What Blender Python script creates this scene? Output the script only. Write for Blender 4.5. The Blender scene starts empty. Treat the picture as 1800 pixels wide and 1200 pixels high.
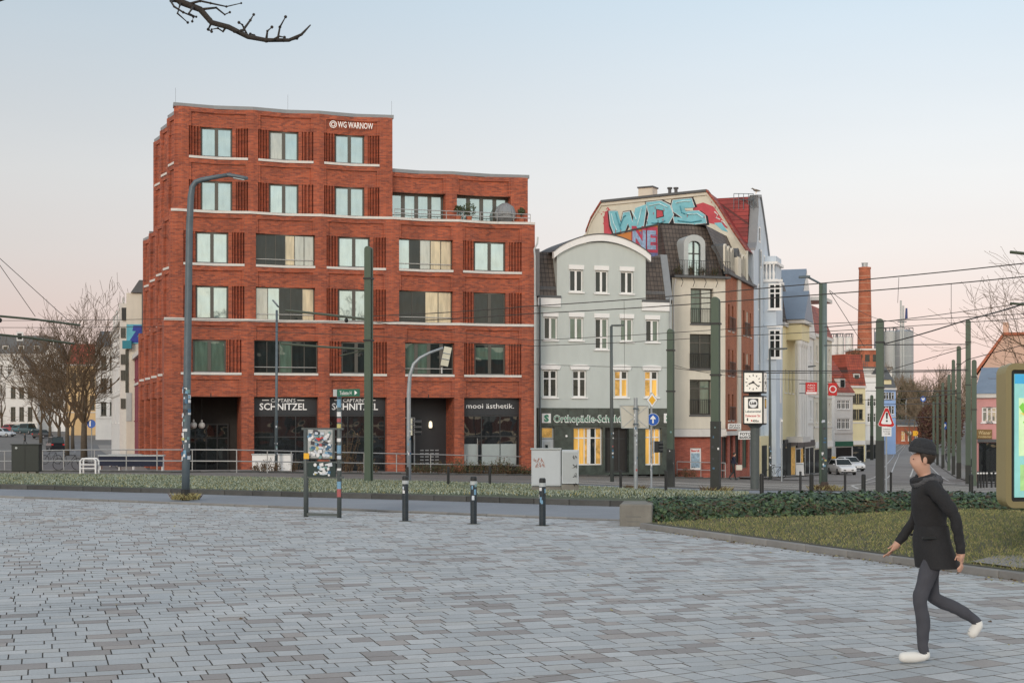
import bpy, bmesh, math, random
from mathutils import Vector, Matrix, noise
S = bpy.context.scene
COL = S.collection
PI = math.pi
random.seed(7)
# ---------------------------------------------------------------- camera
cd = bpy.data.cameras.new('camera'); cam = bpy.data.objects.new('camera', cd); COL.objects.link(cam); S.camera = cam
H, F, CX, HY = 1.95, 2500.0, 900.0, 740.0        # eye height, focal length / principal column / horizon row in photo pixels
cd.sensor_width = 36; cd.lens = 50; cd.shift_y = (HY-600)/1800; cd.clip_end = 6000; cd.clip_start = .1
cam.location = (0, 0, H); cam.rotation_euler = (PI/2, 0, 0)
# ---------------------------------------------------------------- sky: dusk gradient, pink low, blue high, warm towards the set sun behind the camera
W = bpy.data.worlds.new('World'); S.world = W; W.use_nodes = True
def build_sky():
    nt = W.node_tree; N = nt.nodes; L = nt.links
    bg = N['Background']
    tc = N.new('ShaderNodeTexCoord'); sx = N.new('ShaderNodeSeparateXYZ'); L.new(tc.outputs['Generated'], sx.inputs[0])
    rp = N.new('ShaderNodeValToRGB'); L.new(sx.outputs['Z'], rp.inputs[0])
    e = rp.color_ramp.elements
    stops = [(0, (.72, .52, .48)), (.03, (.74, .55, .52)), (.07, (.75, .605, .57)), (.115, (.735, .675, .655)), (.165, (.715, .71, .71)), (.28, (.545, .64, .72)), (.6, (.485, .545, .62)), (1, (.475, .53, .60))]
    e[0].position = 0; e[0].color = (*stops[0][1], 1); e[1].position = 1; e[1].color = (*stops[-1][1], 1)
    for p, c in stops[1:-1]:
        q = e.new(p); q.color = (*c, 1)
    # towards the set sun (behind the camera) the low sky is pale gold
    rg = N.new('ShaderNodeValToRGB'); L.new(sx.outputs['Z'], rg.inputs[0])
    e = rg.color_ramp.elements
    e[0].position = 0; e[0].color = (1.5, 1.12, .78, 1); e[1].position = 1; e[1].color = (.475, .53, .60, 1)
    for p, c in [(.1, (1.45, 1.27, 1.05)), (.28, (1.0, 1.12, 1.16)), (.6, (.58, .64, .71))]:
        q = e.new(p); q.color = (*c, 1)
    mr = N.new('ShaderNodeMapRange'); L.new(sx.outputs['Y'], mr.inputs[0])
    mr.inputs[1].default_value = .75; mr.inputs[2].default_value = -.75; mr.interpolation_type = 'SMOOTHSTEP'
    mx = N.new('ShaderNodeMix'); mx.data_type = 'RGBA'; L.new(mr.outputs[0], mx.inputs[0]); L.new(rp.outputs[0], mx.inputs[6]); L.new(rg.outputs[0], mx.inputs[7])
    # faint thin cirrus streaks
    mp = N.new('ShaderNodeMapping'); mp.inputs['Scale'].default_value = (1.2, 1.2, 7); L.new(tc.outputs['Generated'], mp.inputs[0])
    nz = N.new('ShaderNodeTexNoise'); nz.inputs['Scale'].default_value = 2.2; nz.inputs['Detail'].default_value = 4; L.new(mp.outputs[0], nz.inputs[0])
    cr = N.new('ShaderNodeMapRange'); L.new(nz.outputs[0], cr.inputs[0]); cr.inputs[1].default_value = .4; cr.inputs[2].default_value = .75; cr.inputs[3].default_value = .985; cr.inputs[4].default_value = 1.015
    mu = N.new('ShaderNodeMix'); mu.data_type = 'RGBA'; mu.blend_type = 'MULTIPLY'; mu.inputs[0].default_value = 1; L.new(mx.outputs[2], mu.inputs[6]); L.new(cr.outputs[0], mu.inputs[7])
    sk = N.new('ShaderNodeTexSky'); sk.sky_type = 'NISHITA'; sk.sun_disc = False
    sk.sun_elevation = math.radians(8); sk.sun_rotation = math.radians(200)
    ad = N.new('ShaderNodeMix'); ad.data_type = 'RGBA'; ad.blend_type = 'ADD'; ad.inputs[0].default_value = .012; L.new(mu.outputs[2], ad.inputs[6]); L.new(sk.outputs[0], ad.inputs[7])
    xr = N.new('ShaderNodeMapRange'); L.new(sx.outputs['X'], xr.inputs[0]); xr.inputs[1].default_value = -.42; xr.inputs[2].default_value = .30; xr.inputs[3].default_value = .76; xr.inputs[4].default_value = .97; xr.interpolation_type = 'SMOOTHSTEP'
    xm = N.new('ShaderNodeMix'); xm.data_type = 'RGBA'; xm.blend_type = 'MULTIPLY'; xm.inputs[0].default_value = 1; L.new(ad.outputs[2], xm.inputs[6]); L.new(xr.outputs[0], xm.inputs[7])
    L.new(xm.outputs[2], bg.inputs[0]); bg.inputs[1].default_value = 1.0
build_sky()
sd = bpy.data.lights.new('sun', 'SUN'); sd.energy = 1.1; sd.angle = math.radians(14); sd.color = (1, .87, .74)
sun = bpy.data.objects.new('sun', sd); COL.objects.link(sun)
sun.rotation_euler = (math.radians(68), 0, math.radians(-20))      # low, behind the camera and to its left
S.view_settings.view_transform = 'Standard'; S.view_settings.look = 'None'; S.view_settings.gamma = 1; S.view_settings.exposure = .29
S.view_settings.use_curve_mapping = False
S.render.engine = 'CYCLES'; S.cycles.use_denoising = True
S.cycles.max_bounces = 6

# ---------------------------------------------------------------- pixels of the photograph -> places
def pw(pts, x):
    if x <= pts[0][0]: return pts[0][1]
    for (a, b), (c, d) in zip(pts, pts[1:]):
        if x <= c: return b+(d-b)*(x-a)/(c-a)
    return pts[-1][1]
def sst(x):
    x = min(1, max(0, x)); return x*x*(3-2*x)
GC = [(0, 0), (36, 0), (40, -.05), (130, -1.95), (260, -3.3), (350, -1.9), (420, .2), (520, 3), (900, 14), (3000, 30)]
GL = [(0, 0), (36, 0), (40, -.05), (83, -.95), (140, -1.7), (200, -2.1), (277, -.2), (350, 1.2), (800, 6), (3000, 30)]
def g(X, Y):
    if Y <= 36: return 0.0
    c = pw(GC, Y)-.028*(min(32, max(-14, X))+10)*sst((Y-36)/14)
    l = pw(GL, Y); t = sst((X+34)/14) if Y < 700 else 1
    return l*(1-t)+c*t
def P(px, py, Y): return Vector(((px-CX)*Y/F, Y, H-(py-HY)*Y/F))
def stand(px, py):
    """distance at which the ground shows at this pixel"""
    k = (px-CX)/F; Y = 8.0
    while Y < 700:
        if HY+(H-g(k*Y, Y))*F/Y <= py: break
        Y += .05 if Y < 120 else .25
    return Y
def gp(px, py):
    Y = stand(px, py); X = (px-CX)*Y/F
    return Vector((X, Y, g(X, Y)))

# ---------------------------------------------------------------- materials
def nodes(name):
    m = bpy.data.materials.new(name); m.use_nodes = True
    nt = m.node_tree; return m, nt, nt.nodes, nt.links, nt.nodes['Principled BSDF']
def plain(name, c, rough=.75, var=.12, sc=3.0, bump=.0, bsc=60., metal=0, streak=0, emit=0, rnd=0, dirt=0):
    m, nt, N, L, b = nodes(name)
    b.inputs['Roughness'].default_value = rough; b.inputs['Metallic'].default_value = metal
    tc = N.new('ShaderNodeTexCoord')
    src = tc.outputs['Object']
    if streak:
        mp = N.new('ShaderNodeMapping'); mp.inputs['Scale'].default_value = (1, 1, 1/streak); L.new(src, mp.inputs[0]); src = mp.outputs[0]
    n1 = N.new('ShaderNodeTexNoise'); n1.inputs['Scale'].default_value = sc; n1.inputs['Detail'].default_value = 6; n1.inputs['Roughness'].default_value = .65; L.new(src, n1.inputs[0])
    mr = N.new('ShaderNodeMapRange'); L.new(n1.outputs[0], mr.inputs[0]); mr.inputs[1].default_value = .25; mr.inputs[2].default_value = .75; mr.inputs[3].default_value = 1-var; mr.inputs[4].default_value = 1+var
    val = mr.outputs[0]
    if rnd:
        oi = N.new('ShaderNodeObjectInfo'); r2 = N.new('ShaderNodeMapRange'); L.new(oi.outputs['Random'], r2.inputs[0]); r2.inputs[3].default_value = 1-rnd; r2.inputs[4].default_value = 1+rnd
        mm = N.new('ShaderNodeMath'); mm.operation = 'MULTIPLY'; L.new(val, mm.inputs[0]); L.new(r2.outputs[0], mm.inputs[1]); val = mm.outputs[0]
    if dirt:                                               # broad wear and stains that run across neighbouring pieces
        ge = N.new('ShaderNodeNewGeometry'); n3 = N.new('ShaderNodeTexNoise'); n3.inputs['Scale'].default_value = .55; n3.inputs['Detail'].default_value = 7; n3.inputs['Roughness'].default_value = .7; L.new(ge.outputs['Position'], n3.inputs[0])
        r3 = N.new('ShaderNodeMapRange'); L.new(n3.outputs[0], r3.inputs[0]); r3.inputs[1].default_value = .3; r3.inputs[2].default_value = .7; r3.inputs[3].default_value = 1-dirt; r3.inputs[4].default_value = 1+dirt*.7
        m3 = N.new('ShaderNodeMath'); m3.operation = 'MULTIPLY'; L.new(val, m3.inputs[0]); L.new(r3.outputs[0], m3.inputs[1]); val = m3.outputs[0]
    mx = N.new('ShaderNodeMix'); mx.data_type = 'RGBA'; mx.blend_type = 'MULTIPLY'; mx.inputs[0].default_value = 1; mx.inputs[6].default_value = (*c, 1); L.new(val, mx.inputs[7])
    L.new(mx.outputs[2], b.inputs['Base Color'])
    if bump:
        n2 = N.new('ShaderNodeTexNoise'); n2.inputs['Scale'].default_value = bsc; n2.inputs['Detail'].default_value = 3; L.new(tc.outputs['Object'], n2.inputs[0])
        bp = N.new('ShaderNodeBump'); bp.inputs['Strength'].default_value = bump; bp.inputs['Distance'].default_value = .02; L.new(n2.outputs[0], bp.inputs['Height']); L.new(bp.outputs[0], b.inputs['Normal'])
    if emit:
        L.new(mx.outputs[2], b.inputs['Emission Color']); b.inputs['Emission Strength'].default_value = emit
    return m
def brick_mat(name, c1, c2, mortar, bw=.25, bh=.0735, gap=.012, var=.35, squash=False):
    m, nt, N, L, b = nodes(name); b.inputs['Roughness'].default_value = .85
    tc = N.new('ShaderNodeTexCoord'); s = N.new('ShaderNodeSeparateXYZ'); L.new(tc.outputs['Object'], s.inputs[0])
    ad = N.new('ShaderNodeMath'); L.new(s.outputs[0], ad.inputs[0]); L.new(s.outputs[1], ad.inputs[1])
    cb = N.new('ShaderNodeCombineXYZ'); L.new(ad.outputs[0], cb.inputs[0]); L.new(s.outputs[2], cb.inputs[1])
    bt = N.new('ShaderNodeTexBrick'); L.new(cb.outputs[0], bt.inputs[0])
    bt.inputs['Color1'].default_value = (*c1, 1); bt.inputs['Color2'].default_value = (*c2, 1); bt.inputs['Mortar'].default_value = (*mortar, 1)
    bt.inputs['Scale'].default_value = 1; bt.inputs['Brick Width'].default_value = bw; bt.inputs['Row Height'].default_value = bh; bt.inputs['Mortar Size'].default_value = gap/2; bt.inputs['Bias'].default_value = -.15
    # second, coarser scatter so whole courses and patches drift in tone
    mp = N.new('ShaderNodeMapping'); mp.inputs['Scale'].default_value = (2.4, 9, 1); L.new(cb.outputs[0], mp.inputs[0])
    n1 = N.new('ShaderNodeTexNoise'); n1.inputs['Scale'].default_value = 1; n1.inputs['Detail'].default_value = 3; L.new(mp.outputs[0], n1.inputs[0])
    n2 = N.new('ShaderNodeTexNoise'); n2.inputs['Scale'].default_value = .45; n2.inputs['Detail'].default_value = 3; L.new(cb.outputs[0], n2.inputs[0])
    am = N.new('ShaderNodeMath'); L.new(n1.outputs[0], am.inputs[0]); L.new(n2.outputs[0], am.inputs[1])
    mr = N.new('ShaderNodeMapRange'); L.new(am.outputs[0], mr.inputs[0]); mr.inputs[1].default_value = .65; mr.inputs[2].default_value = 1.35; mr.inputs[3].default_value = 1-var; mr.inputs[4].default_value = 1+var
    mx = N.new('ShaderNodeMix'); mx.data_type = 'RGBA'; mx.blend_type = 'MULTIPLY'; mx.inputs[0].default_value = 1; L.new(bt.outputs[0], mx.inputs[6]); L.new(mr.outputs[0], mx.inputs[7])
    L.new(mx.outputs[2], b.inputs['Base Color'])
    bp = N.new('ShaderNodeBump'); bp.inputs['Strength'].default_value = .5; bp.inputs['Distance'].default_value = .012; bp.invert = True; L.new(bt.outputs['Fac'], bp.inputs['Height']); L.new(bp.outputs[0], b.inputs['Normal'])
    return m
def glass(name, base, refl=.45, tint=(.86, .95, .97), rough=.02, wob=.06):
    """coated window glass: part mirror, part what stands behind it"""
    m, nt, N, L, b = nodes(name)
    b.inputs['Base Color'].default_value = (*base, 1); b.inputs['Roughness'].default_value = .6; b.inputs['Specular IOR Level'].default_value = .08
    gl = N.new('ShaderNodeBsdfGlossy'); gl.inputs['Color'].default_value = (*tint, 1); gl.inputs['Roughness'].default_value = rough
    tc = N.new('ShaderNodeTexCoord'); n = N.new('ShaderNodeTexNoise'); n.inputs['Scale'].default_value = .9; n.inputs['Detail'].default_value = 1; L.new(tc.outputs['Object'], n.inputs[0])
    bp = N.new('ShaderNodeBump'); bp.inputs['Strength'].default_value = wob; bp.inputs['Distance'].default_value = .3; L.new(n.outputs[0], bp.inputs['Height']); L.new(bp.outputs[0], gl.inputs['Normal'])
    n2 = N.new('ShaderNodeTexNoise'); n2.inputs['Scale'].default_value = 1.7; L.new(tc.outputs['Object'], n2.inputs[0])
    mr = N.new('ShaderNodeMapRange'); L.new(n2.outputs[0], mr.inputs[0]); mr.inputs[1].default_value = .3; mr.inputs[2].default_value = .7; mr.inputs[3].default_value = refl*.93; mr.inputs[4].default_value = refl*1.07
    mpp = N.new('ShaderNodeMapping'); mpp.inputs['Scale'].default_value = (4, 4, .7); L.new(tc.outputs['Object'], mpp.inputs[0])
    n4 = N.new('ShaderNodeTexNoise'); n4.inputs['Scale'].default_value = 1.3; n4.inputs['Detail'].default_value = 3; L.new(mpp.outputs[0], n4.inputs[0])
    r4 = N.new('ShaderNodeMapRange'); L.new(n4.outputs[0], r4.inputs[0]); r4.inputs[1].default_value = .32; r4.inputs[2].default_value = .68; r4.inputs[3].default_value = .74; r4.inputs[4].default_value = 1.22
    m4 = N.new('ShaderNodeMix'); m4.data_type = 'RGBA'; m4.blend_type = 'MULTIPLY'; m4.inputs[0].default_value = 1; m4.inputs[6].default_value = (*base, 1); L.new(r4.outputs[0], m4.inputs[7]); L.new(m4.outputs[2], b.inputs['Base Color'])  # upright blotches painted into the base for reflected shapes and curtains
    mx = N.new('ShaderNodeMixShader'); L.new(mr.outputs[0], mx.inputs[0]); L.new(b.outputs[0], mx.inputs[1]); L.new(gl.outputs[0], mx.inputs[2])
    L.new(mx.outputs[0], N['Material Output'].inputs[0])
    return m
def tile_mat(name, c1, c2, tw=.25, th=.3, axis='xz'):
    m, nt, N, L, b = nodes(name); b.inputs['Roughness'].default_value = .6
    tc = N.new('ShaderNodeTexCoord'); s = N.new('ShaderNodeSeparateXYZ'); L.new(tc.outputs['Object'], s.inputs[0])
    cb = N.new('ShaderNodeCombineXYZ')
    if axis == 'xz': L.new(s.outputs[0], cb.inputs[0])
    else: L.new(s.outputs[1], cb.inputs[0])
    L.new(s.outputs[2], cb.inputs[1])
    bt = N.new('ShaderNodeTexBrick'); L.new(cb.outputs[0], bt.inputs[0]); bt.offset = 0
    bt.inputs['Color1'].default_value = (*c1, 1); bt.inputs['Color2'].default_value = (*c2, 1); bt.inputs['Mortar'].default_value = (c1[0]*.3, c1[1]*.3, c1[2]*.3, 1)
    bt.inputs['Scale'].default_value = 1; bt.inputs['Brick Width'].default_value = tw; bt.inputs['Row Height'].default_value = th; bt.inputs['Mortar Size'].default_value = .018
    n1 = N.new('ShaderNodeTexNoise'); n1.inputs['Scale'].default_value = .8; n1.inputs['Detail'].default_value = 4; L.new(tc.outputs['Object'], n1.inputs[0])
    mr = N.new('ShaderNodeMapRange'); L.new(n1.outputs[0], mr.inputs[0]); mr.inputs[1].default_value = .3; mr.inputs[2].default_value = .7; mr.inputs[3].default_value = .7; mr.inputs[4].default_value = 1.25
    mx = N.new('ShaderNodeMix'); mx.data_type = 'RGBA'; mx.blend_type = 'MULTIPLY'; mx.inputs[0].default_value = 1; L.new(bt.outputs[0], mx.inputs[6]); L.new(mr.outputs[0], mx.inputs[7])
    L.new(mx.outputs[2], b.inputs['Base Color'])
    bp = N.new('ShaderNodeBump'); bp.inputs['Strength'].default_value = .8; bp.inputs['Distance'].default_value = .03; bp.invert = True; L.new(bt.outputs['Fac'], bp.inputs['Height']); L.new(bp.outputs[0], b.inputs['Normal'])
    return m
class M: pass
M.brick = brick_mat('red_clinker', (.41, .095, .042), (.18, .044, .030), (.26, .14, .10), bw=.26, bh=.082, gap=.013, var=.30)
M.brick2 = brick_mat('old_red_brick', (.42, .10, .06), (.30, .065, .045), (.30, .20, .16))
M.chim = brick_mat('chimney_brick', (.40, .13, .07), (.33, .10, .055), (.36, .14, .08), bw=.5, bh=.22)
M.stone = plain('pale_stone', (.62, .60, .57), .7, .08, 4)
M.cap_d = plain('zinc_cap', (.22, .235, .25), .45, .08, 3)
M.cap_l = plain('zinc_cap_light', (.42, .45, .45), .45, .08, 3)
M.frame = plain('bronze_frame', (.085, .08, .068), .45, .05, 3)
M.fdark = plain('dark_frame', (.03, .032, .034), .4, .05, 3)
M.white = plain('white_paint', (.78, .78, .77), .5, .05, 2)
M.whitefr = plain('white_window_frame', (.80, .80, .79), .4, .03, 2)
M.sky = glass('sky_pane', (.15, .20, .20), .33, (.72, .93, 1.0))  # base lifted and mirror tinted cyan to bake in pale sky reflection
M.sky2 = glass('cool_pane', (.20, .27, .265), .36, (.74, .93, .98))
M.dark = glass('dark_pane', (.016, .022, .022), .035)
M.dark2 = glass('shop_pane', (.012, .014, .016), .055)
M.curt = glass('curtain_pane', (.30, .31, .27), .20)
M.green = glass('blind_pane', (.085, .135, .105), .07)
M.cream = glass('pale_cream_pane', (.55, .45, .28), .10)
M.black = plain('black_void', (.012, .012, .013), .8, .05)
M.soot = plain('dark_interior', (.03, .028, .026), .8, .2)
M.anth = plain('anthracite_panel', (.028, .030, .034), .45, .06)
M.letter = plain('white_letters', (.85, .85, .84), .5, .02)
M.lit = plain('lit_curtain', (.66, .38, .085), .8, .55, 4, emit=.36, streak=16)
M.lit2 = plain('lit_room', (.55, .32, .085), .8, .7, 3, emit=.20)
M.lamp = plain('lamp_glow', (1.0, .86, .62), .5, .02, emit=.9)
M.grey_pl = plain('grey_green_render', (.50, .545, .525), .85, .075, 1.1, .2, 90, streak=3)
M.cream_pl = plain('cream_render', (.64, .60, .51), .85, .11, 1.6, .2, 80, streak=4)
M.firewall = plain('firewall_render', (.64, .61, .51), .85, .10, 1.4, .2, 60, streak=3)
M.orange_pl = plain('orange_render', (.55, .21, .06), .85, .06, 1.)
M.terra = plain('terracotta_render', (.42, .135, .075), .85, .10, 1.5)
M.flank = brick_mat('flank_brick', (.40, .135, .065), (.29, .092, .05), (.30, .17, .11), var=.25)
M.blue_pl = plain('pale_blue_render', (.55, .62, .69), .85, .10, 1.2, streak=3)
M.yellow_pl = plain('pale_yellow_render', (.72, .64, .40), .85, .06, .8)
M.white_pl = plain('white_render', (.70, .69, .67), .85, .07, .8)
M.pink_pl = plain('pink_render', (.62, .31, .30), .85, .07, .8)
M.salmon = plain('salmon_render', (.62, .42, .33), .85, .08, .3)
M.maroon = plain('maroon_render', (.22, .04, .06), .8, .08, .8)
M.sblue = plain('sky_blue_render', (.28, .42, .70), .85, .06, .8)
M.teal = plain('teal_panel', (.02, .20, .26), .6, .1)
M.tile_b = tile_mat('brown_tiles', (.075, .058, .048), (.11, .085, .07))
M.tile_bs = tile_mat('brown_tiles_side', (.075, .058, .048), (.11, .085, .07), axis='yz')
M.tile_r = tile_mat('red_tiles', (.32, .035, .03), (.23, .026, .026), .3, .32, 'yz')
M.tile_r2 = tile_mat('orange_tiles', (.36, .07, .03), (.28, .05, .03), .4, .4)
M.zinc = plain('blue_zinc_roof', (.17, .22, .29), .5, .12, 1, streak=3)
M.slate = plain('grey_slate', (.09, .095, .10), .6, .15, 2)
M.marble = plain('green_marble', (.045, .062, .055), .25, .55, 2.2)
M.mast = plain('mast_green', (.062, .095, .066), .5, .12, 2, streak=4)
M.mast_d = plain('mast_foot_dark', (.022, .026, .024), .6, .25, 5)
M.galv = plain('galvanised', (.33, .36, .38), .45, .10, 4, metal=.35)
M.galv_d = plain('dark_galvanised', (.10, .13, .15), .5, .16, 4, metal=.2)
M.post = plain('grey_post', (.085, .10, .098), .5, .15, 6)
M.iron = plain('black_iron', (.015, .017, .018), .5, .1)
M.wire = plain('wire', (.05, .045, .04), .6, .1)
M.tube = plain('green_tube', (.07, .085, .055), .5, .1)
M.conc = plain('concrete', (.20, .19, .165), .9, .25, 3, .4, 40, streak=2)
M.cab = plain('cabinet_grey', (.50, .54, .57), .55, .07, 1.5, streak=3)
M.cab_d = plain('cabinet_dark_green', (.012, .020, .018), .5, .1)
M.rail = plain('railing_steel', (.42, .42, .41), .4, .08, 3, metal=.4)
M.bark = plain('bark', (.085, .068, .050), .9, .3, 8, .5, 40)
M.twig = plain('twigs', (.11, .075, .045), .9, .25, 3)
M.bud = plain('buds', (.13, .070, .035), .9, .25, 3)
M.leaf = plain('ivy_leaf', (.030, .062, .026), .36, .55, 9)
M.leaf2 = plain('ivy_leaf_light', (.075, .125, .045), .42, .4, 9)
M.leaf3 = plain('ivy_leaf_brown', (.055, .038, .022), .6, .4, 9)
M.shrub = plain('shrub_leaf', (.055, .075, .030), .7, .4, 5)
M.shrub_b = plain('shrub_brown', (.12, .075, .040), .8, .4, 5)
M.yel = plain('sign_yellow', (.80, .42, .02), .45, .04)
M.blue = plain('sign_blue', (.015, .10, .42), .4, .04)
M.red = plain('sign_red', (.55, .02, .02), .4, .05)
M.signback = plain('sign_back', (.56, .54, .47), .6, .07)
M.beige = plain('signal_backboard', (.62, .60, .48), .5, .08)
M.sgreen = plain('sign_green', (.006, .12, .07), .4, .05)
M.skin = plain('skin', (.55, .32, .23), .55, .05)
M.hair = plain('hair', (.04, .026, .018), .6, .2)
M.coat = plain('black_coat', (.018, .018, .020), .85, .2, 6, .3, 60)
M.jean = plain('grey_trousers', (.060, .062, .075), .85, .15, 8, .2, 80)
M.shoe = plain('white_shoe', (.75, .74, .70), .6, .05)
M.navy = plain('navy_coat', (.016, .02, .04), .85, .2)
M.tyre = plain('tyre', (.015, .015, .015), .8, .1)
M.rim = plain('rim', (.45, .46, .48), .35, .05, metal=.8)

# ---------------------------------------------------------------- mesh helpers
class MB:
    def __init__(s, T=None): s.v = []; s.f = []; s.mi = []; s.m = 0; s.T = T
    def add(s, vs, fs):
        o = len(s.v)
        if s.T is not None: vs = [s.T @ Vector(p) for p in vs]
        s.v += [tuple(p) for p in vs]; s.f += [tuple(i+o for i in f) for f in fs]; s.mi += [s.m]*len(fs)
        return s
    def box(s, x0, x1, y0, y1, z0, z1):
        return s.add([(x0, y0, z0), (x1, y0, z0), (x1, y1, z0), (x0, y1, z0), (x0, y0, z1), (x1, y0, z1), (x1, y1, z1), (x0, y1, z1)],
                     [(3, 2, 1, 0), (4, 5, 6, 7), (0, 1, 5, 4), (1, 2, 6, 5), (2, 3, 7, 6), (3, 0, 4, 7)])
    def obox(s, c, sz, rz=0, rx=0, ry=0):
        R = Matrix.Translation(Vector(c)) @ Matrix.Rotation(rz, 4, 'Z') @ Matrix.Rotation(ry, 4, 'Y') @ Matrix.Rotation(rx, 4, 'X')
        a, b, d = sz[0]/2, sz[1]/2, sz[2]/2
        vs = [R @ Vector(p) for p in [(-a, -b, -d), (a, -b, -d), (a, b, -d), (-a, b, -d), (-a, -b, d), (a, -b, d), (a, b, d), (-a, b, d)]]
        return s.add(vs, [(3, 2, 1, 0), (4, 5, 6, 7), (0, 1, 5, 4), (1, 2, 6, 5), (2, 3, 7, 6), (3, 0, 4, 7)])
    def quad(s, a, b, c, d): return s.add([a, b, c, d], [(0, 1, 2, 3)])
    def prism(s, pts, vec):
        n = len(pts); v = Vector(vec); p = [Vector(q) for q in pts]
        return s.add(p+[q+v for q in p], [tuple(range(n-1, -1, -1)), tuple(range(n, 2*n))]+[(i, (i+1) % n, n+(i+1) % n, n+i) for i in range(n)])
    def plan(s, uy, z0, z1): return s.prism([(u, y, z0) for u, y in uy], (0, 0, z1-z0))
    def elev(s, uz, y0, y1): return s.prism([(u, y0, z) for u, z in uz], (0, y1-y0, 0))
    def tube(s, pts, r, n=8, caps=True):
        pts = [Vector(p) for p in pts]; rs = r if isinstance(r, (list, tuple)) else [r]*len(pts)
        vs = []; fs = []; up = None
        for i, p in enumerate(pts):
            d = (pts[min(i+1, len(pts)-1)]-pts[max(i-1, 0)]).normalized()
            if up is None: up = Vector((0, 0, 1)) if abs(d.z) < .9 else Vector((0, 1, 0))
            a = d.cross(up).normalized(); b = a.cross(d); up = b
            for k in range(n):
                t = 2*PI*k/n; vs.append(p+(a*math.cos(t)+b*math.sin(t))*rs[i])
        for i in range(len(pts)-1):
            for k in range(n):
                k2 = (k+1) % n; fs.append((i*n+k, i*n+k2, (i+1)*n+k2, (i+1)*n+k))
        if caps: fs += [tuple(range(n-1, -1, -1)), tuple(range((len(pts)-1)*n, len(pts)*n))]
        return s.add(vs, fs)
    def lathe(s, prof, n=16, c=(0, 0, 0), axis='Z'):
        vs = []; fs = []
        for r, z in prof:
            for k in range(n):
                t = 2*PI*k/n; q = (r*math.cos(t), r*math.sin(t), z)
                if axis == 'Y': q = (q[0], q[2], q[1])
                if axis == 'X': q = (q[2], q[0], q[1])
                vs.append((q[0]+c[0], q[1]+c[1], q[2]+c[2]))
        for i in range(len(prof)-1):
            for k in range(n):
                k2 = (k+1) % n; fs.append((i*n+k, i*n+k2, (i+1)*n+k2, (i+1)*n+k))
        fs += [tuple(range(n-1, -1, -1)), tuple(range((len(prof)-1)*n, len(prof)*n))]
        return s.add(vs, fs)
    def ball(s, c, r, n=10, sx=1, sy=1, sz=1):
        pr = [(max(.001, math.sin(PI*i/n)), -math.cos(PI*i/n)) for i in range(n+1)]
        T0 = s.T; A = Matrix.Translation(Vector(c)) @ Matrix.Diagonal((r*sx, r*sy, r*sz, 1)); s.T = A if T0 is None else T0 @ A
        s.lathe(pr, max(8, n)); s.T = T0; return s
    def build(s, name, mat, parent=None, smooth=False, bevel=0, loc=None, rot=None):
        me = bpy.data.meshes.new(name); me.from_pydata(s.v, [], s.f)
        mats = mat if isinstance(mat, (list, tuple)) else [mat]
        for q in mats: me.materials.append(q)
        if len(mats) > 1: me.polygons.foreach_set('material_index', s.mi)
        bm = bmesh.new(); bm.from_mesh(me)
        if bevel:
            es = [e for e in bm.edges if len(e.link_faces) == 2 and e.calc_face_angle(0) > .6]
            bmesh.ops.bevel(bm, geom=es, offset=bevel, segments=1, affect='EDGES', clamp_overlap=True)
        bmesh.ops.recalc_face_normals(bm, faces=bm.faces); bm.to_mesh(me); bm.free()
        if smooth: me.shade_smooth()
        o = bpy.data.objects.new(name, me); COL.objects.link(o)
        if parent: o.parent = parent
        if loc: o.location = loc
        if rot: o.rotation_euler = rot
        return o
def tag(o, label=None, cat=None, group=None, kind=None):
    if label: o['label'] = label
    if cat: o['category'] = cat
    if group: o['group'] = group
    if kind: o['kind'] = kind
    return o
def thing(name, label, cat, loc=(0, 0, 0), rz=0, group=None):
    o = bpy.data.objects.new(name, None); COL.objects.link(o); o.location = loc; o.rotation_euler = (0, 0, rz); o.empty_display_size = .2
    return tag(o, label, cat, group)
def kids(o): return [c for c in bpy.data.objects if c.parent == o]
def copy_tree(o, loc=None, rz=None, label=None, sub=None):
    c = o.copy(); COL.objects.link(c)
    if sub: c.parent = sub
    if loc is not None: c.location = loc
    if rz is not None: c.rotation_euler = (0, 0, rz)
    if label: c['label'] = label
    for ch in o.children: copy_tree(ch, sub=c)
    return c
def text(name, s, mat, parent, x, y, z, w=None, h=.3, ext=.01, align='LEFT', rz=0, bold=0, T=None, shear=0):
    """flat lettering standing on a wall: x right, z up, facing -y; w squeezes it to a width"""
    cu = bpy.data.curves.new(name, 'FONT'); cu.body = s; cu.size = 1; cu.extrude = 0; cu.resolution_u = 2; cu.offset = bold; cu.shear = shear
    t = bpy.data.objects.new(name, cu); COL.objects.link(t)
    me = bpy.data.meshes.new_from_object(t.evaluated_get(bpy.context.evaluated_depsgraph_get()))
    bpy.data.objects.remove(t); bpy.data.curves.remove(cu)
    xs = [v.co.x for v in me.vertices]; ys = [v.co.y for v in me.vertices]
    x0, x1, y0, y1 = min(xs), max(xs), min(ys), max(ys)
    sy = h/.73; sx = w/(x1-x0) if w else sy
    off = {'LEFT': -x0, 'CENTER': -(x0+x1)/2, 'RIGHT': -x1}[align]
    for v in me.vertices:
        q = Vector(((v.co.x+off)*sx, -ext, v.co.y*sy))
        if T is not None: q = T @ q
        v.co = q
    me.materials.append(mat); me.name = name
    o = bpy.data.objects.new(name, me); COL.objects.link(o); o.location = (x, y, z); o.rotation_euler = (0, 0, rz)
    if parent: o.parent = parent
    return o
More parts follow.
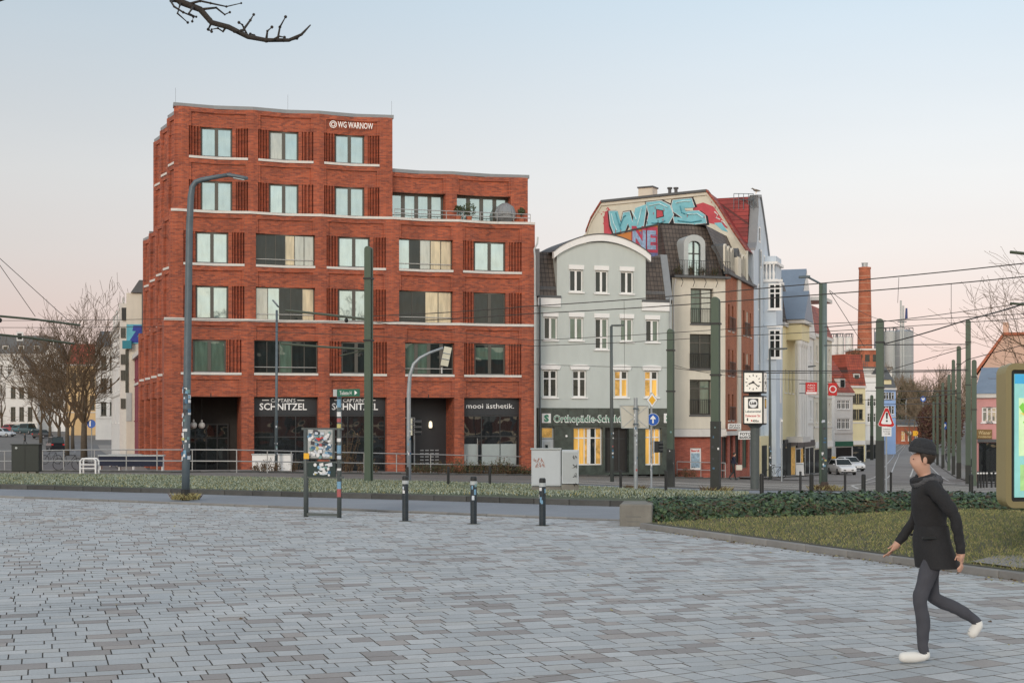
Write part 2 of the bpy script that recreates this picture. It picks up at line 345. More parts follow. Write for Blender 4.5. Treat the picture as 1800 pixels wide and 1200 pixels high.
class Fac:
    """a vertical plane through photo column px at distance Y, heading ang degrees from straight ahead (positive: right)"""
    def __init__(s, px, Y, ang, z0=0):
        a = math.radians(ang); s.X = (px-CX)*Y/F; s.Y = Y; s.dx = math.sin(a); s.dy = math.cos(a); s.z0 = z0; s.rz = math.atan2(s.dy, s.dx)
    def u(s, px):
        k = (px-CX)/F; return (k*s.Y-s.X)/(s.dx-k*s.dy)
    def z(s, py, u): return H-(py-HY)*(s.Y+u*s.dy)/F-s.z0
    def R(s, x0, x1, yt, yb):
        u0, u1 = s.u(x0), s.u(x1); um = (u0+u1)/2
        return u0, u1, s.z(yb, um), s.z(yt, um)
    def thing(s, name, label, cat, group=None): return thing(name, label, cat, (s.X, s.Y, s.z0), s.rz, group)
    def pt(s, u): return s.X+u*s.dx, s.Y+u*s.dy
def holes(mb, u0, u1, z0, z1, hs, dep=.2, y=0):
    """a wall face with rectangular openings and their reveals"""
    us = sorted({u0, u1, *[min(u1, max(u0, h[i])) for h in hs for i in (0, 1)]}); zs = sorted({z0, z1, *[min(z1, max(z0, h[i])) for h in hs for i in (2, 3)]})
    for a, b in zip(us, us[1:]):
        for c, d in zip(zs, zs[1:]):
            if b-a < 1e-5 or d-c < 1e-5: continue
            m, n = (a+b)/2, (c+d)/2
            if not any(h[0] < m < h[1] and h[2] < n < h[3] for h in hs): mb.quad((a, y, c), (b, y, c), (b, y, d), (a, y, d))
    for a, b, c, d in hs:
        mb.quad((a, y, c), (a, y, d), (a, y+dep, d), (a, y+dep, c)); mb.quad((b, y, c), (b, y+dep, c), (b, y+dep, d), (b, y, d))
        mb.quad((a, y, d), (b, y, d), (b, y+dep, d), (a, y+dep, d)); mb.quad((a, y, c), (a, y+dep, c), (b, y+dep, c), (b, y, c))
def window(par, u0, u1, z0, z1, y=.12, fm=None, pm=None, cols=2, rows=(), fw=.07, mul=.1, T=None, sill=None, name='window', split=True, shrink=0):
    fm = fm or M.whitefr; pm = pm or M.dark
    pms = pm if isinstance(pm, (list, tuple)) else [pm]
    mb = MB(T); d = .07
    mb.box(u0, u0+fw, y, y+d, z0, z1); mb.box(u1-fw, u1, y, y+d, z0, z1); mb.box(u0+fw, u1-fw, y, y+d, z0, z0+fw); mb.box(u0+fw, u1-fw, y, y+d, z1-fw, z1)
    w = (u1-u0-2*fw-(cols-1)*mul)/cols; us = [(u0+fw+i*(w+mul), u0+fw+i*(w+mul)+w) for i in range(cols)]
    for i in range(cols-1): mb.box(us[i][1], us[i+1][0], y-.012, y+d, z0+fw, z1-fw)
    zc = [z0+fw]+[z0+(z1-z0)*t for t in rows]+[z1-fw]
    for q in zc[1:-1]:
        for a, b in us: mb.box(a, b, y-.006, y+d, q-.04, q+.04)
    if sill: mb.box(u0-.08, u1+.08, -sill, y, z0-.09, z0-.004)
    o = mb.build(name, fm, par)
    k = 0
    if split:
        for j in range(len(zc)-1):
            for a, b in us:
                pb = MB(T); pb.box(a, b, y+.03, y+.045, zc[j]+(.04 if j else 0), zc[j+1]-(.04 if j < len(zc)-2 else 0)); pb.build('pane', pms[k % len(pms)], o); k += 1
    else:
        pb = MB(T); pb.box(u0+fw, u1-fw, y+.03, y+.045, z0+fw, z1-fw); pb.build('pane', pms[0], o)
    return o
# ---------------------------------------------------------------- ground, roads, kerbs
def asphalt(name, c, sc=1.2, var=.18, bump=.35, wear=None):
    return plain(name, c, .82, var, sc, bump, 150)
M.ground = asphalt('far_ground', (.15, .14, .13), .6)
M.road = asphalt('road_asphalt', (.235, .25, .275), .35, .16)
M.road2 = asphalt('track_bed', (.17, .155, .14), .35, .22)
M.street = asphalt('street_asphalt', (.21, .195, .185), .25, .25)
M.cobble = brick_mat('cobbles', (.36, .33, .29), (.22, .20, .18), (.10, .09, .08), .16, .16, .03, .3)
M.pave = asphalt('pavement', (.23, .215, .20), .5, .2)
M.railst = plain('rail_steel', (.42, .40, .38), .3, .15, 2, metal=.6)
M.line = plain('road_paint', (.55, .53, .50), .7, .25, 3)
M.joint = plain('joint_sand', (.15, .14, .125), .95, .3, 6, .5, 200)
M.kerb = plain('kerb_stone', (.24, .235, .225), .85, .2, 3, .3, 60, rnd=.15)
M.kerb_d = plain('kerb_dark', (.075, .075, .072), .9, .25, 3, .3, 60, rnd=.2)
M.soil = plain('soil', (.085, .078, .048), .95, .4, 6, .8, 40)
M.grass = plain('grass_blades', (.20, .22, .075), .75, .35, 2.5)
M.grass2 = plain('grass_dry', (.36, .32, .14), .8, .3, 2.5)
M.frost = plain('frosted_grass', (.38, .43, .35), .8, .25, 1.5)
M.grass3 = plain('verge_grass', (.085, .115, .062), .8, .4, 1.2)
def tod(o, kind='structure'): o['kind'] = kind; return o
def base_ground():
    ys = [-40, -10, 5, 20, 34]+[36+1.5*i for i in range(80)]+[160+6*i for i in range(60)]+[530, 560, 600, 700, 900, 1400, 3000]
    mb = MB(); n = 61
    for Y in ys:
        hw = max(60, .62*max(Y, 0)+30)
        for i in range(n):
            x = (2*i/(n-1)-1)*hw; mb.v.append((x, Y, g(x, Y)-.07-(.1 if Y < 33 else 0)))
    for j in range(len(ys)-1):
        for i in range(n-1): mb.f.append((j*n+i, j*n+i+1, (j+1)*n+i+1, (j+1)*n+i))
    mb.mi = [0]*len(mb.f)
    return tod(mb.build('ground', M.ground, smooth=True))
base_ground()
def drape(name, A, B, off, mat, m=8, k=4, kind='structure', px=True):
    a = [gp(*q).xy if px else Vector(q) for q in A]; b = [gp(*q).xy if px else Vector(q) for q in B]
    rows = []
    for i in range(len(a)-1):
        for t in range(m+(1 if i == len(a)-2 else 0)):
            f = t/m; p = a[i].lerp(a[i+1], f); q = b[i].lerp(b[i+1], f)
            rows.append([p.lerp(q, j/k) for j in range(k+1)])
    mb = MB(); w = k+1
    for r in rows:
        for p in r: mb.v.append((p.x, p.y, g(p.x, p.y)+off))
    for i in range(len(rows)-1):
        for j in range(k): mb.f.append((i*w+j, (i+1)*w+j, (i+1)*w+j+1, i*w+j+1))
    mb.mi = [0]*len(mb.f)
    return tod(mb.build(name, mat, smooth=True), kind)
XS = [-700, -150, 0, 300, 600, 1000, 1300, 1800, 2300]
def line(*ys): return list(zip(XS, ys))
L0 = line(850, 867.5, 871, 882, 893, 909, 922, 945, 975)
L1 = line(838, 853, 857, 864.5, 873, 885, 893, 912, 935)
L2 = line(830, 835, 836, 839, 845, 856, 868, 885, 910)
L3 = line(828.5, 832.5, 833.5, 836.5, 841, 849, 860, 866, 880)
L4 = line(826.5, 831, 832, 834, 837.5, 843, 848, 854, 862)
L5 = line(825, 828.2, 828.8, 830.2, 832, 835.6, 841.5, 847, 852)
drape('road', L0, L1, -.035, M.road)
drape('road', L2, L3, -.03, M.road)
drape('track_bed', L3[:6], L5[:6], -.02, M.road2)
drape('cobbled_strip', L3[5:], L4[5:], -.01, M.cobble)
drape('track_bed', L4[5:], L5[5:], -.02, M.road2)
PV = [(-700, 822), (-150, 824), (0, 825), (300, 826.5), (600, 828), (1000, 831), (1300, 833)]
drape('pavement', L5[:7], PV, .02, M.pave)
SL = [(1302, 840), (1345, 840.5), (1443, 834), (1478, 817), (1520, 806), (1560, 793), (1580, 783), (1589, 777)]
SR = [(1900, 851), (1760, 850), (1706, 847.5), (1672, 834), (1650, 818), (1629, 800), (1612, 786), (1604, 777.5)]
drape('street', SL, SR, -.012, M.street, 8, 6)
PL = [(1292, 836), (1330, 828), (1390, 822), (1436, 811), (1480, 803), (1520, 795), (1545, 786), (1560, 779)]
drape('pavement', SL, PL, .05, M.pave, 8, 3)
PR = [(1990, 838), (1850, 836), (1740, 836), (1700, 823), (1680, 810), (1655, 794), (1632, 782), (1615, 775)]
drape('pavement', SR, PR, .05, M.pave, 8, 3)
# rails and lane lines
def strip(name, pts, w, off, mat, seg=8):
    q = [gp(*p) for p in pts]; mb = MB(); P_ = []
    for a, b in zip(q, q[1:]):
        for t in range(seg): P_.append(a.lerp(b, t/seg))
    P_.append(q[-1])
    for i, p in enumerate(P_):
        d = (P_[min(i+1, len(P_)-1)]-P_[max(0, i-1)]); nrm = Vector((-d.y, d.x, 0)).normalized()*w/2
        for s_ in (-1, 1):
            r = p+nrm*s_; mb.v.append((r.x, r.y, g(r.x, r.y)+off))
    mb.f = [(2*i, 2*i+2, 2*i+3, 2*i+1) for i in range(len(P_)-1)]; mb.mi = [0]*len(mb.f)
    return tod(mb.build(name, mat))
for pts in ([(1592.5, 777.6), (1585, 786), (1572, 797), (1562, 812), (1545, 832), (1515, 846), (1400, 849)], [(1594.5, 777.8), (1589, 787), (1580, 798), (1574, 813), (1566, 833), (1540, 849), (1440, 854)],
            [(1598, 778), (1597, 788), (1605, 799), (1618, 814), (1632, 832), (1650, 846), (1705, 853)], [(1600, 778), (1601, 788), (1612, 799), (1630, 814), (1648, 832), (1668, 845), (1730, 851)]):
    strip('tram_rail', pts, .12, .0, M.railst)
for o in (.15, .4, .62, .85):
    strip('tram_rail', [(XS[i], L5[i][1]+(L4[i][1]-L5[i][1])*(.2+.6*o) if i > 4 else L5[i][1]+(L3[i][1]-L5[i][1])*(.15+.7*o)) for i in (1, 2, 3, 4, 5, 6)], .09, .0, M.railst)
strip('lane_line', [(1600, 838), (1606, 822), (1610, 812)], .14, .004, M.line)
strip('lane_line', [(1497, 853), (1510, 851), (1550, 843)], .16, .004, M.line)
strip('lane_line', [(1497, 853), (1509, 859)], .16, .004, M.line)
# left street: asphalt running uphill between the lime trees and the parked cars
drape('street', [(60, 828), (70, 800), (85, 775), (30, 762)], [(215, 828), (190, 800), (172, 782), (110, 765)], -.03, asphalt('side_street_asphalt', (.14, .135, .135), .4), 8, 4)
drape('pavement', [(215, 827.5), (190, 800), (172, 782)], [(262, 827.5), (245, 800), (225, 782)], .0, asphalt('side_pavement', (.26, .235, .21), .4), 8, 3)
def kerb(name, pts, w, h, mat, length=1.0, off=0, setback=0):
    """a row of kerb stones, one object each"""
    root = tod(thing(name, None, None)); q = [gp(*p) for p in pts]
    i = 0
    for a, b in zip(q, q[1:]):
        d = (b-a); n = max(1, round(d.length/length))
        for t in range(n):
            c = a.lerp(b, (t+.5)/n); L_ = d.length/n-.012
            mb = MB(); mb.obox((0, 0, h/2-.12), (L_, w, h+.24)); ns = Vector((-d.y, d.x, 0)).normalized()*setback
            mb.build('kerb_stone', mat, root, bevel=.012, loc=(c.x+ns.x, c.y+ns.y, g(c.x, c.y)+off+random.uniform(-.004, .004)), rot=(0, 0, math.atan2(d.y, d.x)))
            i += 1
    return root
kerb('kerb', L1[1:8], .16, .13, M.kerb_d, 1.0, -.03, .08)
kerb('kerb', L2[2:7], .14, .07, M.kerb, 1.2, -.03, -.06)
kerb('kerb', L5[1:7], .15, .10, M.kerb_d, 1.5, -.03, .07)
kerb('kerb', L0[2:7], .14, .02, M.kerb, 1.0, -.015, 0)
# ---------------------------------------------------------------- the paved square
E0, E1 = gp(0, 874), gp(1000, 912)                       # far edge of the paving
K0, K1 = Vector((2.47, 25.7, 0)), Vector((6.26, 17.4, 0))  # kerb of the planted bed
def half(a, b, side=1):                                  # signed distance, positive kept
    d = (b-a).normalized(); n = Vector((-d.y, d.x, 0))*side; return lambda p: (p.x-a.x)*n.x+(p.y-a.y)*n.y
inE = half(E0, E1, -1); inK = half(K0, K1, -1)
SPL0, SPL1 = P(760, 1196, 0.0001), None
s0 = Vector(((800-CX)*10.72/F, 10.72, 0)); s1 = Vector(((1500-CX)*11.75/F, 11.75, 0))
inA = half(s0, s1, 1)                                    # near right the laying pattern turns
def clip(poly, fn):
    out = []
    for a, b in zip(poly, poly[1:]+poly[:1]):
        da, db = fn(a), fn(b)
        if da >= 0: out.append(a)
        if da*db < 0: out.append(a.lerp(b, da/(da-db)))
    return out
PAV = [plain('paver_%d' % i, c, .78, .16, 42, .4, 220, rnd=.05, dirt=.13) for i, c in enumerate([(.455, .470, .475), (.50, .508, .508), (.415, .432, .440), (.46, .462, .452), (.315, .292, .280), (.365, .336, .318)])]
def paving():
    bed = MB(); bed.add([(-26, 6, -.014), (14, 6, -.014), (K1.x+(K1.x-K0.x)*1.4, K1.y+(K1.y-K0.y)*1.4, -.014), tuple(K0+Vector((0, 0, -.014))), tuple(gp(1090, 914).xy)+(-.014,), tuple(E0.xy)+(-.014,), (-26, 45.5, -.014)], [tuple(range(7))])
    root = tod(bed.build('paved_square', M.joint))
    rnd = random.Random(3); stones = []
    def field(ang, org, test, ymax):
        u = Vector((math.cos(ang), math.sin(ang), 0)); v = Vector((-u.y, u.x, 0))
        y = -34
        while y < 46:
            d = rnd.choice((.20, .27, .27, .24)); x = -40-rnd.random()*.3
            while x < 40:
                w = rnd.choice((.20, .27, .27, .31, .35)); c = org+u*(x+w/2)+v*(y+d/2)
                px = CX+F*c.x/max(c.y, .1)
                if 8.2 < c.y < ymax and -420 < px < 2150 and test(c) > -.25 and inE(c) > -.25 and (inK(c) > -.25 if c.y < 25.6 else c.x < 3):
                    poly = [org+u*(x+.004)+v*(y+.006), org+u*(x+w-.004)+v*(y+.006), org+u*(x+w-.004)+v*(y+d-.006), org+u*(x+.004)+v*(y+d-.006)]
                    full = len(poly)
                    for fn in (test, lambda p: inE(p)-.08, (lambda p: inK(p)-.09) if c.y < 25.6 else (lambda p: 2.9-p.x)): poly = clip(poly, fn) if poly else poly
                    if len(poly) >= 3:
                        k = rnd.random(); mi = 4+(rnd.random() < .4) if k < .17 else rnd.choice((0, 0, 0, 1, 2, 2, 3))
                        stones.append((c.y, px, c, poly, mi, rnd.uniform(-.0012, .0012), rnd.uniform(-.004, .004), rnd.uniform(-.004, .004)))
                x += w
            y += d
    a = math.atan2(.313, .949)
    field(a, Vector((0, 20, 0)), lambda p: inA(p)-.003, 46)
    field(math.radians(31), Vector((0, 11, 0)), lambda p: -inA(p)-.003, 16)
    stones.sort(key=lambda s: (0 if 0 < s[1] < 1800 and s[0] > 10.6 else 1, s[0]))
    def shape(mb, poly, dz, tx, ty, o):
        n = len(poly); cx = sum(p.x for p in poly)/n; cy = sum(p.y for p in poly)/n; c = Vector((cx, cy, 0))
        def z(p): return dz+(p.x-cx)*tx+(p.y-cy)*ty
        inn = [(p-o)+(c-p).normalized()*.0028 for p in poly]
        top = [(q.x, q.y, z(q+o)) for q in inn]; rim = [(p.x-o.x, p.y-o.y, z(p)-.003) for p in poly]; bot = [(p.x-o.x, p.y-o.y, -.05) for p in poly]
        mb.add(top+rim+bot, [tuple(range(n))]+[(i, n+i, n+(i+1) % n, (i+1) % n) for i in range(n)]+[(n+i, 2*n+i, 2*n+(i+1) % n, n+(i+1) % n) for i in range(n)])
    for i, (Y, px, c, poly, mi, dz, tx, ty) in enumerate(stones[:300]):
        mb = MB(); shape(mb, poly, dz, tx, ty, c); mb.mi = [0]+[1]*(len(mb.f)-1); mb.build('paving_stone', [PAV[mi], M.joint], root, loc=c)  # rims and sides take the darker joint colour so the lines between stones show
    mb = MB(); zero = Vector((0, 0, 0))
    for Y, px, c, poly, mi, dz, tx, ty in stones[300:]:
        mb.m = mi; k0 = len(mb.f); shape(mb, poly, dz, tx, ty, zero); mb.mi[k0+1:] = [6]*(len(mb.f)-k0-1)
    tod(mb.build('far_paving', PAV+[M.joint], root), 'stuff')
    # old rough setts along the far edge, left
    mb = MB(); r2 = random.Random(5)
    for (x0, y0, x1, y1, wd) in ((0, 921, 250, 903, .9), (230, 893, 560, 902, .5), (560, 902, 900, 912, .3)):
        A, B = gp(x0, y0), gp(x1, y1); d = (B-A); n = int(d.length/.11); nv = Vector((-d.y, d.x, 0)).normalized()
        for i in range(n):
            for j in range(int(wd/.11)):
                if r2.random() < .35: continue
                p = A+d*((i+r2.random()*.5)/n)+nv*(j*.11-wd/2); s_ = r2.uniform(.03, .05); mb.m = r2.choice((0, 0, 4, 5, 2))
                mb.obox((p.x, p.y, .002), (s_*2, s_*2, .016), r2.random()*3)
    tod(mb.build('setts', PAV, root), 'stuff')
paving()
# ---------------------------------------------------------------- grass
def blades(name, sampler, n, h, w, mats, wts, seed=1, lean=.6, zf=None):
    r = random.Random(seed); mb = MB()
    for i in range(n):
        p = sampler(r)
        if p is None: continue
        a = r.random()*2*PI; hh = h*r.uniform(.4, 1.2); ww = w*r.uniform(.6, 1.3); z = zf(p)
        dx, dy = math.cos(a)*ww/2, math.sin(a)*ww/2; lx, ly = r.uniform(-lean, lean)*hh, r.uniform(-lean, lean)*hh
        mb.m = r.choices(range(len(mats)), wts)[0]; k = len(mb.v)
        mb.v += [(p[0]-dx, p[1]-dy, z-.01), (p[0]+dx, p[1]+dy, z-.01), (p[0]+lx*.4+dx*.7, p[1]+ly*.4+dy*.7, z+hh*.6), (p[0]+lx, p[1]+ly, z+hh)]
        mb.f += [(k, k+1, k+2), (k, k+2, k+3)]; mb.mi += [mb.m]*2
    me = bpy.data.meshes.new(name); me.from_pydata(mb.v, [], mb.f)
    for m in mats: me.materials.append(m)
    me.polygons.foreach_set('material_index', mb.mi)
    o = bpy.data.objects.new(name, me); COL.objects.link(o); return tod(o, 'stuff')
tod(drape('verge_soil', L1[1:8], L2[1:8], .09, plain('verge_soil', (.07, .085, .045), .95, .35, 1.5)))
LA = [gp(*p) for p in L1]; LB = [gp(*p) for p in L2]
def verge(r):
    x = r.uniform(-100, 1320); t = r.random()**.8
    for (xa, i) in zip(XS, range(9)):
        if x <= XS[i+1]: break
    f = (x-XS[i])/(XS[i+1]-XS[i]); a = LA[i].lerp(LA[i+1], f); b = LB[i].lerp(LB[i+1], f); p = a.lerp(b, .05+.93*t)
    return (p.x, p.y)
tag(blades('verge_grass', verge, 110000, .055, .022, [M.grass3, M.frost, M.grass2], (6, 6, 2), 2, .8, lambda p: g(*p)+.09), 'low frosted grass covering the strip between the two roads', 'grass')
# planted bed with lawn, mounded towards the hedge
BK = (K1-K0).normalized()
def bedz(x, y):
    d = -inK(Vector((x, y, 0))); return .10+.16*sst(d/5)+.03*math.sin(x*1.3)*math.sin(y*.9)*sst(d/2)
def bed():
    mb = MB(); n, m = 40, 24
    for i in range(n+1):
        a = K0-BK*.3+BK*(i/n*13.5)
        for j in range(m+1):
            s = .06+(j/m)*11; x, y = a.x+(-BK.y)*s*1.0, a.y+BK.x*s
            x = a.x+s; y = a.y+s*.15
            mb.v.append((x, y, bedz(x, y)))
    for i in range(n):
        for j in range(m): mb.f.append((i*(m+1)+j, i*(m+1)+j+1, (i+1)*(m+1)+j+1, (i+1)*(m+1)+j))
    mb.mi = [0]*len(mb.f); tod(mb.build('lawn', M.soil, smooth=True))
bed()
def lawn(r):
    t = r.random()**1.3; a = K0+BK*(-.2+13*(1-t)); s = .12+r.random()**.9*9; x, y = a.x+s, a.y+s*.15
    if y > 27.3 or abs(x/max(y, 1)) > .50: return None
    return (x, y)
tag(blades('lawn_grass', lawn, 150000, .042, .008, [M.grass, M.grass2, M.grass3], (6, 4, 3), 4, .9, lambda p: bedz(*p)), 'short dull green lawn between the stone kerb and the ivy hedge', 'grass')
def bed_kerb():
    root = tod(thing('bed_kerb', None, None)); a = K0-BK*.25; n = 14; L_ = 1.0
    for i in range(n):
        c = a+BK*(i+.5)*L_; mb = MB(); mb.obox((0, 0, -.05), (L_-.012, .11, .30)); mb.build('kerb_stone', M.kerb, root, bevel=.012, loc=(c.x, c.y, random.uniform(-.004, .004)), rot=(0, 0, math.atan2(BK.y, BK.x)))
bed_kerb()
drape('path', [(1705, 1003), (1900, 1030)], [(1752, 992), (1900, 990)], .125, M.pave, 6, 3)
# ---------------------------------------------------------------- the red clinker corner building
def clinker():
    z0 = -1.1; f = Fac(309.5, 83, 74.4, z0); zz = lambda z: z-z0
    B = f.thing('office_building', 'six storey red clinker corner building with folded facade, pale sills and zinc parapets', 'building')
    VAL = .27
    Z1, Z2, ZW, ZT = zz(7.94), zz(14.3), zz(17.15), zz(20.35)
    def fold(a, b, off):
        m = (a+b)/2
        def y(u):
            t = abs(2*(u-a)/(b-a)-1); return -off+.10+VAL*(1-t)
        return y, m
    def pier(a, b, off, za, zb, dep=.75, T=None):
        m = (a+b)/2; mb = MB(T); mb.plan([(a, -off+.02), (m, -off-.05), (b, -off+.02), (b, -off+dep), (a, -off+dep)], za, zb); mb.build('pilaster', M.brick, B)
    def spandrel(a, b, off, za, zb, T=None, course=True):
        y, m = fold(a, b, off); mb = MB(T)
        yb = -off+.62
        mb.plan([(a, y(a)+.035), (m, y(m)+.035), (b, y(b)+.035), (b, yb), (a, yb)], za, zb)
        o = mb.build('spandrel', M.brick, B)
        if course:                                             # projecting soldier course and side returns frame the panel
            c = MB(T); c.plan([(a, y(a)-.06), (m, y(m)-.06), (b, y(b)-.06), (b, y(b)+.03), (m, y(m)+.03), (a, y(a)+.03)], zb-.27, zb)
            for p, q in ((a, a+.13), (b-.13, b)): c.plan([(p, y(p)-.055), (q, y(q)-.055), (q, y(q)+.03), (p, y(p)+.03)], za, zb-.275)
            c.build('soldier_course', M.brick, o)
        return o
    def sill(a, b, off, z, T=None, mat=None, name='sill', h=.13, out=.12):
        y, m = fold(a, b, off); mb = MB(T); mb.plan([(a, y(a)-out), (m, y(m)-out), (b, y(b)-out), (b, y(b)+.4), (m, y(m)+.35), (a, y(a)+.4)], z-h, z+.006); mb.build(name, mat or M.stone, B)
    def ribs(a, b, off, ba, bb, za, zb, T=None):
        y, m = fold(ba, bb, off); n = max(2, round((b-a)/.19)); mb = MB(T)
        mb.plan([(a, y(a)+.14), (b, y(b)+.14), (b, -off+.62), (a, -off+.62)], za, zb)
        for i in range(n):
            p = a+(b-a)*(i+.18)/n; q = a+(b-a)*(i+.82)/n; c = (p+q)/2; mb.plan([(p, y(p)+.15), (p+.02, y(p)+.02), (c, y(c)-.04), (q-.02, y(q)+.02), (q, y(q)+.15)], za, zb)
        mb.build('ribbed_panel', M.brick, B)
    def stdwin(a, b, off, za, zb, pm, T=None, fr=(.205, .74, .80)):
        w = b-a; y, m = fold(a, b, off); l, r, r2 = a+w*fr[0], a+w*fr[1], a+w*fr[2]
        ribs(a, l, off, a, b, za, zb, T); ribs(r2, b, off, a, b, za, zb, T)
        mb = MB(T); mb.plan([(r, y(r)+.03), (r2, y(r2)+.03), (r2, -off+.62), (r, -off+.62)], za, zb); mb.build('reveal_pier', M.brick, B)
        yw = y(m)+.06; o = window(B, l, r, za, zb, yw, M.frame, pm, 2, (), .10, .20, T)
        mb = MB(T); mb.box(l+.08, r-.08, yw-.16, yw-.002, za-.02, za+.05); mb.build('window_ledge', M.cap_d, o)
    def wide(a, b, off, za, zb, pms, T=None, n=5, mul=.035, y_=None, fw=.06, rail=True):
        y, m = fold(a, b, off); yw = (y(m)+.03) if y_ is None else y_
        o = window(B, a+.01, b-.01, za, zb, yw, M.frame, pms, n, (), fw, mul, T)
        if rail:
            mb = MB(T); mb.box(a+.05, b-.05, yw-.07, yw-.03, za+.34, za+.38); mb.build('guard_bar', M.rail, B)
    def ctop(a, b, off, z, T=None, pil=None):
        """zinc coping, alternately lit by the fold: one strip per facet"""
        y, m = fold(a, b, off)
        for p, q in ((a, m), (m, b)):
            mb = MB(T); mb.plan([(p, y(p)-.10), (q, y(q)-.10), (q, -off+.75), (p, -off+.75)], z-.01, z+.20); mb.build('coping', M.cap_d, B)
    U = lambda L: [(f.u(a), f.u(b)) for a, b in L]
    t1 = U([(288, 317), (423, 445), (557, 577), (677, 709), (795, 812), (912, 936)])
    t2 = U([(300, 322), (429, 449), (553, 573), (677, 700), (795, 812), (915, 938)])
    t3 = U([(309.5, 332), (436, 454), (551, 570), (667, 690)])
    tw = U([(667, 689), (785, 805), (900, 930)])
    # ---- tier 1: ground floor and first floor
    g1, s1, w1 = zz(3.39), zz(4.79), zz(6.72)
    for a, b in t1: pier(a, b, .6, 0, Z1, 3.8 if True else .8)
    kinds = ['std', 'wide', 'std', 'wide', 'std']
    for i in range(5):
        a, b = t1[i][1], t1[i+1][0]
        spandrel(a, b, .6, g1, s1-.13); sill(a, b, .6, s1); spandrel(a, b, .6, w1, Z1-.13)
        if kinds[i] == 'std': stdwin(a, b, .6, s1, w1, [[M.green, M.green], 0, [M.dark, M.dark], 0, [M.dark, M.dark]][i], fr=[(.2, .75, .76), 0, (.22, .74, .78), 0, (.2, .74, .80)][i])
        else: wide(a, b, .6, s1, w1, [M.dark, M.dark, M.green, M.dark, M.dark] if i == 1 else [M.green, M.green, M.dark, M.dark], n=5 if i == 1 else 4, mul=.04 if i == 1 else .22)
    # half drawn roller blinds
    for (x0, x1, yt, yb) in ((834, 857, 611, 632), (861, 885, 611, 632)):
        u0, u1, za, zb = f.R(x0, x1, yt, yb); mb = MB(); mb.box(u0, u1, -.16, -.14, za, zb); mb.build('roller_blind', M.green, B)
    # ---- belt course 1, tier 2
    rows2 = [(Z1, zz(9.9), ), (zz(11.2), zz(13.05))]
    pm2 = {0: [[M.sky2, M.sky2], [M.curt, M.sky2, M.dark, M.dark, M.cream], [M.sky2, M.sky2], [M.dark, M.dark, M.cream, M.cream], [M.dark, M.dark]],
           1: [[M.sky2, M.sky2], [M.dark, M.dark, M.dark, M.cream, M.curt, M.curt], [M.sky2, M.sky2], [M.sky2, M.dark, M.curt, M.cream, M.cream], [M.sky2, M.sky2]]}
    def belt(tier, off, z, n0, n1, out=.14):
        for i in range(n0, n1):
            a, b = tier[i][1], tier[i+1][0]; sill(a, b, off, z, name='belt_course', h=.14, out=out)
        for i in range(n0, n1+1):
            a, b = tier[i]; m = (a+b)/2; mb = MB(); mb.plan([(a, -off+.02-.06), (m, -off-.05-.07), (b, -off+.02-.06), (b, -off+.7), (a, -off+.7)], z-.14, z+.008); mb.build('belt_course', M.stone, B)
    belt(t1, .6, Z1, 0, 5)
    for a, b in t2: pier(a, b, .3, Z1, Z2-.14)
    for r in (0, 1):
        za, zb = rows2[r]; top = rows2[1][0]-.13 if r == 0 else Z2-.14
        for i in range(5):
            a, b = t2[i][1], t2[i+1][0]
            if r == 1: sill(a, b, .3, za)
            spandrel(a, b, .3, zb, top)
            if kinds[i] == 'std': stdwin(a, b, .3, za, zb, pm2[r][i])
            else: wide(a, b, .3, za, zb, pm2[r][i], n=len(pm2[r][i]))
    belt(t2, .3, Z2, 0, 5)
    # ---- tier 3: tower of three bays
    for a, b in t3: pier(a, b, 0, Z2, ZT)
    rows3 = [(Z2, zz(16.1)), (zz(17.5), zz(19.25))]
    for r in (0, 1):
        za, zb = rows3[r]; top = rows3[1][0]-.13 if r == 0 else ZT
        for i in range(3):
            a, b = t3[i][1], t3[i+1][0]
            if r == 1: sill(a, b, 0, za)
            spandrel(a, b, 0, zb, top); stdwin(a, b, 0, za, zb, [[M.sky, M.sky], [M.sky2, M.sky] if r == 0 else [M.curt, M.sky], [M.sky, M.sky]][i])
    for i in range(3):
        ctop((t3[i][0]+t3[i][1])/2 if i else t3[0][0]-.15, (t3[i+1][0]+t3[i+1][1])/2 if i < 2 else t3[3][1]+.08, -.02, ZT)
    # ---- top floor of the low wing, set back behind a railing
    for a, b in tw: pier(a, b, -.25, Z2, ZW)
    for i in range(2):
        a, b = tw[i][1], tw[i+1][0]
        spandrel(a, b, -.25, zz(15.95), ZW)
        wide(a, b, -.25, Z2+.04, zz(15.95), [M.sky], n=4, mul=.24, y_=.95, fw=.14, rail=False)
        mb = MB(); mb.box(a, b, .99, 1.2, Z2, zz(15.95)); mb.build('back_wall', M.soot, B)
        ctop((tw[i][0]+tw[i][1])/2 if i else tw[0][1], (tw[i+1][0]+tw[i+1][1])/2 if i < 1 else tw[2][1]+.10, -.27, ZW)
    ra, rb = tw[0][1]+.1, t2[5][1]-.3
    mb = MB()
    for z in (.26, .50): mb.tube([(ra, -.3, Z2+z), (rb, -.3, Z2+z)], .028, 6)
    for k in range(9): u = ra+(rb-ra)*k/8; mb.tube([(u, -.3, Z2), (u, -.3, Z2+.5)], .02, 6)
    mb.build('terrace_railing', M.rail, B)
    # ---- ground floor: deep porch, shop windows, entrance
    ym = -.05
    def shop(i, pms, name='shop_window', fascia=.24):
        a, b = t1[i][1], t1[i+1][0]; h = g1
        fz = h*(1-fascia)
        mb = MB(); mb.box(a, b, ym, ym+.08, fz, h); o = mb.build('fascia_panel', M.anth, B)
        window(B, a, b, .0, fz-.01, ym, M.fdark, pms, 3, (.62,), .07, .06, name=name)
        return a, b, h, fz
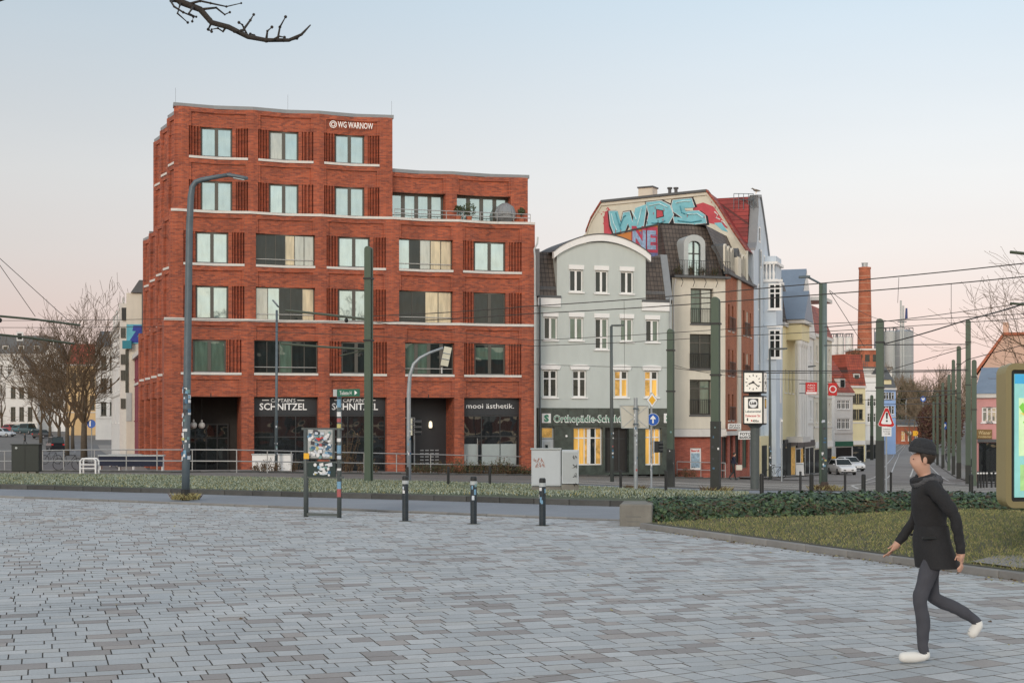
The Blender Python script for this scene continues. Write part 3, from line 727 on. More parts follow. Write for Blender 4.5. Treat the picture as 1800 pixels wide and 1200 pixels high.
    for i in (1, 2):
        a, b, h, fz = shop(i, [M.dark2])
        x0, x1 = ((456, 539), (583, 664))[i-1]; u0, u1, za, zb = f.R(x0, x1, 708, 720)
        text('lettering', 'SCHNITZEL', M.letter, B, u0, ym-.01, za, u1-u0, zb-za, .012, bold=.018)
        u2, u3, zc, zd = f.R(x0+20, x1-20, 700, 706.5)
        text('lettering', "CAPTAIN'S", M.letter, B, u2, ym-.01, zc, u3-u2, zd-zc, .012)
        for s in (0, 1):
            p = u0+.15 if s == 0 else u3+.12; q = u2-.12 if s == 0 else u1-.15; mb = MB(); mb.box(p, q, ym-.02, ym-.01, (zc+zd)/2-.025, (zc+zd)/2+.025); mb.build('lettering_line', M.letter, B)
    a, b, h, fz = shop(4, [M.dark2])
    u0, u1, za, zb = f.R(819, 903, 708.5, 717.5); text('lettering', 'mooi ästhetik.', M.letter, B, u0, ym-.01, za, u1-u0, (zb-za)*1.02, .012)
    for (x0, x1) in ((814, 840), (846, 907)):           # frosted foil on the lower panes
        u0, u1, za, zb = f.R(x0, x1, 780, 816); mb = MB(); mb.box(u0, u1, ym-.012, ym-.004, za, zb); mb.build('frosted_foil', plain('frosted_foil', (.33, .38, .38), .5, .06), B)
    u0, u1, za, zb = f.R(838.2, 839.6, 770, 812); mb = MB(); mb.tube([(u0, ym-.1, za), (u0, ym-.1, zb)], .022, 6); mb.build('door_handle', M.rail, B)
    for i in (0, 3):                                      # recessed bays
        a, b = t1[i][1], t1[i+1][0]; mb = MB(); d = 2.6 if i == 0 else 1.7
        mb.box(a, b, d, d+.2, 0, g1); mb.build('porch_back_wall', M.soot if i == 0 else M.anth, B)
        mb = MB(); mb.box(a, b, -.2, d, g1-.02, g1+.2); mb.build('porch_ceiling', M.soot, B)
        window(B, a+.3 if i == 0 else a+.2, b-(.5 if i == 0 else 2.0), .0, 2.9 if i == 0 else 3.3, d-.1, M.fdark if i == 0 else M.cap_l, [M.dark2], 4 if i == 0 else 1, (.7,) if i == 0 else (), .08, .09, name='glazed_door')
    for x, y in ((342, 747), (356.5, 747.5)):
        u = f.u(x); z = f.z(y, u); mb = MB(); mb.ball((0, 0, 0), .20, 12, 1, 1, 1); mb.T = None
        mb.lathe([(.05, .18), (.05, .30), (.03, .34)], 10); o = mb.build('globe_lamp', M.stone, B, smooth=True, loc=(u, 1.0, z))
        mb = MB(); mb.tube([(0, 0, .3), (0, 0, g1-z)], .012, 5); mb.build('lamp_rod', M.iron, o)
    # letterboxes and a wall lamp in the right-hand entrance
    for k in range(4):
        for j in range(5):
            u = f.u(748+k*9); mb = MB(); mb.box(0, .22, 0, .07, 0, .075); mb.build('letterbox', M.galv, B, loc=(u, 1.58, .40+j*.20))
    u = f.u(766); mb = MB(); mb.lathe([(.09, 0), (.12, .1), (.10, .35), (.04, .42)], 10); mb.build('wall_lamp', M.lamp, B, loc=(u, 1.5, f.z(752, u)))
    # ---- facade on the side street, same folds, running away to the left
    T2 = Matrix(((-.0766, .997, 0, 0), (.997, .0766, 0, 0), (0, 0, 1, 0), (0, 0, 0, 1)))
    bay = 3.9
    for (off, za, zb, n, rows) in ((.6, 0, Z1, 4, [(s1, w1)]), (.3, Z1, Z2, 4, [(Z1, zz(9.9)), (zz(11.2), zz(13.05))]), (0, Z2, ZT, 3, [(Z2, zz(16.1)), (zz(17.5), zz(19.25))])):
        off0 = off+.05
        ps = [(k*bay-.33, k*bay+.33) for k in range(1, n+1)]; ps = [(-off+.05, .45)]+ps
        for a, b in ps: pier(a, b, off0, za, zb, .75 if off < .6 else 1.2, T2)
        for i in range(n):
            a, b = ps[i][1], ps[i+1][0]
            if off == .6: spandrel(a, b, off0, g1, s1-.13, T2)
            for r, (p, q) in enumerate(rows):
                top = rows[r+1][0]-.13 if r+1 < len(rows) else zb
                spandrel(a, b, off0, q, top-(.13 if off == .6 and r == 0 else 0), T2)
                sill(a, b, off0, p, T2)
                if i in (1, 3): stdwin(a, b, off0, p, q, [M.dark, M.dark], T2)
                else:
                    y, m = fold(a, b, off0); mb = MB(T2); mb.plan([(a, y(a)+.06), (m, y(m)+.06), (b, y(b)+.06), (b, -off0+.62), (a, -off0+.62)], p, q); mb.build('spandrel', M.brick, B)
        if off == 0:
            for i in range(3): ctop(ps[i][0]+.2, ps[i+1][1]-.33, off0, ZT, T2)
        if off == .3: ctop(ps[3][1]-.2, ps[4][1]+.05, off0, Z2, T2)
    # ---- the mass behind
    L_ = t1[5][1]; mb = MB()
    mb.plan([(.05, .55), (L_-.3, .55), (L_-.3, 13), (-1.0, 15.4), (-.0766*15.4+.5, 15.4)], g1, Z2-.15)
    mb.plan([(.2, 2.9), (L_-.3, 2.9), (L_-.3, 13), (-.4, 15)], 0, g1-.01)
    mb.plan([(.3, .55), (t3[3][1]-.05, .55), (t3[3][1]-.05, 11.7), (-.3, 11.7)], Z2-.1, ZT-.05)
    mb.plan([(t3[3][1]-.04, 1.25), (tw[2][1]-.05, 1.25), (tw[2][1]-.05, 9), (t3[3][1]-.04, 9)], Z2-.1, ZW-.05)
    mb.build('core', M.brick, B)
    # coping on the belt over the lower right corner and the gutter pipe
    mb = MB(); u = f.u(934.5); mb.tube([(u+.3, -.35, Z2-.9), (u+.25, -.42, Z2-1.3), (u+.02, -.5, Z2-1.7), (u, -.72, Z2-2.2), (u, -.72, .2)], .055, 8); mb.build('downpipe', M.cap_l, B)
    # WG WARNOW sign with its ring emblem
    u0, u1, za, zb = f.R(594, 656, 214.5, 225.5); text('lettering', 'WG WARNOW', M.letter, B, u0, .06, za, u1-u0, zb-za, .02, bold=.012)
    u = f.u(586); z = f.z(218.5, u)
    for r in (.20, .11):
        mb = MB(); mb.tube([(u+r*math.cos(t*PI/12), .06, z+r*math.sin(t*PI/12)) for t in range(25)], .026, 6, caps=False); mb.build('emblem_ring', M.letter, B)
    # lightning rods
    for x in (309, 507, 690):
        u = f.u(x); mb = MB(); mb.tube([(u, .3, ZT+.15), (u, .3, ZT+1.1)], .006, 4); mb.build('lightning_rod', M.wire, B)
    return f, B, Z2
FB, BB, ZB2 = clinker()

# ---------------------------------------------------------------- grey-green shop house
def grey_house():
    f = Fac(936, 90, 72, -1.5); B = f.thing('shop_house', 'grey green rendered house with curved gable over an orthopaedic shop', 'building')
    R = f.R
    W_ = {}
    def w3(x0, x1, yt, yb): return R(x0, x1, yt, yb)
    top = [w3(1001, 1025, 474, 513), w3(1046, 1069, 475.5, 515), w3(1090.5, 1113.5, 477, 516)]
    mid = [w3(956, 980, 557, 597), w3(1001, 1025.5, 557.5, 598), w3(1046, 1069.5, 559, 614), w3(1090.5, 1113, 560, 600), w3(1135, 1158.5, 562, 601)]
    low = [w3(954.5, 980, 650, 698), w3(1006.5, 1031, 650.5, 698), w3(1080, 1104.5, 651, 698), w3(1133, 1157.5, 651.5, 698)]
    zf = f.z(717, 5); ze = f.z(531, f.u(1060)); u0, ua, ub, u1 = f.u(943), f.u(979), f.u(1135), f.u(1181)
    shopw = [w3(1008, 1059, 751, 817), w3(1134, 1162, 752, 817)]; door = [w3(952, 974, 750, 826), w3(1063, 1105, 751, 830)]
    mb = MB(); holes(mb, u0, u1, zf, ze, mid+low, .25); mb.build('wall', M.grey_pl, B)
    zg = f.z(448, (ua+ub)/2); mb = MB(); holes(mb, ua, ub, ze, zg, top, .25)
    # curved gable
    n = 20; arc = [(ua+(ub-ua)*i/n, zg-.02+ (f.z(425, (ua+ub)/2)-zg)*math.sin(PI*i/n)**.8) for i in range(n+1)]
    for (a, za), (b, zb) in zip(arc, arc[1:]): mb.quad((a, 0, zg), (b, 0, zg), (b, 0, zb), (a, 0, za))
    mb.quad((ua, 0, ze), (ua, 3, ze), (ua, 3, zg), (ua, 0, zg)); mb.quad((ub, 0, ze), (ub, 3, ze), (ub, 3, zg), (ub, 0, zg))
    mb.build('gable_wall', M.grey_pl, B)
    mb = MB(); p = [(ua-.28+(ub-ua+.56)*i/n, zg-.35+(f.z(425, (ua+ub)/2)-zg+.38)*math.sin(PI*i/n)**.8) for i in range(n+1)]
    for (a, za), (b, zb) in zip(p, p[1:]):
        mb.elev([(a, za), (b, zb), (b, zb+.42), (a, za+.42)], -.22, .1)
    mb.build('gable_cornice', M.white, B)
    mb = MB()
    for (a, za), (b, zb) in zip(p, p[1:]): mb.elev([(a, za+.425), (b, zb+.425), (b, zb+.48), (a, za+.48)], -.28, 4)
    mb.build('gable_roof', M.slate, B)
    # mansard slopes on both sides
    for (x0, x1, yt, yb, out) in ((948, 983, 440, 519, 0), (1131, 1174, 448, 527, 0)):
        a, b, zb_, zt_ = R(x0, x1, yt, yb); mb = MB()
        mb.prism([(a, .0, zb_), (a, .9, zt_), (a, 6, zt_), (a, 6, zb_)], (b-a, 0, 0)); mb.build('mansard_roof', M.tile_b, B)
        mb = MB(); mb.box(a-.1, b+.1, -.12, .25, zb_-.16, zb_-.01); mb.build('gutter', M.slate, B)
        mb = MB(); mb.box(a-.12, b+.08, -.10, .3, zb_-.72, zb_-.17); mb.build('cornice', M.white, B)
        for k in range(3):
            z = zb_+.4+.07*k; mb = MB(); mb.tube([(a+.1, .12, z), (b-.1, .12, z)], .012, 4); mb.build('snow_guard', M.galv, B)
    mb = MB(); a, b, zb_, zt_ = R(938, 948, 437, 520); mb.plan([(a, .2), (b, -.05), (b, 3), (a, 3)], zb_, zt_); mb.build('party_wall', M.cap_l, B)
    mb = MB(); a, b, zb_, zt_ = R(1170, 1182, 445, 527); mb.prism([(a, -.05, zb_), (a, .85, zt_), (a, 5, zt_), (a, 5, zb_)], (b-a, 0, 0)); mb.build('party_wall', M.cap_d, B)
    # windows
    dk = [M.dark]; cu = [M.dark, M.curt]
    for w in top: window(B, *w, .12, pm=M.dark, cols=2, fw=.09, mul=.14, sill=.10)
    for i, w in enumerate(mid): window(B, *w, .12, pm=[M.dark, M.green][i % 2:] or [M.dark], cols=2, rows=(.38,) if i == 2 else (), fw=.09, mul=.14, sill=.10)
    for i, w in enumerate(low):
        window(B, *w, .12, pm=[M.lit2, M.lit, M.lit2, M.dark][:4] if i > 1 else M.dark, cols=2, rows=(.68,), fw=.09, mul=.14, sill=.10)
    for w in top+mid:                                          # curtains drawn aside
        a, b, c, d = w
        mb = MB(); mb.box(a-.06, b+.06, -.05, .05, d+.02, d+.30); mb.build('shutter_box', M.white, B)
    for (a, b, c, d) in low:
        mb = MB(); m = (a+b)/2; pts = [(a-.12, d+.03), (b+.12, d+.03), (b+.2, d+.22)]+[(m+(b-a+.4)/2*math.cos(t), d+.22+.16*math.sin(t)) for t in [PI*k/8 for k in range(1, 8)]]+[(a-.2, d+.22)]
        mb.elev(pts, -.09, .05); mb.build('window_hood', M.white, B)
    # shop front of dark green stone slabs
    uL, uR = f.u(944), f.u(1181); mb = MB(); holes(mb, uL, uR, 0, zf, shopw+door, .3, -.06); mb.quad((uL, -.06, zf), (uR, -.06, zf), (uR, .1, zf), (uL, .1, zf)); mb.build('shop_front', M.marble, B)
    z7, z6 = f.z(748, 5), f.z(719, 5)
    for k in range(9):
        a = uL+(uR-uL)*k/9; mb = MB(); mb.box(a+.006, a+(uR-uL)/9-.006, -.10, -.055, z7, zf-.02); mb.build('fascia_slab', M.marble, B, bevel=.006)
    o, q, za, zb = R(972, 1131, 729, 741); SG = plain('shop_letter_green', (.04, .22, .13), .5, .03)
    text('lettering', 'Orthopädie-Schuhtechnik', M.letter, B, o-.02, -.12, za-.03, q-o+.04, zb-za+.04, .01, bold=.04); text('lettering', 'Orthopädie-Schuhtechnik', SG, B, o, -.135, za, q-o, zb-za, .012)
    for x0, x1 in ((951, 967), (1165.5, 1181)):
        a, b, za, zb = R(x0, x1, 726.5, 743); mb = MB(); mb.box(a, b, -.16, -.105, za, zb); o = mb.build('emblem_panel', M.white, B, bevel=.01); text('lettering', 'S', SG, o, (a+b)/2, -.165, za+.1, (b-a)*.55, (zb-za)*.7, .006, 'CENTER', bold=.06)
    a, b, c, d = door[0]; window(B, a, b, c+2.0, d, .15, M.cap_l, M.lit2, 1, name='door_light', fw=.08)
    mb = MB(); mb.box(a, b, .15, .22, c, c+1.97); o = mb.build('door', M.cab, B); mb = MB(); mb.box(a+.25, b-.25, .12, .149, c+.6, c+1.0); mb.box(a+.2, b-.2, .13, .149, c+1.2, c+1.8); mb.build('door_panel', M.cap_l, o)
    mb = MB(); mb.box(b-.55, b-.38, .10, .129, c+1.3, c+1.6); mb.build('door_window', M.dark, o)
    a, b, c, d = shopw[0]; window(B, a, b, c, d, .2, M.whitefr, [M.lit, M.lit, M.lit2, M.dark, M.lit2], 5, (.72,), .07, .06, name='shop_window')
    mb = MB(); mb.box(a+(b-a)*.5, a+(b-a)*.62, .18, .199, c+.1, d-.1); mb.build('shop_curtain', M.white, B)
    a, b, c, d = shopw[1]; window(B, a, b, c, d, .2, M.whitefr, [M.lit, M.lit2, M.lit], 3, (.75,), .08, .07, name='shop_window')
    a, b, c, d = door[1]; window(B, a, b, c, d, .3, M.fdark, [M.lit2, M.lit, M.lit2], 3, (.75,), .10, .12, name='shop_door')
    mb = MB(); mb.box(u0+.02, u1-.02, .32, 9, 0, ze); mb.box(ua+.05, ub-.05, .32, 8, ze, zg); mb.build('core', M.soot, B)
    mb = MB(); u = f.u(948.5); mb.tube([(u, -.1, f.z(524, u)), (u, -.1, .1)], .05, 8); mb.build('downpipe', M.galv_d, B)
    mb = MB(); u = f.u(1177); mb.tube([(u, -.1, f.z(524, u)), (u, -.1, .1)], .05, 8); mb.build('downpipe', M.galv, B)
    mb = MB(); mb.box(f.u(936.5), u0, -.02, 5, 0, f.z(520, 0)); mb.build('party_wall', M.white_pl, B)
    mb = MB(); u = f.u(995); mb.lathe([(.07, 0), (.07, .03)], 12, axis='Y'); mb.build('doorbell_plate', M.letter, B, loc=(u, -.09, f.z(766, u)))
    return f
FG = grey_house()

# ---------------------------------------------------------------- corner house: cream bay, terracotta flank
def corner_house():
    f = Fac(1181, 96, 73, -1.95); B = f.thing('corner_house', 'corner house with cream bay, dark tiled mansard, arched dormer and terracotta flank', 'building'); R = f.R
    uL, uR = 0, f.u(1275); zb = f.z(753, 1.8); zt = f.z(489, 1.8)
    win = [R(1214, 1254, 507, 569), R(1212.5, 1252.5, 587, 648), R(1212.5, 1251, 667, 729)]
    mb = MB(); holes(mb, uL, uR, zb, zt, win, .35); mb.quad((uL, 0, zb), (uR, 0, zb), (uR, 1, zb), (uL, 1, zb)); mb.build('bay_wall', M.cream_pl, B)
    for k, w in enumerate(win):
        window(B, *w, .25, M.frame, [[M.green, M.curt], [M.dark, M.dark], [M.dark, M.green]][k], 2, (.75,), .09, .1)
        a, b, c, d = w; mb = MB()
        mb.box(a, b, -.04, .0, c+1.02, c+1.06); mb.box(a, b, -.04, 0, c+.06, c+.10); n = 12
        for i in range(n+1): u = a+(b-a)*i/n; mb.box(u-.012, u+.012, -.035, -.005, c+.1, c+1.02)
        mb.build('french_balcony', M.iron, B)
        mb = MB(); mb.box(a-.05, b+.05, -.05, .3, c-.10, c-.005); mb.build('sill', M.slate, B)
    mb = MB(); mb.box(uL+.1, uR+.05, -.06, .4, zb-.55, zb-.02); mb.build('awning_box', M.stone, B)
    gw = R(1216, 1236, 787, 826)
    mb = MB(); holes(mb, uL+.1, uR-.9, 0, zb-.55, [gw], .15, .25); mb.build('ground_wall', M.brick2, B)
    a, b, c, d = gw; mb = MB(); mb.box(a, b, .33, .36, c, d); o = mb.build('poster_panel', M.white, B); text('lettering', 'Baarck', M.red, o, a+.1, .325, d-.26, b-a-.2, .16, .006, bold=.03)
    mb = MB(); mb.box(a+.1, b-.1, .322, .329, c+.15, d-.35); mb.build('poster_print', plain('poster_print', (.30, .42, .52), .5, .6, 6), o)
    mb = MB(); mb.box(uR-.9, uR+.1, .5, 1, 0, zb-.55); mb.build('ground_wall', M.soot, B)
    # terrace with railing and planters
    mb = MB(); mb.box(uL+.05, uR+.25, -.35, .6, zt, zt+.14); mb.build('terrace_slab', M.slate, B)
    mb = MB(); zr = zt+.16
    for z in (0, .98): mb.box(uL+.1, uR+.2, -.33, -.29, zr+z, zr+z+.03)
    for i in range(24): u = uL+.1+(uR+.1-uL)*i/23; mb.box(u-.01, u+.01, -.32, -.30, zr+.03, zr+.98)
    mb.build('terrace_railing', M.iron, B)
    for i in range(4):
        u = uL+.6+i*.85; mb = MB(); mb.tube([(u, -.2, zt), (u, -.5, zt-.3), (u, -.2, zt-.62)], .02, 5); mb.build('bracket', M.iron, B)
    # mansard roof with a round arched dormer
    zm = f.z(390, 2); yb_ = .75
    mb = MB(); mb.add([(uL, yb_-.3, zr), (uR+.1, yb_-.3, zr), (uR-.55, yb_+1.1, zm), (uL-.05, yb_+1.1, zm), (uL, 9, zr), (uL-.05, 9, zm)], [(0, 1, 2, 3), (0, 3, 5, 4)]); mb.build('mansard_roof', M.tile_b, B)
    dm = R(1211, 1233, 423, 466); a, b, c, d = dm; c = zr
    def arch(a, b, c, d, n=10): m = (a+b)/2; r = (b-a)/2; return [(b, c)]+[(m+r*math.cos(PI*i/n), d-r*.75+r*.75*math.sin(PI*i/n)) for i in range(n+1)]+[(a, c)]
    oa = arch(a-.33, b+.33, c, d+.42); ia = arch(a, b, c, d)
    mb = MB(); yo = .1
    for (p, q, r, s) in zip(oa, oa[1:], ia[1:], ia): mb.prism([(p[0], yo, p[1]), (q[0], yo, q[1]), (r[0], yo, r[1]), (s[0], yo, s[1])], (0, 1.5, 0))
    o = mb.build('dormer', M.cap_l, B)
    mb = MB(); mb.elev(ia, yo+.2, yo+.22); mb.build('pane', M.sky2, o)
    mb = MB(); m = (a+b)/2; mb.box(m-.05, m+.05, yo+.13, yo+.2, c, d); mb.box(a, b, yo+.14, yo+.2, c+1.5, c+1.57)
    for p, q in zip(ia, ia[1:]): mb.tube([(p[0], yo+.16, p[1]), (q[0], yo+.16, q[1])], .045, 5)
    mb.build('dormer_frame', M.fdark, o)
    # orange gable end rising over the grey house, seen from the left
    za, zo = f.z(490, 0), f.z(388, 0)
    pl = [f.u(1078), f.u(1175)]; zl0, zl1 = f.z(412, pl[0]), f.z(389, pl[1])
    mb = MB(); mb.elev([(pl[0], f.z(470, 0)), (pl[1]+.1, f.z(500, 0)), (pl[1]+.02, zl1), (pl[0], zl0)], 1.9, 2.1); G_ = mb.build('gable_end', M.orange_pl, B)
    mb = MB(); mb.elev([(pl[0]-.2, zl0), (pl[1]+.05, zl1), (pl[1]+.05, zl1+.1), (pl[0]-.2, zl0+.1)], 1.8, 2.2); mb.build('verge_trim', M.fdark, B)
    # sprayed lettering in violet on the gable end
    VB = plain('spray_violet', (.15, .17, .34), .7, .5, 3); RB = plain('spray_red', (.42, .05, .09), .7, .35, 3)
    a0, b0, c0, d0 = R(1127, 1176, 394, 445)
    mb = MB(); mb.elev([(a0, c0+.2), (a0+.1, c0+1.2), (a0+.35, d0-.35), (b0-.05, d0+.02), (b0+.0, c0+.05), (b0-.5, c0-.1)], 1.885, 1.895); mb.build('graffiti_patch', VB, G_)
    text('graffiti_letters', 'NE', RB, G_, a0+.06, 1.878, c0+.5, (b0-a0)*.95, (d0-c0)*.72, .006, bold=.12); text('graffiti_letters', 'NE', plain('spray_pale_blue', (.26, .36, .52), .7, .5, 4), G_, a0+.12, 1.868, c0+.55, (b0-a0)*.86, (d0-c0)*.64, .006, bold=.04)
    # ---- flank along the rising street
    cx, cy = f.pt(uR); s = Fac(1275, cy, 19.6, f.z0)
    uu = lambda px: s.u(px); Le = uu(1325)
    mt = Matrix.Translation((0, 0, 0)); fr = Matrix.Rotation(f.rz, 4, 'Z'); A = Matrix.Translation((f.X, f.Y, 0)) @ fr; Bm = Matrix.Translation((s.X, s.Y, 0)) @ Matrix.Rotation(s.rz, 4, 'Z'); T = A.inverted() @ Bm
    zz0, zz1 = s.z(757, 3), s.z(479, 1.5); zp = zz1
    hs = []
    for (u_, w) in ((1.0, .55), (2.4, .55), (6.7, .55), (8.1, .55), (9.4, .5)):
        for k in range(3): hs.append((u_, u_+w, zz0+.75+k*3.1, zz0+2.55+k*3.1))
    mb = MB(T); holes(mb, 0, Le, zz0, zp-.25, hs, .2); mb.build('flank_wall', M.flank, B)
    for h in hs:
        window(B, *h, .12, M.frame, M.dark, 1, (), .07, T=T, split=False)
        mb = MB(T); mb.box(h[0]-.06, h[1]+.06, -.06, .0, h[2]-.10, h[2]-.01); mb.build('sill', M.stone, B)
    for u_ in (1.0, 6.7):
        for k in range(3):
            zb_ = zz0+.7+k*3.1; mb = MB(T); mb.box(u_-.1, u_+2.05, -.16, -.13, zb_+.95, zb_+.99); mb.box(u_-.1, u_+2.05, -.16, -.13, zb_+.05, zb_+.09)
            for i_ in range(12): mb.box(u_-.1+i_*.19, u_-.08+i_*.19, -.155, -.135, zb_+.05, zb_+.95)
            mb.build('french_balcony', M.iron, B)
    mb = MB(T); mb.box(4.2, 5.4, -.10, .2, zz0, zp+1.4); mb.lathe([(.6, 0), (.6, .2)], 16, (4.8, .0, zp+1.4), 'Y'); mb.build('pilaster', M.cream_pl, B)
    mb = MB(T); mb.lathe([(.62, .1), (.62, 1.0)], 16, (4.8, -.1, zp+1.45), 'Y'); mb.build('barrel_roof', M.slate, B)
    mb = MB(T); mb.box(0, Le, -.25, .1, zp-.24, zp-.05); mb.build('gutter', M.slate, B)
    mb = MB(T); mb.add([(-.05, .0, zp-.04), (Le, .0, zp-.04), (Le, 1.6, zm+.3), (.6, 1.5, zm)], [(0, 1, 2, 3)]); mb.add([(.6, 1.5, zm), (Le, 1.6, zm+.3), (Le, 5, zm+.6), (.3, 5, zm+.3)], [(0, 1, 2, 3)]); mb.build('mansard_roof', M.tile_bs, B)
    for u_ in (.75, 2.0, 3.25, 6.2, 7.5, 8.8):                   # small round headed dormers
        ia = arch(u_, u_+.62, zp+.15, zp+1.95); mb = MB(T); mb.elev(ia, .30, 1.4); o = mb.build('dormer', M.slate, B)
        ib = [(u_+.31+(p-u_-.31)*.72, q-.12) for p, q in ia]; mb = MB(T)
        for (p, q, r, s_) in zip(ia, ia[1:], ib[1:], ib): mb.prism([(p[0], .16, p[1]), (q[0], .16, q[1]), (r[0], .16, r[1]), (s_[0], .16, s_[1])], (0, .135, 0))
        mb.build('dormer_front', M.cream_pl, o); mb = MB(T); mb.elev(ib, .24, .295); mb.build('pane', M.dark, o)
    # ground floor of the flank: brick piers and shop windows
    mb = MB(T); hs = [(.9, 2.3, .9, 3.0), (3.3, 4.3, .2, 3.0), (5.2, 7.0, .8, 3.0), (8, 10.2, .4, 3.0)]; holes(mb, 0, Le, -.4, zz0-.3, hs, .25, .3); mb.build('ground_wall', M.brick2, B)
    for k, h in enumerate(hs): window(B, *h, .42, M.frame, [M.dark, M.maroon and M.dark, M.dark, M.green][k], 2, (), .09, T=T, name='shop_window')
    mb = MB(T); mb.box(-.2, Le, -.15, .6, zz0-.3, zz0-.01); mb.build('fascia', M.stone, B)
    mb = MB(); mb.box(uL+.1, uR-.05, .5, 9, 0, zt-.1); mb.build('core', M.soot, B)
    mb = MB(T); mb.box(.4, Le-.05, .5, 8, .1, zp); mb.build('core', M.soot, B)
    mb = MB(); u = .02; mb.tube([(u+.2, -.2, zt-.1), (u+.05, -.15, zt-.7), (u+.05, -.1, zb)], .05, 6); mb.build('downpipe', M.stone, B)
    # hanging signs of the photo shop
    def hang(x0, x1, yt, yb, u_, s1, s2):
        a, b, c, d = R(x0, x1, yt, yb); mb = MB(); mb.box(a, b, -.6+u_, -.5+u_, c, d); o = mb.build('hanging_sign', M.white, B, bevel=.01)
        text('lettering', s1, M.fdark, o, (a+b)/2, -.605+u_, c+(d-c)*.54, (b-a)*.8, (d-c)*.32, .004, 'CENTER', bold=.03); text('lettering', s2, M.fdark, o, (a+b)/2, -.605+u_, c+(d-c)*.12, (b-a)*.86, (d-c)*.32, .004, 'CENTER', bold=.03)
    hang(1296, 1320, 758, 772, .4, 'FOTO', 'BAARCK'); hang(1277, 1299, 744, 754, .3, 'FOTO', 'STUDIO')
    hang(1216, 1232, 762, 767, .7, 'Barnstorfer', 'Weg'); 
    return f, s, T
FC, FS, TC = corner_house()
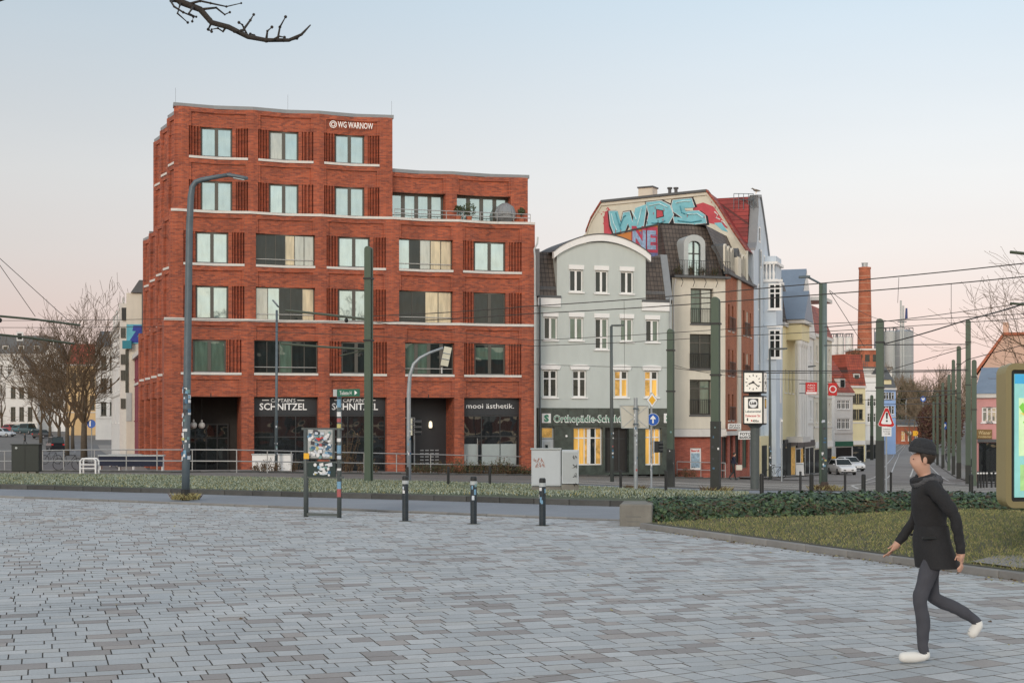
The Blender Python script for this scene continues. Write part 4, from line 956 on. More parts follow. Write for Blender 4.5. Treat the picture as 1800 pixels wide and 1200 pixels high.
# ---------------------------------------------------------------- tall house with the sprayed fire wall and pale blue gable
def gable_house():
    yw = FS.Y+FS.u(1300)*FS.dy
    f = Fac(1018, 111.5, 118, -2.2); B = f.thing('gabled_house', 'tall pale blue house with red tiled roof and big sprayed letters on its fire wall', 'building')
    z = lambda x, y: (f.u(x), f.z(y, f.u(x)))
    out = [z(1018, 640), z(1020, 418), z(1031, 409), z(1040, 385), z(1058, 356), z(1243, 337), z(1262, 362), z(1290, 408), z(1312, 440), z(1312, 640)]
    mb = MB(); mb.elev(out, 0, .4); fw = mb.build('fire_wall', M.firewall, B)
    # red tiled roof behind the wall, running with the street, plus verge boards
    prof = out[1:9]
    mb = MB()
    for (a, za), (b, zb) in zip(prof, prof[1:]): mb.quad((a, .1, za+.05), (b, .1, zb+.05), (b-.146*9, 9, zb+.05), (a-.146*9, 9, za+.05))
    mb.build('roof', M.tile_r, B)
    for (a, za), (b, zb) in zip(prof[1:], prof[2:]):
        mb = MB(); mb.elev([(a, za-.02), (b, zb-.02), (b, zb+.16), (a, za+.16)], -.22, .3); mb.build('verge_board', M.tile_r2 if abs(za-zb) > 1 else M.slate, B)
    for (a, za), (b, zb) in zip(prof[1:], prof[2:]):
        mb = MB(); mb.elev([(a, za-.26), (b, zb-.26), (b, zb-.03), (a, za-.03)], -.1, .05); mb.build('verge_trim', M.cream_pl, B)
    # chimney, vents, ladder platform
    u, zz = z(1115, 346); mb = MB(); mb.box(u-.6, u+.6, 2.2, 3.2, zz-.4, zz+1.0); o = mb.build('chimney', M.cream_pl, B); mb = MB(); mb.box(u-.66, u+.66, 2.1, 3.3, zz+1.01, zz+1.12); mb.build('chimney_cap', M.slate, o)
    for x in (1167, 1178): u, zz = z(x, 339); mb = MB(); mb.lathe([(.13, 0), (.13, .45), (.2, .46), (.2, .58)], 10, (u, 1.2, zz)); mb.build('roof_vent', M.slate, B)
    u0, zz = z(1262, 352); mb = MB()
    for k in range(5): mb.tube([(u0+.2+k*.32, 3+k*.2, zz-.3), (u0+.2+k*.32, 3+k*.2, zz+.9)], .025, 5)
    for q in (.45, .9): mb.tube([(u0+.2, 3, zz+q), (u0+1.5, 3.8, zz+q)], .025, 5)
    mb.build('chimney_sweep_platform', M.galv_d, B)
    # sprayed letters: black outline, pale blue fill, red haze round them
    SB = plain('spray_black', (.015, .015, .02), .7, .1); SC = plain('spray_cyan', (.20, .50, .58), .7, .22, 1.2); SR = plain('spray_red_haze', (.50, .07, .09), .7, .25, 1.5); SW = plain('spray_white', (.75, .75, .75), .7, .1)
    def poly(pts, m, y, name='graffiti_patch'): mb = MB(); mb.elev([z(*p) for p in pts], -y-.004, -y+.002); return mb.build(name, m, fw)
    poly([(1062, 414), (1061, 385), (1064, 372), (1072, 368), (1082, 380), (1078, 412)], SR, .012)
    poly([(1216, 362), (1236, 356), (1254, 363), (1268, 383), (1280, 402), (1266, 396), (1246, 392), (1232, 392)], SR, .012)
    poly([(1255, 392), (1268, 391), (1280, 408), (1270, 405)], SC, .02)
    W_ = [(1071, 371), (1086, 371), (1092, 393), (1096, 374), (1107, 372), (1112, 391), (1117, 366), (1137, 359), (1131, 400), (1120, 402), (1109, 404), (1104, 393), (1098, 409), (1080, 411), (1074, 395)]
    D_ = [(1136, 356), (1162, 353), (1178, 361), (1184, 378), (1176, 392), (1158, 397), (1136, 398), (1141, 376)]
    S_ = [(1183, 352), (1216, 349), (1221, 365), (1203, 366), (1206, 372), (1227, 370), (1239, 378), (1242, 392), (1222, 394), (1186, 392), (1184, 381), (1200, 383), (1184, 372), (1181, 362)]
    D2 = [(1155, 369), (1165, 371), (1166, 380), (1155, 383)]
    def grow(p, k, dx=0, dy=0):
        cx = sum(q[0] for q in p)/len(p); cy = sum(q[1] for q in p)/len(p); o = []
        for x, y in p: l = math.hypot(x-cx, y-cy) or 1; o.append((x+(x-cx)/l*k+dx, y+(y-cy)/l*k*.9+dy))
        return o
    for p in (W_, D_, S_): poly(grow(p, 4.6, 1, 1.4), SB, .02, 'graffiti_letter')
    for p in (W_, D_, S_): poly(grow(p, 1.1), SW, .03, 'graffiti_letter')
    for p in (W_, D_, S_): poly(p, SC, .04, 'graffiti_letter')
    poly(grow(D2, 2), SB, .05, 'graffiti_letter'); poly(D2, SR, .06, 'graffiti_letter')
    rg = random.Random(6); HL = plain('spray_highlight', (.55, .78, .82), .7, .3, 3)
    def stroke(pts, m, y, w): mb = MB(); mb.tube([(z(*p)[0], -y, z(*p)[1]) for p in pts], w, 4); return mb.build('graffiti_stroke', m, fw)
    for p in ([(1075, 376), (1079, 392), (1085, 405)], [(1112, 372), (1119, 386)], [(1141, 362), (1160, 358), (1174, 365)], [(1188, 357), (1202, 354), (1214, 354)], [(1206, 377), (1226, 376), (1236, 383)], [(1128, 366), (1124, 384), (1121, 396)]): stroke(p, HL, .075, .045)
    for p in ([(1090, 398), (1097, 381), (1101, 379)], [(1146, 392), (1160, 393), (1170, 388)], [(1192, 388), (1214, 391), (1234, 388)], [(1083, 374), (1089, 395), (1092, 404)], [(1196, 362), (1199, 374), (1212, 378)]): stroke(p, plain('spray_deep_cyan', (.08, .30, .38), .7, .3), .072, .05)
    for i in range(26):
        x = rg.uniform(1064, 1262); y0 = rg.uniform(398, 408) if x < 1130 else rg.uniform(360, 398); l_ = rg.uniform(3, 9); stroke([(x, y0), (x+.2, y0+l_*.6), (x, y0+l_)], rg.choice((SB, SC, SR)), .068, .022)
    for i in range(30):
        x, y0 = rg.choice(((1064, 390), (1262, 385), (1240, 366), (1070, 372))); x += rg.gauss(0, 6); y0 += rg.gauss(0, 9); r_ = rg.uniform(.5, 1.6); poly([(x+r_*math.cos(k*PI/4), y0+r_*math.sin(k*PI/4)) for k in range(8)], SR, .014+i*.0003)
    for p in ([(1256, 372), (1262, 378), (1259, 383), (1266, 386)], [(1262, 369), (1268, 376)], [(1268, 388), (1274, 392), (1278, 398)]): stroke(p, SW, .05, .04)
    # street front: shaped gable and crenellated bay
    s = FS; A = Matrix.Translation((f.X, f.Y, f.z0)) @ Matrix.Rotation(f.rz, 4, 'Z'); Bm = Matrix.Translation((s.X, s.Y, f.z0)) @ Matrix.Rotation(s.rz, 4, 'Z'); T = A.inverted() @ Bm
    q = lambda x, y: (s.u(x), H-(y-HY)*(s.Y+s.u(x)*s.dy)/F-f.z0)
    u0, u1 = s.u(1325)+.02, s.u(1353); ub = -1.5
    g_ = [(u0, ub), q(1325, 440), q(1327.5, 430), q(1331, 368), q(1330, 347), q(1336, 347), q(1340, 372), q(1347, 420), q(1353, 470), (u1, ub)]
    mb = MB(T); mb.elev(g_, 0, 5.0); mb.build('street_gable', M.blue_pl, B)
    mb = MB(T)
    for a, b in zip(g_[1:8], g_[2:9]): mb.elev([a, b, (b[0], b[1]+.2), (a[0], a[1]+.2)], -.12, .55)
    mb.build('gable_coping', M.cap_d, B)
    mb = MB(T)
    for a, b in zip(g_[1:8], g_[2:9]): mb.elev([a, b, (b[0], b[1]+.08), (a[0]-.02, a[1]+.08)], .56, 5.05)
    mb.elev([(u0-.09, g_[2][1]-2.4), (u0-.02, g_[2][1]-2.4), (g_[4][0]-.05, g_[4][1]), (g_[4][0]-.12, g_[4][1])], .56, 5.05); mb.build('cross_roof', M.tile_r, B)
    for (x, y0, y1) in ((1335, 400, 425), (1337, 440, 470), (1344, 450, 480), (1334, 500, 545), (1334, 590, 640)):
        a, za = q(x-1.6, y1); b, zb = q(x+1.6, y0); window(B, a, b, za, zb, -.03, M.whitefr, M.dark, 1, T=T, split=False, fw=.12)
    zt = q(1345, 462)[1]
    def outpx(u, d): x, y = s.pt(u); return CX+F*(x+d*s.dy)/(y-d*s.dx)
    u1 = s.u(1342); d = 0
    while outpx(u1, d) < 1364: d += .02
    u3 = u1
    while outpx(u3, d) < 1375.5: u3 += .02
    mb = MB(T); hs = []
    mb.box(u1+.05, u3, -d, .0, ub, zt-1.6); mb.build('bay_tower', M.blue_pl, B)
    mb = MB(T); mb.box(u1-.05, u3+.1, -d-.12, .0, zt-1.59, zt-1.38); mb.box(u1-.05, u3+.1, -d-.1, .0, zt-.2, zt); mb.build('bay_cornice', M.white, B)
    mb = MB(T)
    for i in range(6): mb.lathe([(.08, 0), (.11, .4), (.06, .7), (.09, 1.16)], 8, (u1+.08, -d+.2+i*.28, zt-1.37))
    mb.build('balustrade', M.white, B)
    mb = MB(T); mb.box(u1+.6, u3, -d+.1, 0, zt-1.37, zt+.5); mb.build('bay_attic', M.blue_pl, B)
    ts = T @ Matrix.Translation((u1+.045, -.05, 0)) @ Matrix.Rotation(-PI/2, 4, 'Z')
    for (y0, y1) in ((503, 548), (582, 632)):
        z1, z0 = q(1350, y0)[1], q(1350, y1)[1]; window(B, .35, 1.35, z0, z1, -.10, M.whitefr, M.dark, 2, (.62, .8), .13, .1, T=ts, sill=.2, split=False)
        mb = MB(ts); mb.box(.25, 1.45, -.16, 0, z1+.12, z1+.3); mb.build('window_head', M.white, B)
    for k in range(3): window(B, u1+2.0, u3-.8, 2+k*3.6, 4.4+k*3.6, -d-.05, M.whitefr, M.dark, 2, (.7,), .12, T=T, split=False)
    mb = MB(T); mb.box(u0, u3, -.5, .3, -1, 3.0); mb.build('ground_storey', M.yellow_pl, B)
    for k in range(5):
        a = u0+.6+k*3.1; mb = MB(T); mb.box(a, a+2.2, -.53, -.51, -.6, 2.3); mb.build('shop_window', M.dark, B)
    mb = MB(T); mb.box(u0+.2, u3-.1, .72, 11, ub, q(1360, 500)[1]); mb.build('core', M.blue_pl, B)
    mb = MB(T); mb.tube([(u0+2.2, -.08, q(1337, 440)[1]), (u0+2.2, -.08, 3)], .06, 6); mb.build('downpipe', M.galv, B)
    return T, f
TG, FW = gable_house()
# gull resting on the gable
def gull():
    p = FS.pt(FS.u(1333)); zb = H-(346-HY)*p[1]/F+.24
    t = thing('gull', 'small dark gull standing on the tip of the pale blue gable', 'bird', (p[0]-.15, p[1], zb), PI)
    gm = plain('gull_plumage', (.16, .14, .12), .8, .3, 20); mb = MB(); mb.tube([(-.34, 0, .20), (-.2, 0, .22), (0, 0, .24), (.16, 0, .28), (.25, 0, .37), (.31, 0, .40), (.36, 0, .385), (.43, 0, .37)], [.012, .06, .105, .085, .05, .055, .03, .006], 10); mb.build('body', gm, t, smooth=True)
    for s in (-1, 1): mb = MB(); mb.tube([(.02, s*.04, .16), (.03, s*.04, 0), (.08, s*.045, 0)], .010, 5); mb.build('leg', M.yel, t)
gull()

# ---------------------------------------------------------------- ordinary town houses
def town_house(name, label, f, u0, u1, zt, wall, cols, rows, depth=9, roof=None, rh=3, rmat=None, ww=.9, shop=None, pm=None, fm=None, base=-3, cat='building', group=None, edge=.6, dormers=0, arched=False):
    B = f.thing(name, label, cat, group)
    hs = []
    for (a, b) in rows:
        for i in range(cols):
            c = u0+edge+(u1-u0-2*edge)*(i+.5)/cols; hs.append((c-ww/2, c+ww/2, a, b))
    mb = MB(); holes(mb, u0, u1, base, zt, hs, .2)
    mb.quad((u0, 0, base), (u0, depth, base), (u0, depth, zt), (u0, 0, zt)); mb.quad((u1, 0, base), (u1, depth, base), (u1, depth, zt), (u1, 0, zt)); mb.quad((u0, depth, base), (u1, depth, base), (u1, depth, zt), (u0, depth, zt)); mb.quad((u0, 0, zt), (u1, 0, zt), (u1, depth, zt), (u0, depth, zt))
    mb.build('wall', wall, B)
    pm = pm or M.dark
    for k, h in enumerate(hs): window(B, *h, .1, fm or M.whitefr, pm if not isinstance(pm, list) else pm[k % len(pm)], 2, (.68,), .10, .10, sill=.08, split=False)
    if cols:
        mb = MB(); mb.box(u0-.1, u1+.1, -.22, .0, zt-.3, zt+.02); mb.build('cornice', M.stone, B)
        if len(rows) > 1:
            for (a, b) in rows[1:]: mb = MB(); mb.box(u0, u1, -.08, -.0, a-.55, a-.38); mb.build('string_course', M.stone, B)
    um = (u0+u1)/2
    if roof == 'ridge':                                    # ridge along the front
        mb = MB(); mb.prism([(u0-.1, -.3, zt+.03), (u0-.1, depth/2, zt+rh), (u0-.1, depth+.3, zt+.03)], (u1-u0+.2, 0, 0)); R_ = mb.build('roof', rmat, B)
    elif roof == 'gable':
        mb = MB(); mb.prism([(u0-.15, -.15, zt+.03), (um, -.15, zt+rh), (u1+.15, -.15, zt+.03)], (0, depth+.3, 0)); R_ = mb.build('roof', rmat, B)
        mb = MB(); mb.elev([(u0+.1, zt+.02), (um, zt+rh-.35), (u1-.1, zt+.02)], -.19, -.16); mb.build('gable_wall', wall, B)
    elif roof == 'mansard':
        mb = MB(); mb.prism([(u0-.1, -.15, zt+.03), (u0+.1, 1.2, zt+rh), (u0+.1, depth-1, zt+rh), (u0-.1, depth, zt+.03)], (u1-u0+.1, 0, 0)); R_ = mb.build('roof', rmat, B)
    for i in range(dormers):
        c = u0+(u1-u0)*(i+.5)/dormers; mb = MB(); mb.box(c-.6, c+.6, .2, 2.5, zt+.5, zt+1.8); o = mb.build('dormer', M.stone, B); mb = MB(); mb.box(c-.4, c+.4, .14, .19, zt+.7, zt+1.6); mb.build('pane', M.dark, o)
        mb = MB(); mb.prism([(c-.75, .1, zt+1.81), (c, .1, zt+2.3), (c+.75, .1, zt+1.81)], (0, 2.6, 0)); mb.build('dormer_roof', rmat, o)
    if shop:
        a = f.z0; mb = MB(); n = max(1, round((u1-u0)/3)); w = (u1-u0)/n
        for i in range(n):
            mb = MB(); mb.box(u0+i*w+.3, u0+(i+1)*w-.3, -.04, .05, .1, 2.6); mb.build('shop_window', M.lit2 if i % 3 == 1 else M.dark2, B)
        mb = MB(); mb.box(u0+.1, u1-.1, -.16, -.02, 2.75, 3.35); mb.build('shop_fascia', shop, B)
    return B
def onstreet(px0, px1): return FS.u(px0), FS.u(px1)
def sub(px, heading, dz=0, Y=None):
    if Y is None: Y = FS.Y+FS.u(px)*FS.dy
    X = (px-CX)*Y/F; return Fac(px, Y, heading, g(X, Y)+dz)
def rows_(f, u, pairs): return [(f.z(b, u), f.z(t, u)) for t, b in pairs]
# yellow classical house with a pilastered portico and zinc roofs
f = sub(1375.5, 19.6, -.3); u1 = f.u(1384); B = town_house('portico_house', 'pale yellow house with tall white portico under a pediment and blue zinc dormer roofs', f, 0, f.u(1398), f.z(570, u1), M.yellow_pl, 3, rows_(f, u1, [(650, 690)]), roof='mansard', rh=4.5, rmat=M.tile_bs, shop=M.anth)
a, b = .8*u1, f.u(1397); um = (a+b)/2; zt = f.z(600, um)
mb = MB(); mb.box(a, b, -1.3, 0, zt, zt+1.4); mb.build('portico_beam', M.yellow_pl, B)
mb = MB(); mb.box(a-.2, b+.2, -1.6, 0, zt+1.42, zt+1.7); mb.elev([(a-.25, zt+1.72), (b+.25, zt+1.72), (um, zt+4.2)], -1.5, -.1); mb.build('pediment', M.stone, B)
mb = MB(); mb.prism([(a-.4, -1.6, zt+1.75), (um, -1.6, zt+4.4), (b+.4, -1.6, zt+1.75)], (0, 7, 0)); mb.build('dormer_roof', M.zinc, B)
for i in range(4):
    c = a+.4+(b-a-.8)*i/3; mb = MB(); mb.lathe([(.26, 0), (.22, zt-4.2), (.32, zt-3.9), (.32, zt-3.62)], 10, (c, -1.0, 3.6)); mb.build('column', M.white_pl, B)
mb = MB(); mb.box(a, b, -1.4, 0, 3.1, 3.58); mb.build('balcony', M.stone, B)
f = sub(1398.5, 19.6, -.3); u1 = f.u(1430); B = town_house('white_gabled_house', 'white house with steep zinc roofed gable and ornate front', f, 0, u1, f.z(585, u1/2), M.white_pl, 4, rows_(f, u1/2, [(605, 632), (650, 685), (703, 735)]), roof='gable', rh=6, rmat=M.zinc, shop=M.anth)
f = sub(1431, 22, -.3); u1 = f.u(1462); B = town_house('cream_house', 'tall cream house with red attic and broad projecting roof edge', f, 0, u1, f.z(590, u1*.4), M.cream_pl, 5, rows_(f, u1*.4, [(610, 637), (655, 690), (708, 742)]), depth=10, roof='mansard', rh=3.2, rmat=M.tile_r2, shop=M.white_pl)
zt = f.z(590, u1*.4)+3.22; mb = MB(); mb.box(-.3, u1*.45, -1.0, 6, zt, zt+.35); mb.build('roof_edge', M.stone, B)
zt -= 3.2
f = sub(1467, 48, -.3, 175); u1 = f.u(1499); B = town_house('red_roofed_house', 'cream white house with steep red tiled roof and skylight', f, 0, u1, f.z(690, u1/2), M.white_pl, 3, rows_(f, u1/2, [(703, 719), (735, 754)]), roof='ridge', rh=6, rmat=M.tile_r2, dormers=1, shop=M.sgreen)
f = sub(1494, 62, -.3, 205); u1 = f.u(1521); B = town_house('yellow_house', 'bright yellow house with orange tiled hipped roof and dormer', f, 0, u1, f.z(678, u1/2), M.yellow_pl, 2, rows_(f, u1/2, [(692, 709), (719, 737)]), roof='mansard', rh=4.6, rmat=M.tile_r2, dormers=1, shop=M.white_pl, fm=M.frame, ww=1.2)
f = sub(1520, 66, -.3, 235); u1 = f.u(1552); B = town_house('white_house', 'white street house with bare flank half hidden by the green masts', f, 0, u1, f.z(658, u1/2), M.white, 3, rows_(f, u1/2, [(700, 714), (726, 742)]), roof=None, shop=M.stone)
f = sub(1551, 66, -.3, 270); u1 = f.u(1574.5); B = town_house('blue_house', 'sky blue house with dark dormer at the bend of the street', f, 0, u1, f.z(682, u1/2), M.sblue, 3, rows_(f, u1/2, [(689, 702), (713, 728)]), roof='mansard', rh=2.2, rmat=M.slate, ww=1.3, fm=M.whitefr)
mb = MB(); zt = f.z(682, u1/2); mb.box(.2, u1*.75, .3, 4, zt, zt+1.6); mb.build('attic', M.yellow_pl, B); mb = MB(); mb.prism([(.0, 0, zt+1.62), (.0, 2, zt+4), (0, 4.2, zt+1.62)], (u1*.8, 0, 0)); mb.build('attic_roof', M.slate, B)
f = sub(1578, 70, -.2, 330); u1 = f.u(1620); B = town_house('pavilion', 'low brown kiosk with lit window far up the street', f, 0, u1, 4.6, M.terra, 3, [(1.0, 3.2)], depth=6, roof='ridge', rh=1.4, rmat=M.slate, ww=1.0, pm=[M.lit2, M.curt, M.dark])
# right side of the street
f = sub(1716, 113, -.4, 108); u1 = f.u(1762); zt = f.z(692, u1/2)
B = town_house('pink_house', 'pink corner house with white cross bar windows and a grey glazed roof', f, 0, u1, zt, M.pink_pl, 2, rows_(f, u1/2, [(715, 742)]), depth=12, roof='ridge', rh=2.2, rmat=M.zinc, ww=.75, pm=M.curt)
f2 = f; a, b, c, d = f.R(1717, 1744, 754, 771); mb = MB(); mb.box(a, b, -.14, -.02, c, d-.02); mb.build('shop_sign', plain('shop_sign_ochre', (.22, .13, .04), .6, .1), B)
text('lettering', 'Wiener', plain('ochre_letter', (.75, .60, .32), .5, .03), B, a+.15, -.15, c+.33, (b-a)*.8, .30, .01, shear=.2); text('lettering', 'Feinbäcker', plain('ochre_letter2', (.75, .60, .32), .5, .03), B, a+.15, -.15, c+.10, (b-a)*.85, .16, .01)
mb = MB(); mb.box(.1, u1, -.2, -.02, c-.25, c-.02); mb.build('canopy', M.slate, B); mb = MB(); mb.box(.2, u1-.1, -.1, -.02, .1, c-.3); mb.build('shop_window', M.dark2, B)
f = sub(1706, 110, -.4, 160); u1 = f.u(1840); B = f.thing('salmon_hall', 'large plain salmon coloured hall rising behind the pink corner house', 'building')
zl, zr = f.z(652, 0), f.z(590, f.u(1765)); um = f.u(1765)
mb = MB(); mb.elev([(.8, -2), (u1, -2), (u1, zr), (um, zr), (.8, zl-.4)], 0, 22); mb.build('wall', M.salmon, B)
mb = MB(); mb.elev([(.6, zl-.35), (um, zr+.05), (u1, zr+.05), (u1, zr+.35), (um-.1, zr+.35), (.5, zl)], -.3, 22.2); mb.build('roof_edge', M.terra, B)
mb = MB(); mb.box(f.u(1762), f.u(1772), 3, 8, zr+.3, zr+1.7); mb.build('chimney', M.salmon, B)

# ---------------------------------------------------------------- houses of the left side street
SL_ = Fac(185, 179, 162.3, -2.2)
def lh(name, label, x0, x1, yt, wall, cols, rows, **k):
    f = Fac(x0, SL_.Y+SL_.u(x0)*SL_.dy, 162.3, -2.2); return town_house(name, label, f, 0, f.u(x1), f.z(yt, f.u(x1)*.7), wall, cols, rows, **k), f
B, f = lh('maroon_house', 'maroon rendered house with narrow ribbed windows behind the brick corner', 231, 249, 620, M.maroon, 4, [(4.2, 6.0), (7.4, 9.2)], depth=14, pm=M.dark, fm=M.maroon, ww=.5)
B, f = lh('pale_house', 'pale blue white house with arcaded ground floor in the side street', 196, 218.9, 563, M.white_pl, 4, [(4, 6), (7.2, 9.2), (10.4, 12.4), (13.6, 15.5)], depth=12, ww=1.1, roof='mansard', rh=2, rmat=M.slate)
f = Fac(208, 110, 80, -2.2); u1 = f.u(264); B = town_house('cream_block', 'cream five storey block with balconies rising above the maroon house', f, f.u(222), u1, f.z(515, u1/2), M.cream_pl, 0, [], depth=16, base=0)
mb = MB(); a = f.u(209); mb.box(a, f.u(222)-.02, .6, 14, 0, f.z(532, 1)); mb.build('stair_wing', M.stone, B)
for yy in (575, 622, 650, 700): a, b, c, d = f.R(211, 219.5, yy, yy+18); window(B, a, b, c, d, .52, M.frame, M.dark, 2, (), .06, .06)
mb = MB(); mb.box(f.u(213), f.u(221), .4, .59, f.z(562, 1), f.z(540, 1)); mb.build('balcony', M.iron, B)
mb = MB(); zt = f.z(515, u1/2); mb.prism([(f.u(230), -.2, zt+.02), (f.u(245), -.2, zt+1.0), (u1+.5, -.2, zt+1.0), (u1+.5, -.2, zt+.02)], (0, 14, 0)); mb.build('roof', M.slate, B)
a, b, c, d = f.R(222.5, 262, 570, 604); mb = MB(); mb.box(a, b, -.06, -.02, c, d); o = mb.build('graffiti_patch', plain('spray_turquoise', (.12, .42, .52), .7, .3, 1.2), B)
text('graffiti_letters', 'ZE', plain('spray_ultramarine', (.03, .05, .30), .7, .2), o, a+.15, -.08, c+.25, (b-a)*.9, (d-c)*.72, .006, bold=.1, shear=.3)
a, b, c, d = f.R(216, 232, 599, 613); mb = MB(); mb.box(a, b, -.5, -.03, c, d); mb.build('teal_canopy', M.teal, B); a, b, c, d = f.R(220.5, 226, 614, 690); mb = MB(); mb.box(a, b, -.06, -.02, c, d); mb.build('glass_strip', M.dark, B)
a, b, c, d = f.R(222, 231.5, 690, 740); mb = MB(); mb.box(a, b, -.05, -.02, c, d); mb.build('wall_panel', M.cap_l, B)
mb = MB(); mb.tube([(f.u(251), -.1, zt), (f.u(251), -.1, c)], .07, 6); mb.build('downpipe', M.slate, B)
f = Fac(-60, 300, 86, -1.5); u1 = f.u(78); town_house('mansard_block', 'long white block with grey slate mansard roof at the far left', f, 0, u1, f.z(622, u1/2), M.white_pl, 8, rows_(f, u1/2, [(640, 660), (676, 696), (712, 735)]), depth=10, roof='mansard', rh=4, rmat=M.slate, dormers=5)
f = Fac(10, 280, 80, -1.5); u1 = f.u(66); town_house('white_gable_house', 'white plastered house with grey pitched roof and small lettered front', f, 0, u1, f.z(668, u1/2), M.white_pl, 3, rows_(f, u1/2, [(680, 700), (715, 740)]), depth=10, roof='gable', rh=5, rmat=M.slate, fm=M.frame)
f = Fac(66, 285, 82, -1.5); u1 = f.u(118); town_house('pale_gable_house', 'pale grey house with tall gable beyond the lime trees', f, 0, u1, f.z(650, u1/2), M.white, 4, rows_(f, u1/2, [(665, 685), (700, 718)]), depth=10, roof='gable', rh=6.5, rmat=M.slate, fm=M.frame)
f = Fac(116, 262, 84, -1.5); u1 = f.u(176); town_house('ochre_house', 'ochre yellow house behind the bare lime trees', f, 0, u1, f.z(640, u1/2), plain('ochre_render', (.60, .42, .22), .85, .08, .6), 3, rows_(f, u1/2, [(655, 680), (695, 720)]), depth=10, roof='ridge', rh=4, rmat=M.tile_r2, fm=M.frame)
f = Fac(168, 240, 84, -1.8); u1 = f.u(212); town_house('white_corner_house', 'white rendered house closing the side street beside the steps', f, 0, u1, f.z(610, u1/2), M.white_pl, 2, rows_(f, u1/2, [(625, 650), (665, 690), (706, 730)]), depth=10, roof='ridge', rh=3, rmat=M.slate, fm=M.frame)

# ---------------------------------------------------------------- brewery on the hill: chimney, tanks, stack
M.terra2 = plain('pale_band', (.46, .30, .22), .8, .1)
def brewery():
    Y = 410; s = Y/F; gx = lambda x: (x-CX)*s; gz = lambda y: H-(y-HY)*s
    b = gx(1520); base = gz(655)
    t = thing('brick_chimney', 'tall tapering red brick factory chimney with pale iron bands', 'chimney', (b, Y, base))
    h = gz(470)-base; mb = MB(); mb.lathe([(13.6*s, 0), (10.0*s, h-.6*1), (10.8*s, h-.5), (10.8*s, h)], 20); mb.build('shaft', M.chim, t, smooth=False)
    for k in range(14): q = .12+.86*k/13; r = (13.6+(10.0-13.6)*q)*s+.04; mb = MB(); mb.lathe([(r-.02, h*q), (r-.02, h*q+.13)], 20); mb.build('iron_band', M.terra2, t)
    mb = MB(); mb.lathe([(5.2*s, h), (5.2*s, h+1.1), (5.8*s, h+1.12), (5.8*s, h+1.3)], 12); mb.build('flue', M.galv, t)
    for (x, w, yt, yb, m, gr) in ((1471, 13, 592, 650, M.white_pl, 'white'), (1484, 14, 591, 650, M.white_pl, 'white'), (1497, 14, 592, 650, M.white_pl, 'white'), (1559, 20, 581, 655, M.galv, 'steel'), (1577, 22, 580, 655, M.cap_l, 'steel'), (1601, 36, 580, 660, M.galv, 'steel')):
        r = w/2*s; z0, z1 = gz(yb)-3, gz(yt); p = 'brewery tank behind the chimney'
        lab = {1471: 'leftmost of three slim white tanks left of the brick chimney', 1484: 'middle one of three slim white tanks left of the brick chimney', 1497: 'white tank touching the left side of the brick chimney', 1559: 'shaded silver tank just right of the green mast beside the chimney', 1577: 'narrow silver tank behind the slender white stack', 1601: 'broadest silver tank, rightmost of the tank group'}[x]
        t = thing('storage_tank', lab, 'tank', (gx(x), Y+(6 if gr == 'steel' else 3)+(x % 3), z0), 0, 'brewery tanks on the hill')
        mb = MB(); mb.lathe([(r, 0), (r, z1-z0), (r*.7, z1-z0+r*.18)], 20); mb.build('shell', m, t, smooth=False)
        mb = MB(); n = 10
        for k in range(n): a = 2*PI*k/n; mb.tube([(r*math.cos(a), r*math.sin(a), z1-z0), (r*math.cos(a), r*math.sin(a), z1-z0+1.1)], .07, 4)
        mb.tube([(r*math.cos(2*PI*k/n), r*math.sin(2*PI*k/n), z1-z0+1.1) for k in range(n+1)], .07, 4); mb.build('guard_rail', M.slate, t)
        if gr == 'steel':
            for k in (.3, .55, .8): mb = MB(); mb.lathe([(r+.03, (z1-z0)*k), (r+.03, (z1-z0)*k+.2)], 20); mb.build('band', M.cap_l, t)
    t = thing('steel_stack', 'slender twin steel stack with dark blue banner in front of the silver tanks', 'stack', (gx(1579), Y-4, gz(660)))
    h = gz(530)-gz(660)
    for dx in (-.35, .35): mb = MB(); mb.tube([(dx, 0, 0), (dx, 0, h-(dx > 0)*1.5)], .28, 8); mb.build('pipe', M.cap_l, t)
    mb = MB(); mb.elev([(.8, h-5.5), (1.6, h-5.3), (1.5, h-2.2), (1.0, h-2.2)], -.1, .1); mb.build('banner', plain('banner_blue', (.03, .05, .16), .6, .1), t)
    mb = MB(); mb.box(-1.2, 1.2, -.5, .5, h-6.2, h-6.0); mb.build('platform', M.galv_d, t)
    t = thing('brick_hall', 'low red brick brewery hall at the foot of the tall chimney', 'building', (gx(1489), Y-8, gz(668)), 0)
    h = gz(618)-gz(668); mb = MB(); mb.box(0, gx(1534)-gx(1489), 0, 10, 0, h); mb.build('wall', M.chim, t); mb = MB(); mb.box(-.3, gx(1534)-gx(1489)+.3, -.3, 10.3, h+.01, h+.5); mb.build('parapet', M.stone, t)
    for k in range(3): mb = MB(); mb.box(1+k*2.2, 2.3+k*2.2, -.06, -.01, h-3.2, h-1.2); mb.build('pane', M.dark, t)
    t = thing('white_hall', 'long white brewery building under the slim white tanks', 'building', (gx(1462), Y-14, gz(690)), 0)
    h = gz(650)-gz(690); w = gx(1545)-gx(1462); mb = MB(); mb.box(0, w, 0, 5, 0, h); mb.build('wall', M.white_pl, t); mb = MB(); mb.box(-.2, w+.2, -.3, 5.2, h+.01, h+.35); mb.build('roof_edge', M.slate, t)
    mb = MB()
    for k in range(14): mb.tube([(k*w/26, .1, h+.35), (k*w/26, .1, h+1.9)], .06, 4)
    for z in (1.1, 1.9): mb.tube([(0, .1, h+z), (w/2, .1, h+z)], .06, 4)
    mb.build('roof_railing', M.slate, t)
brewery()
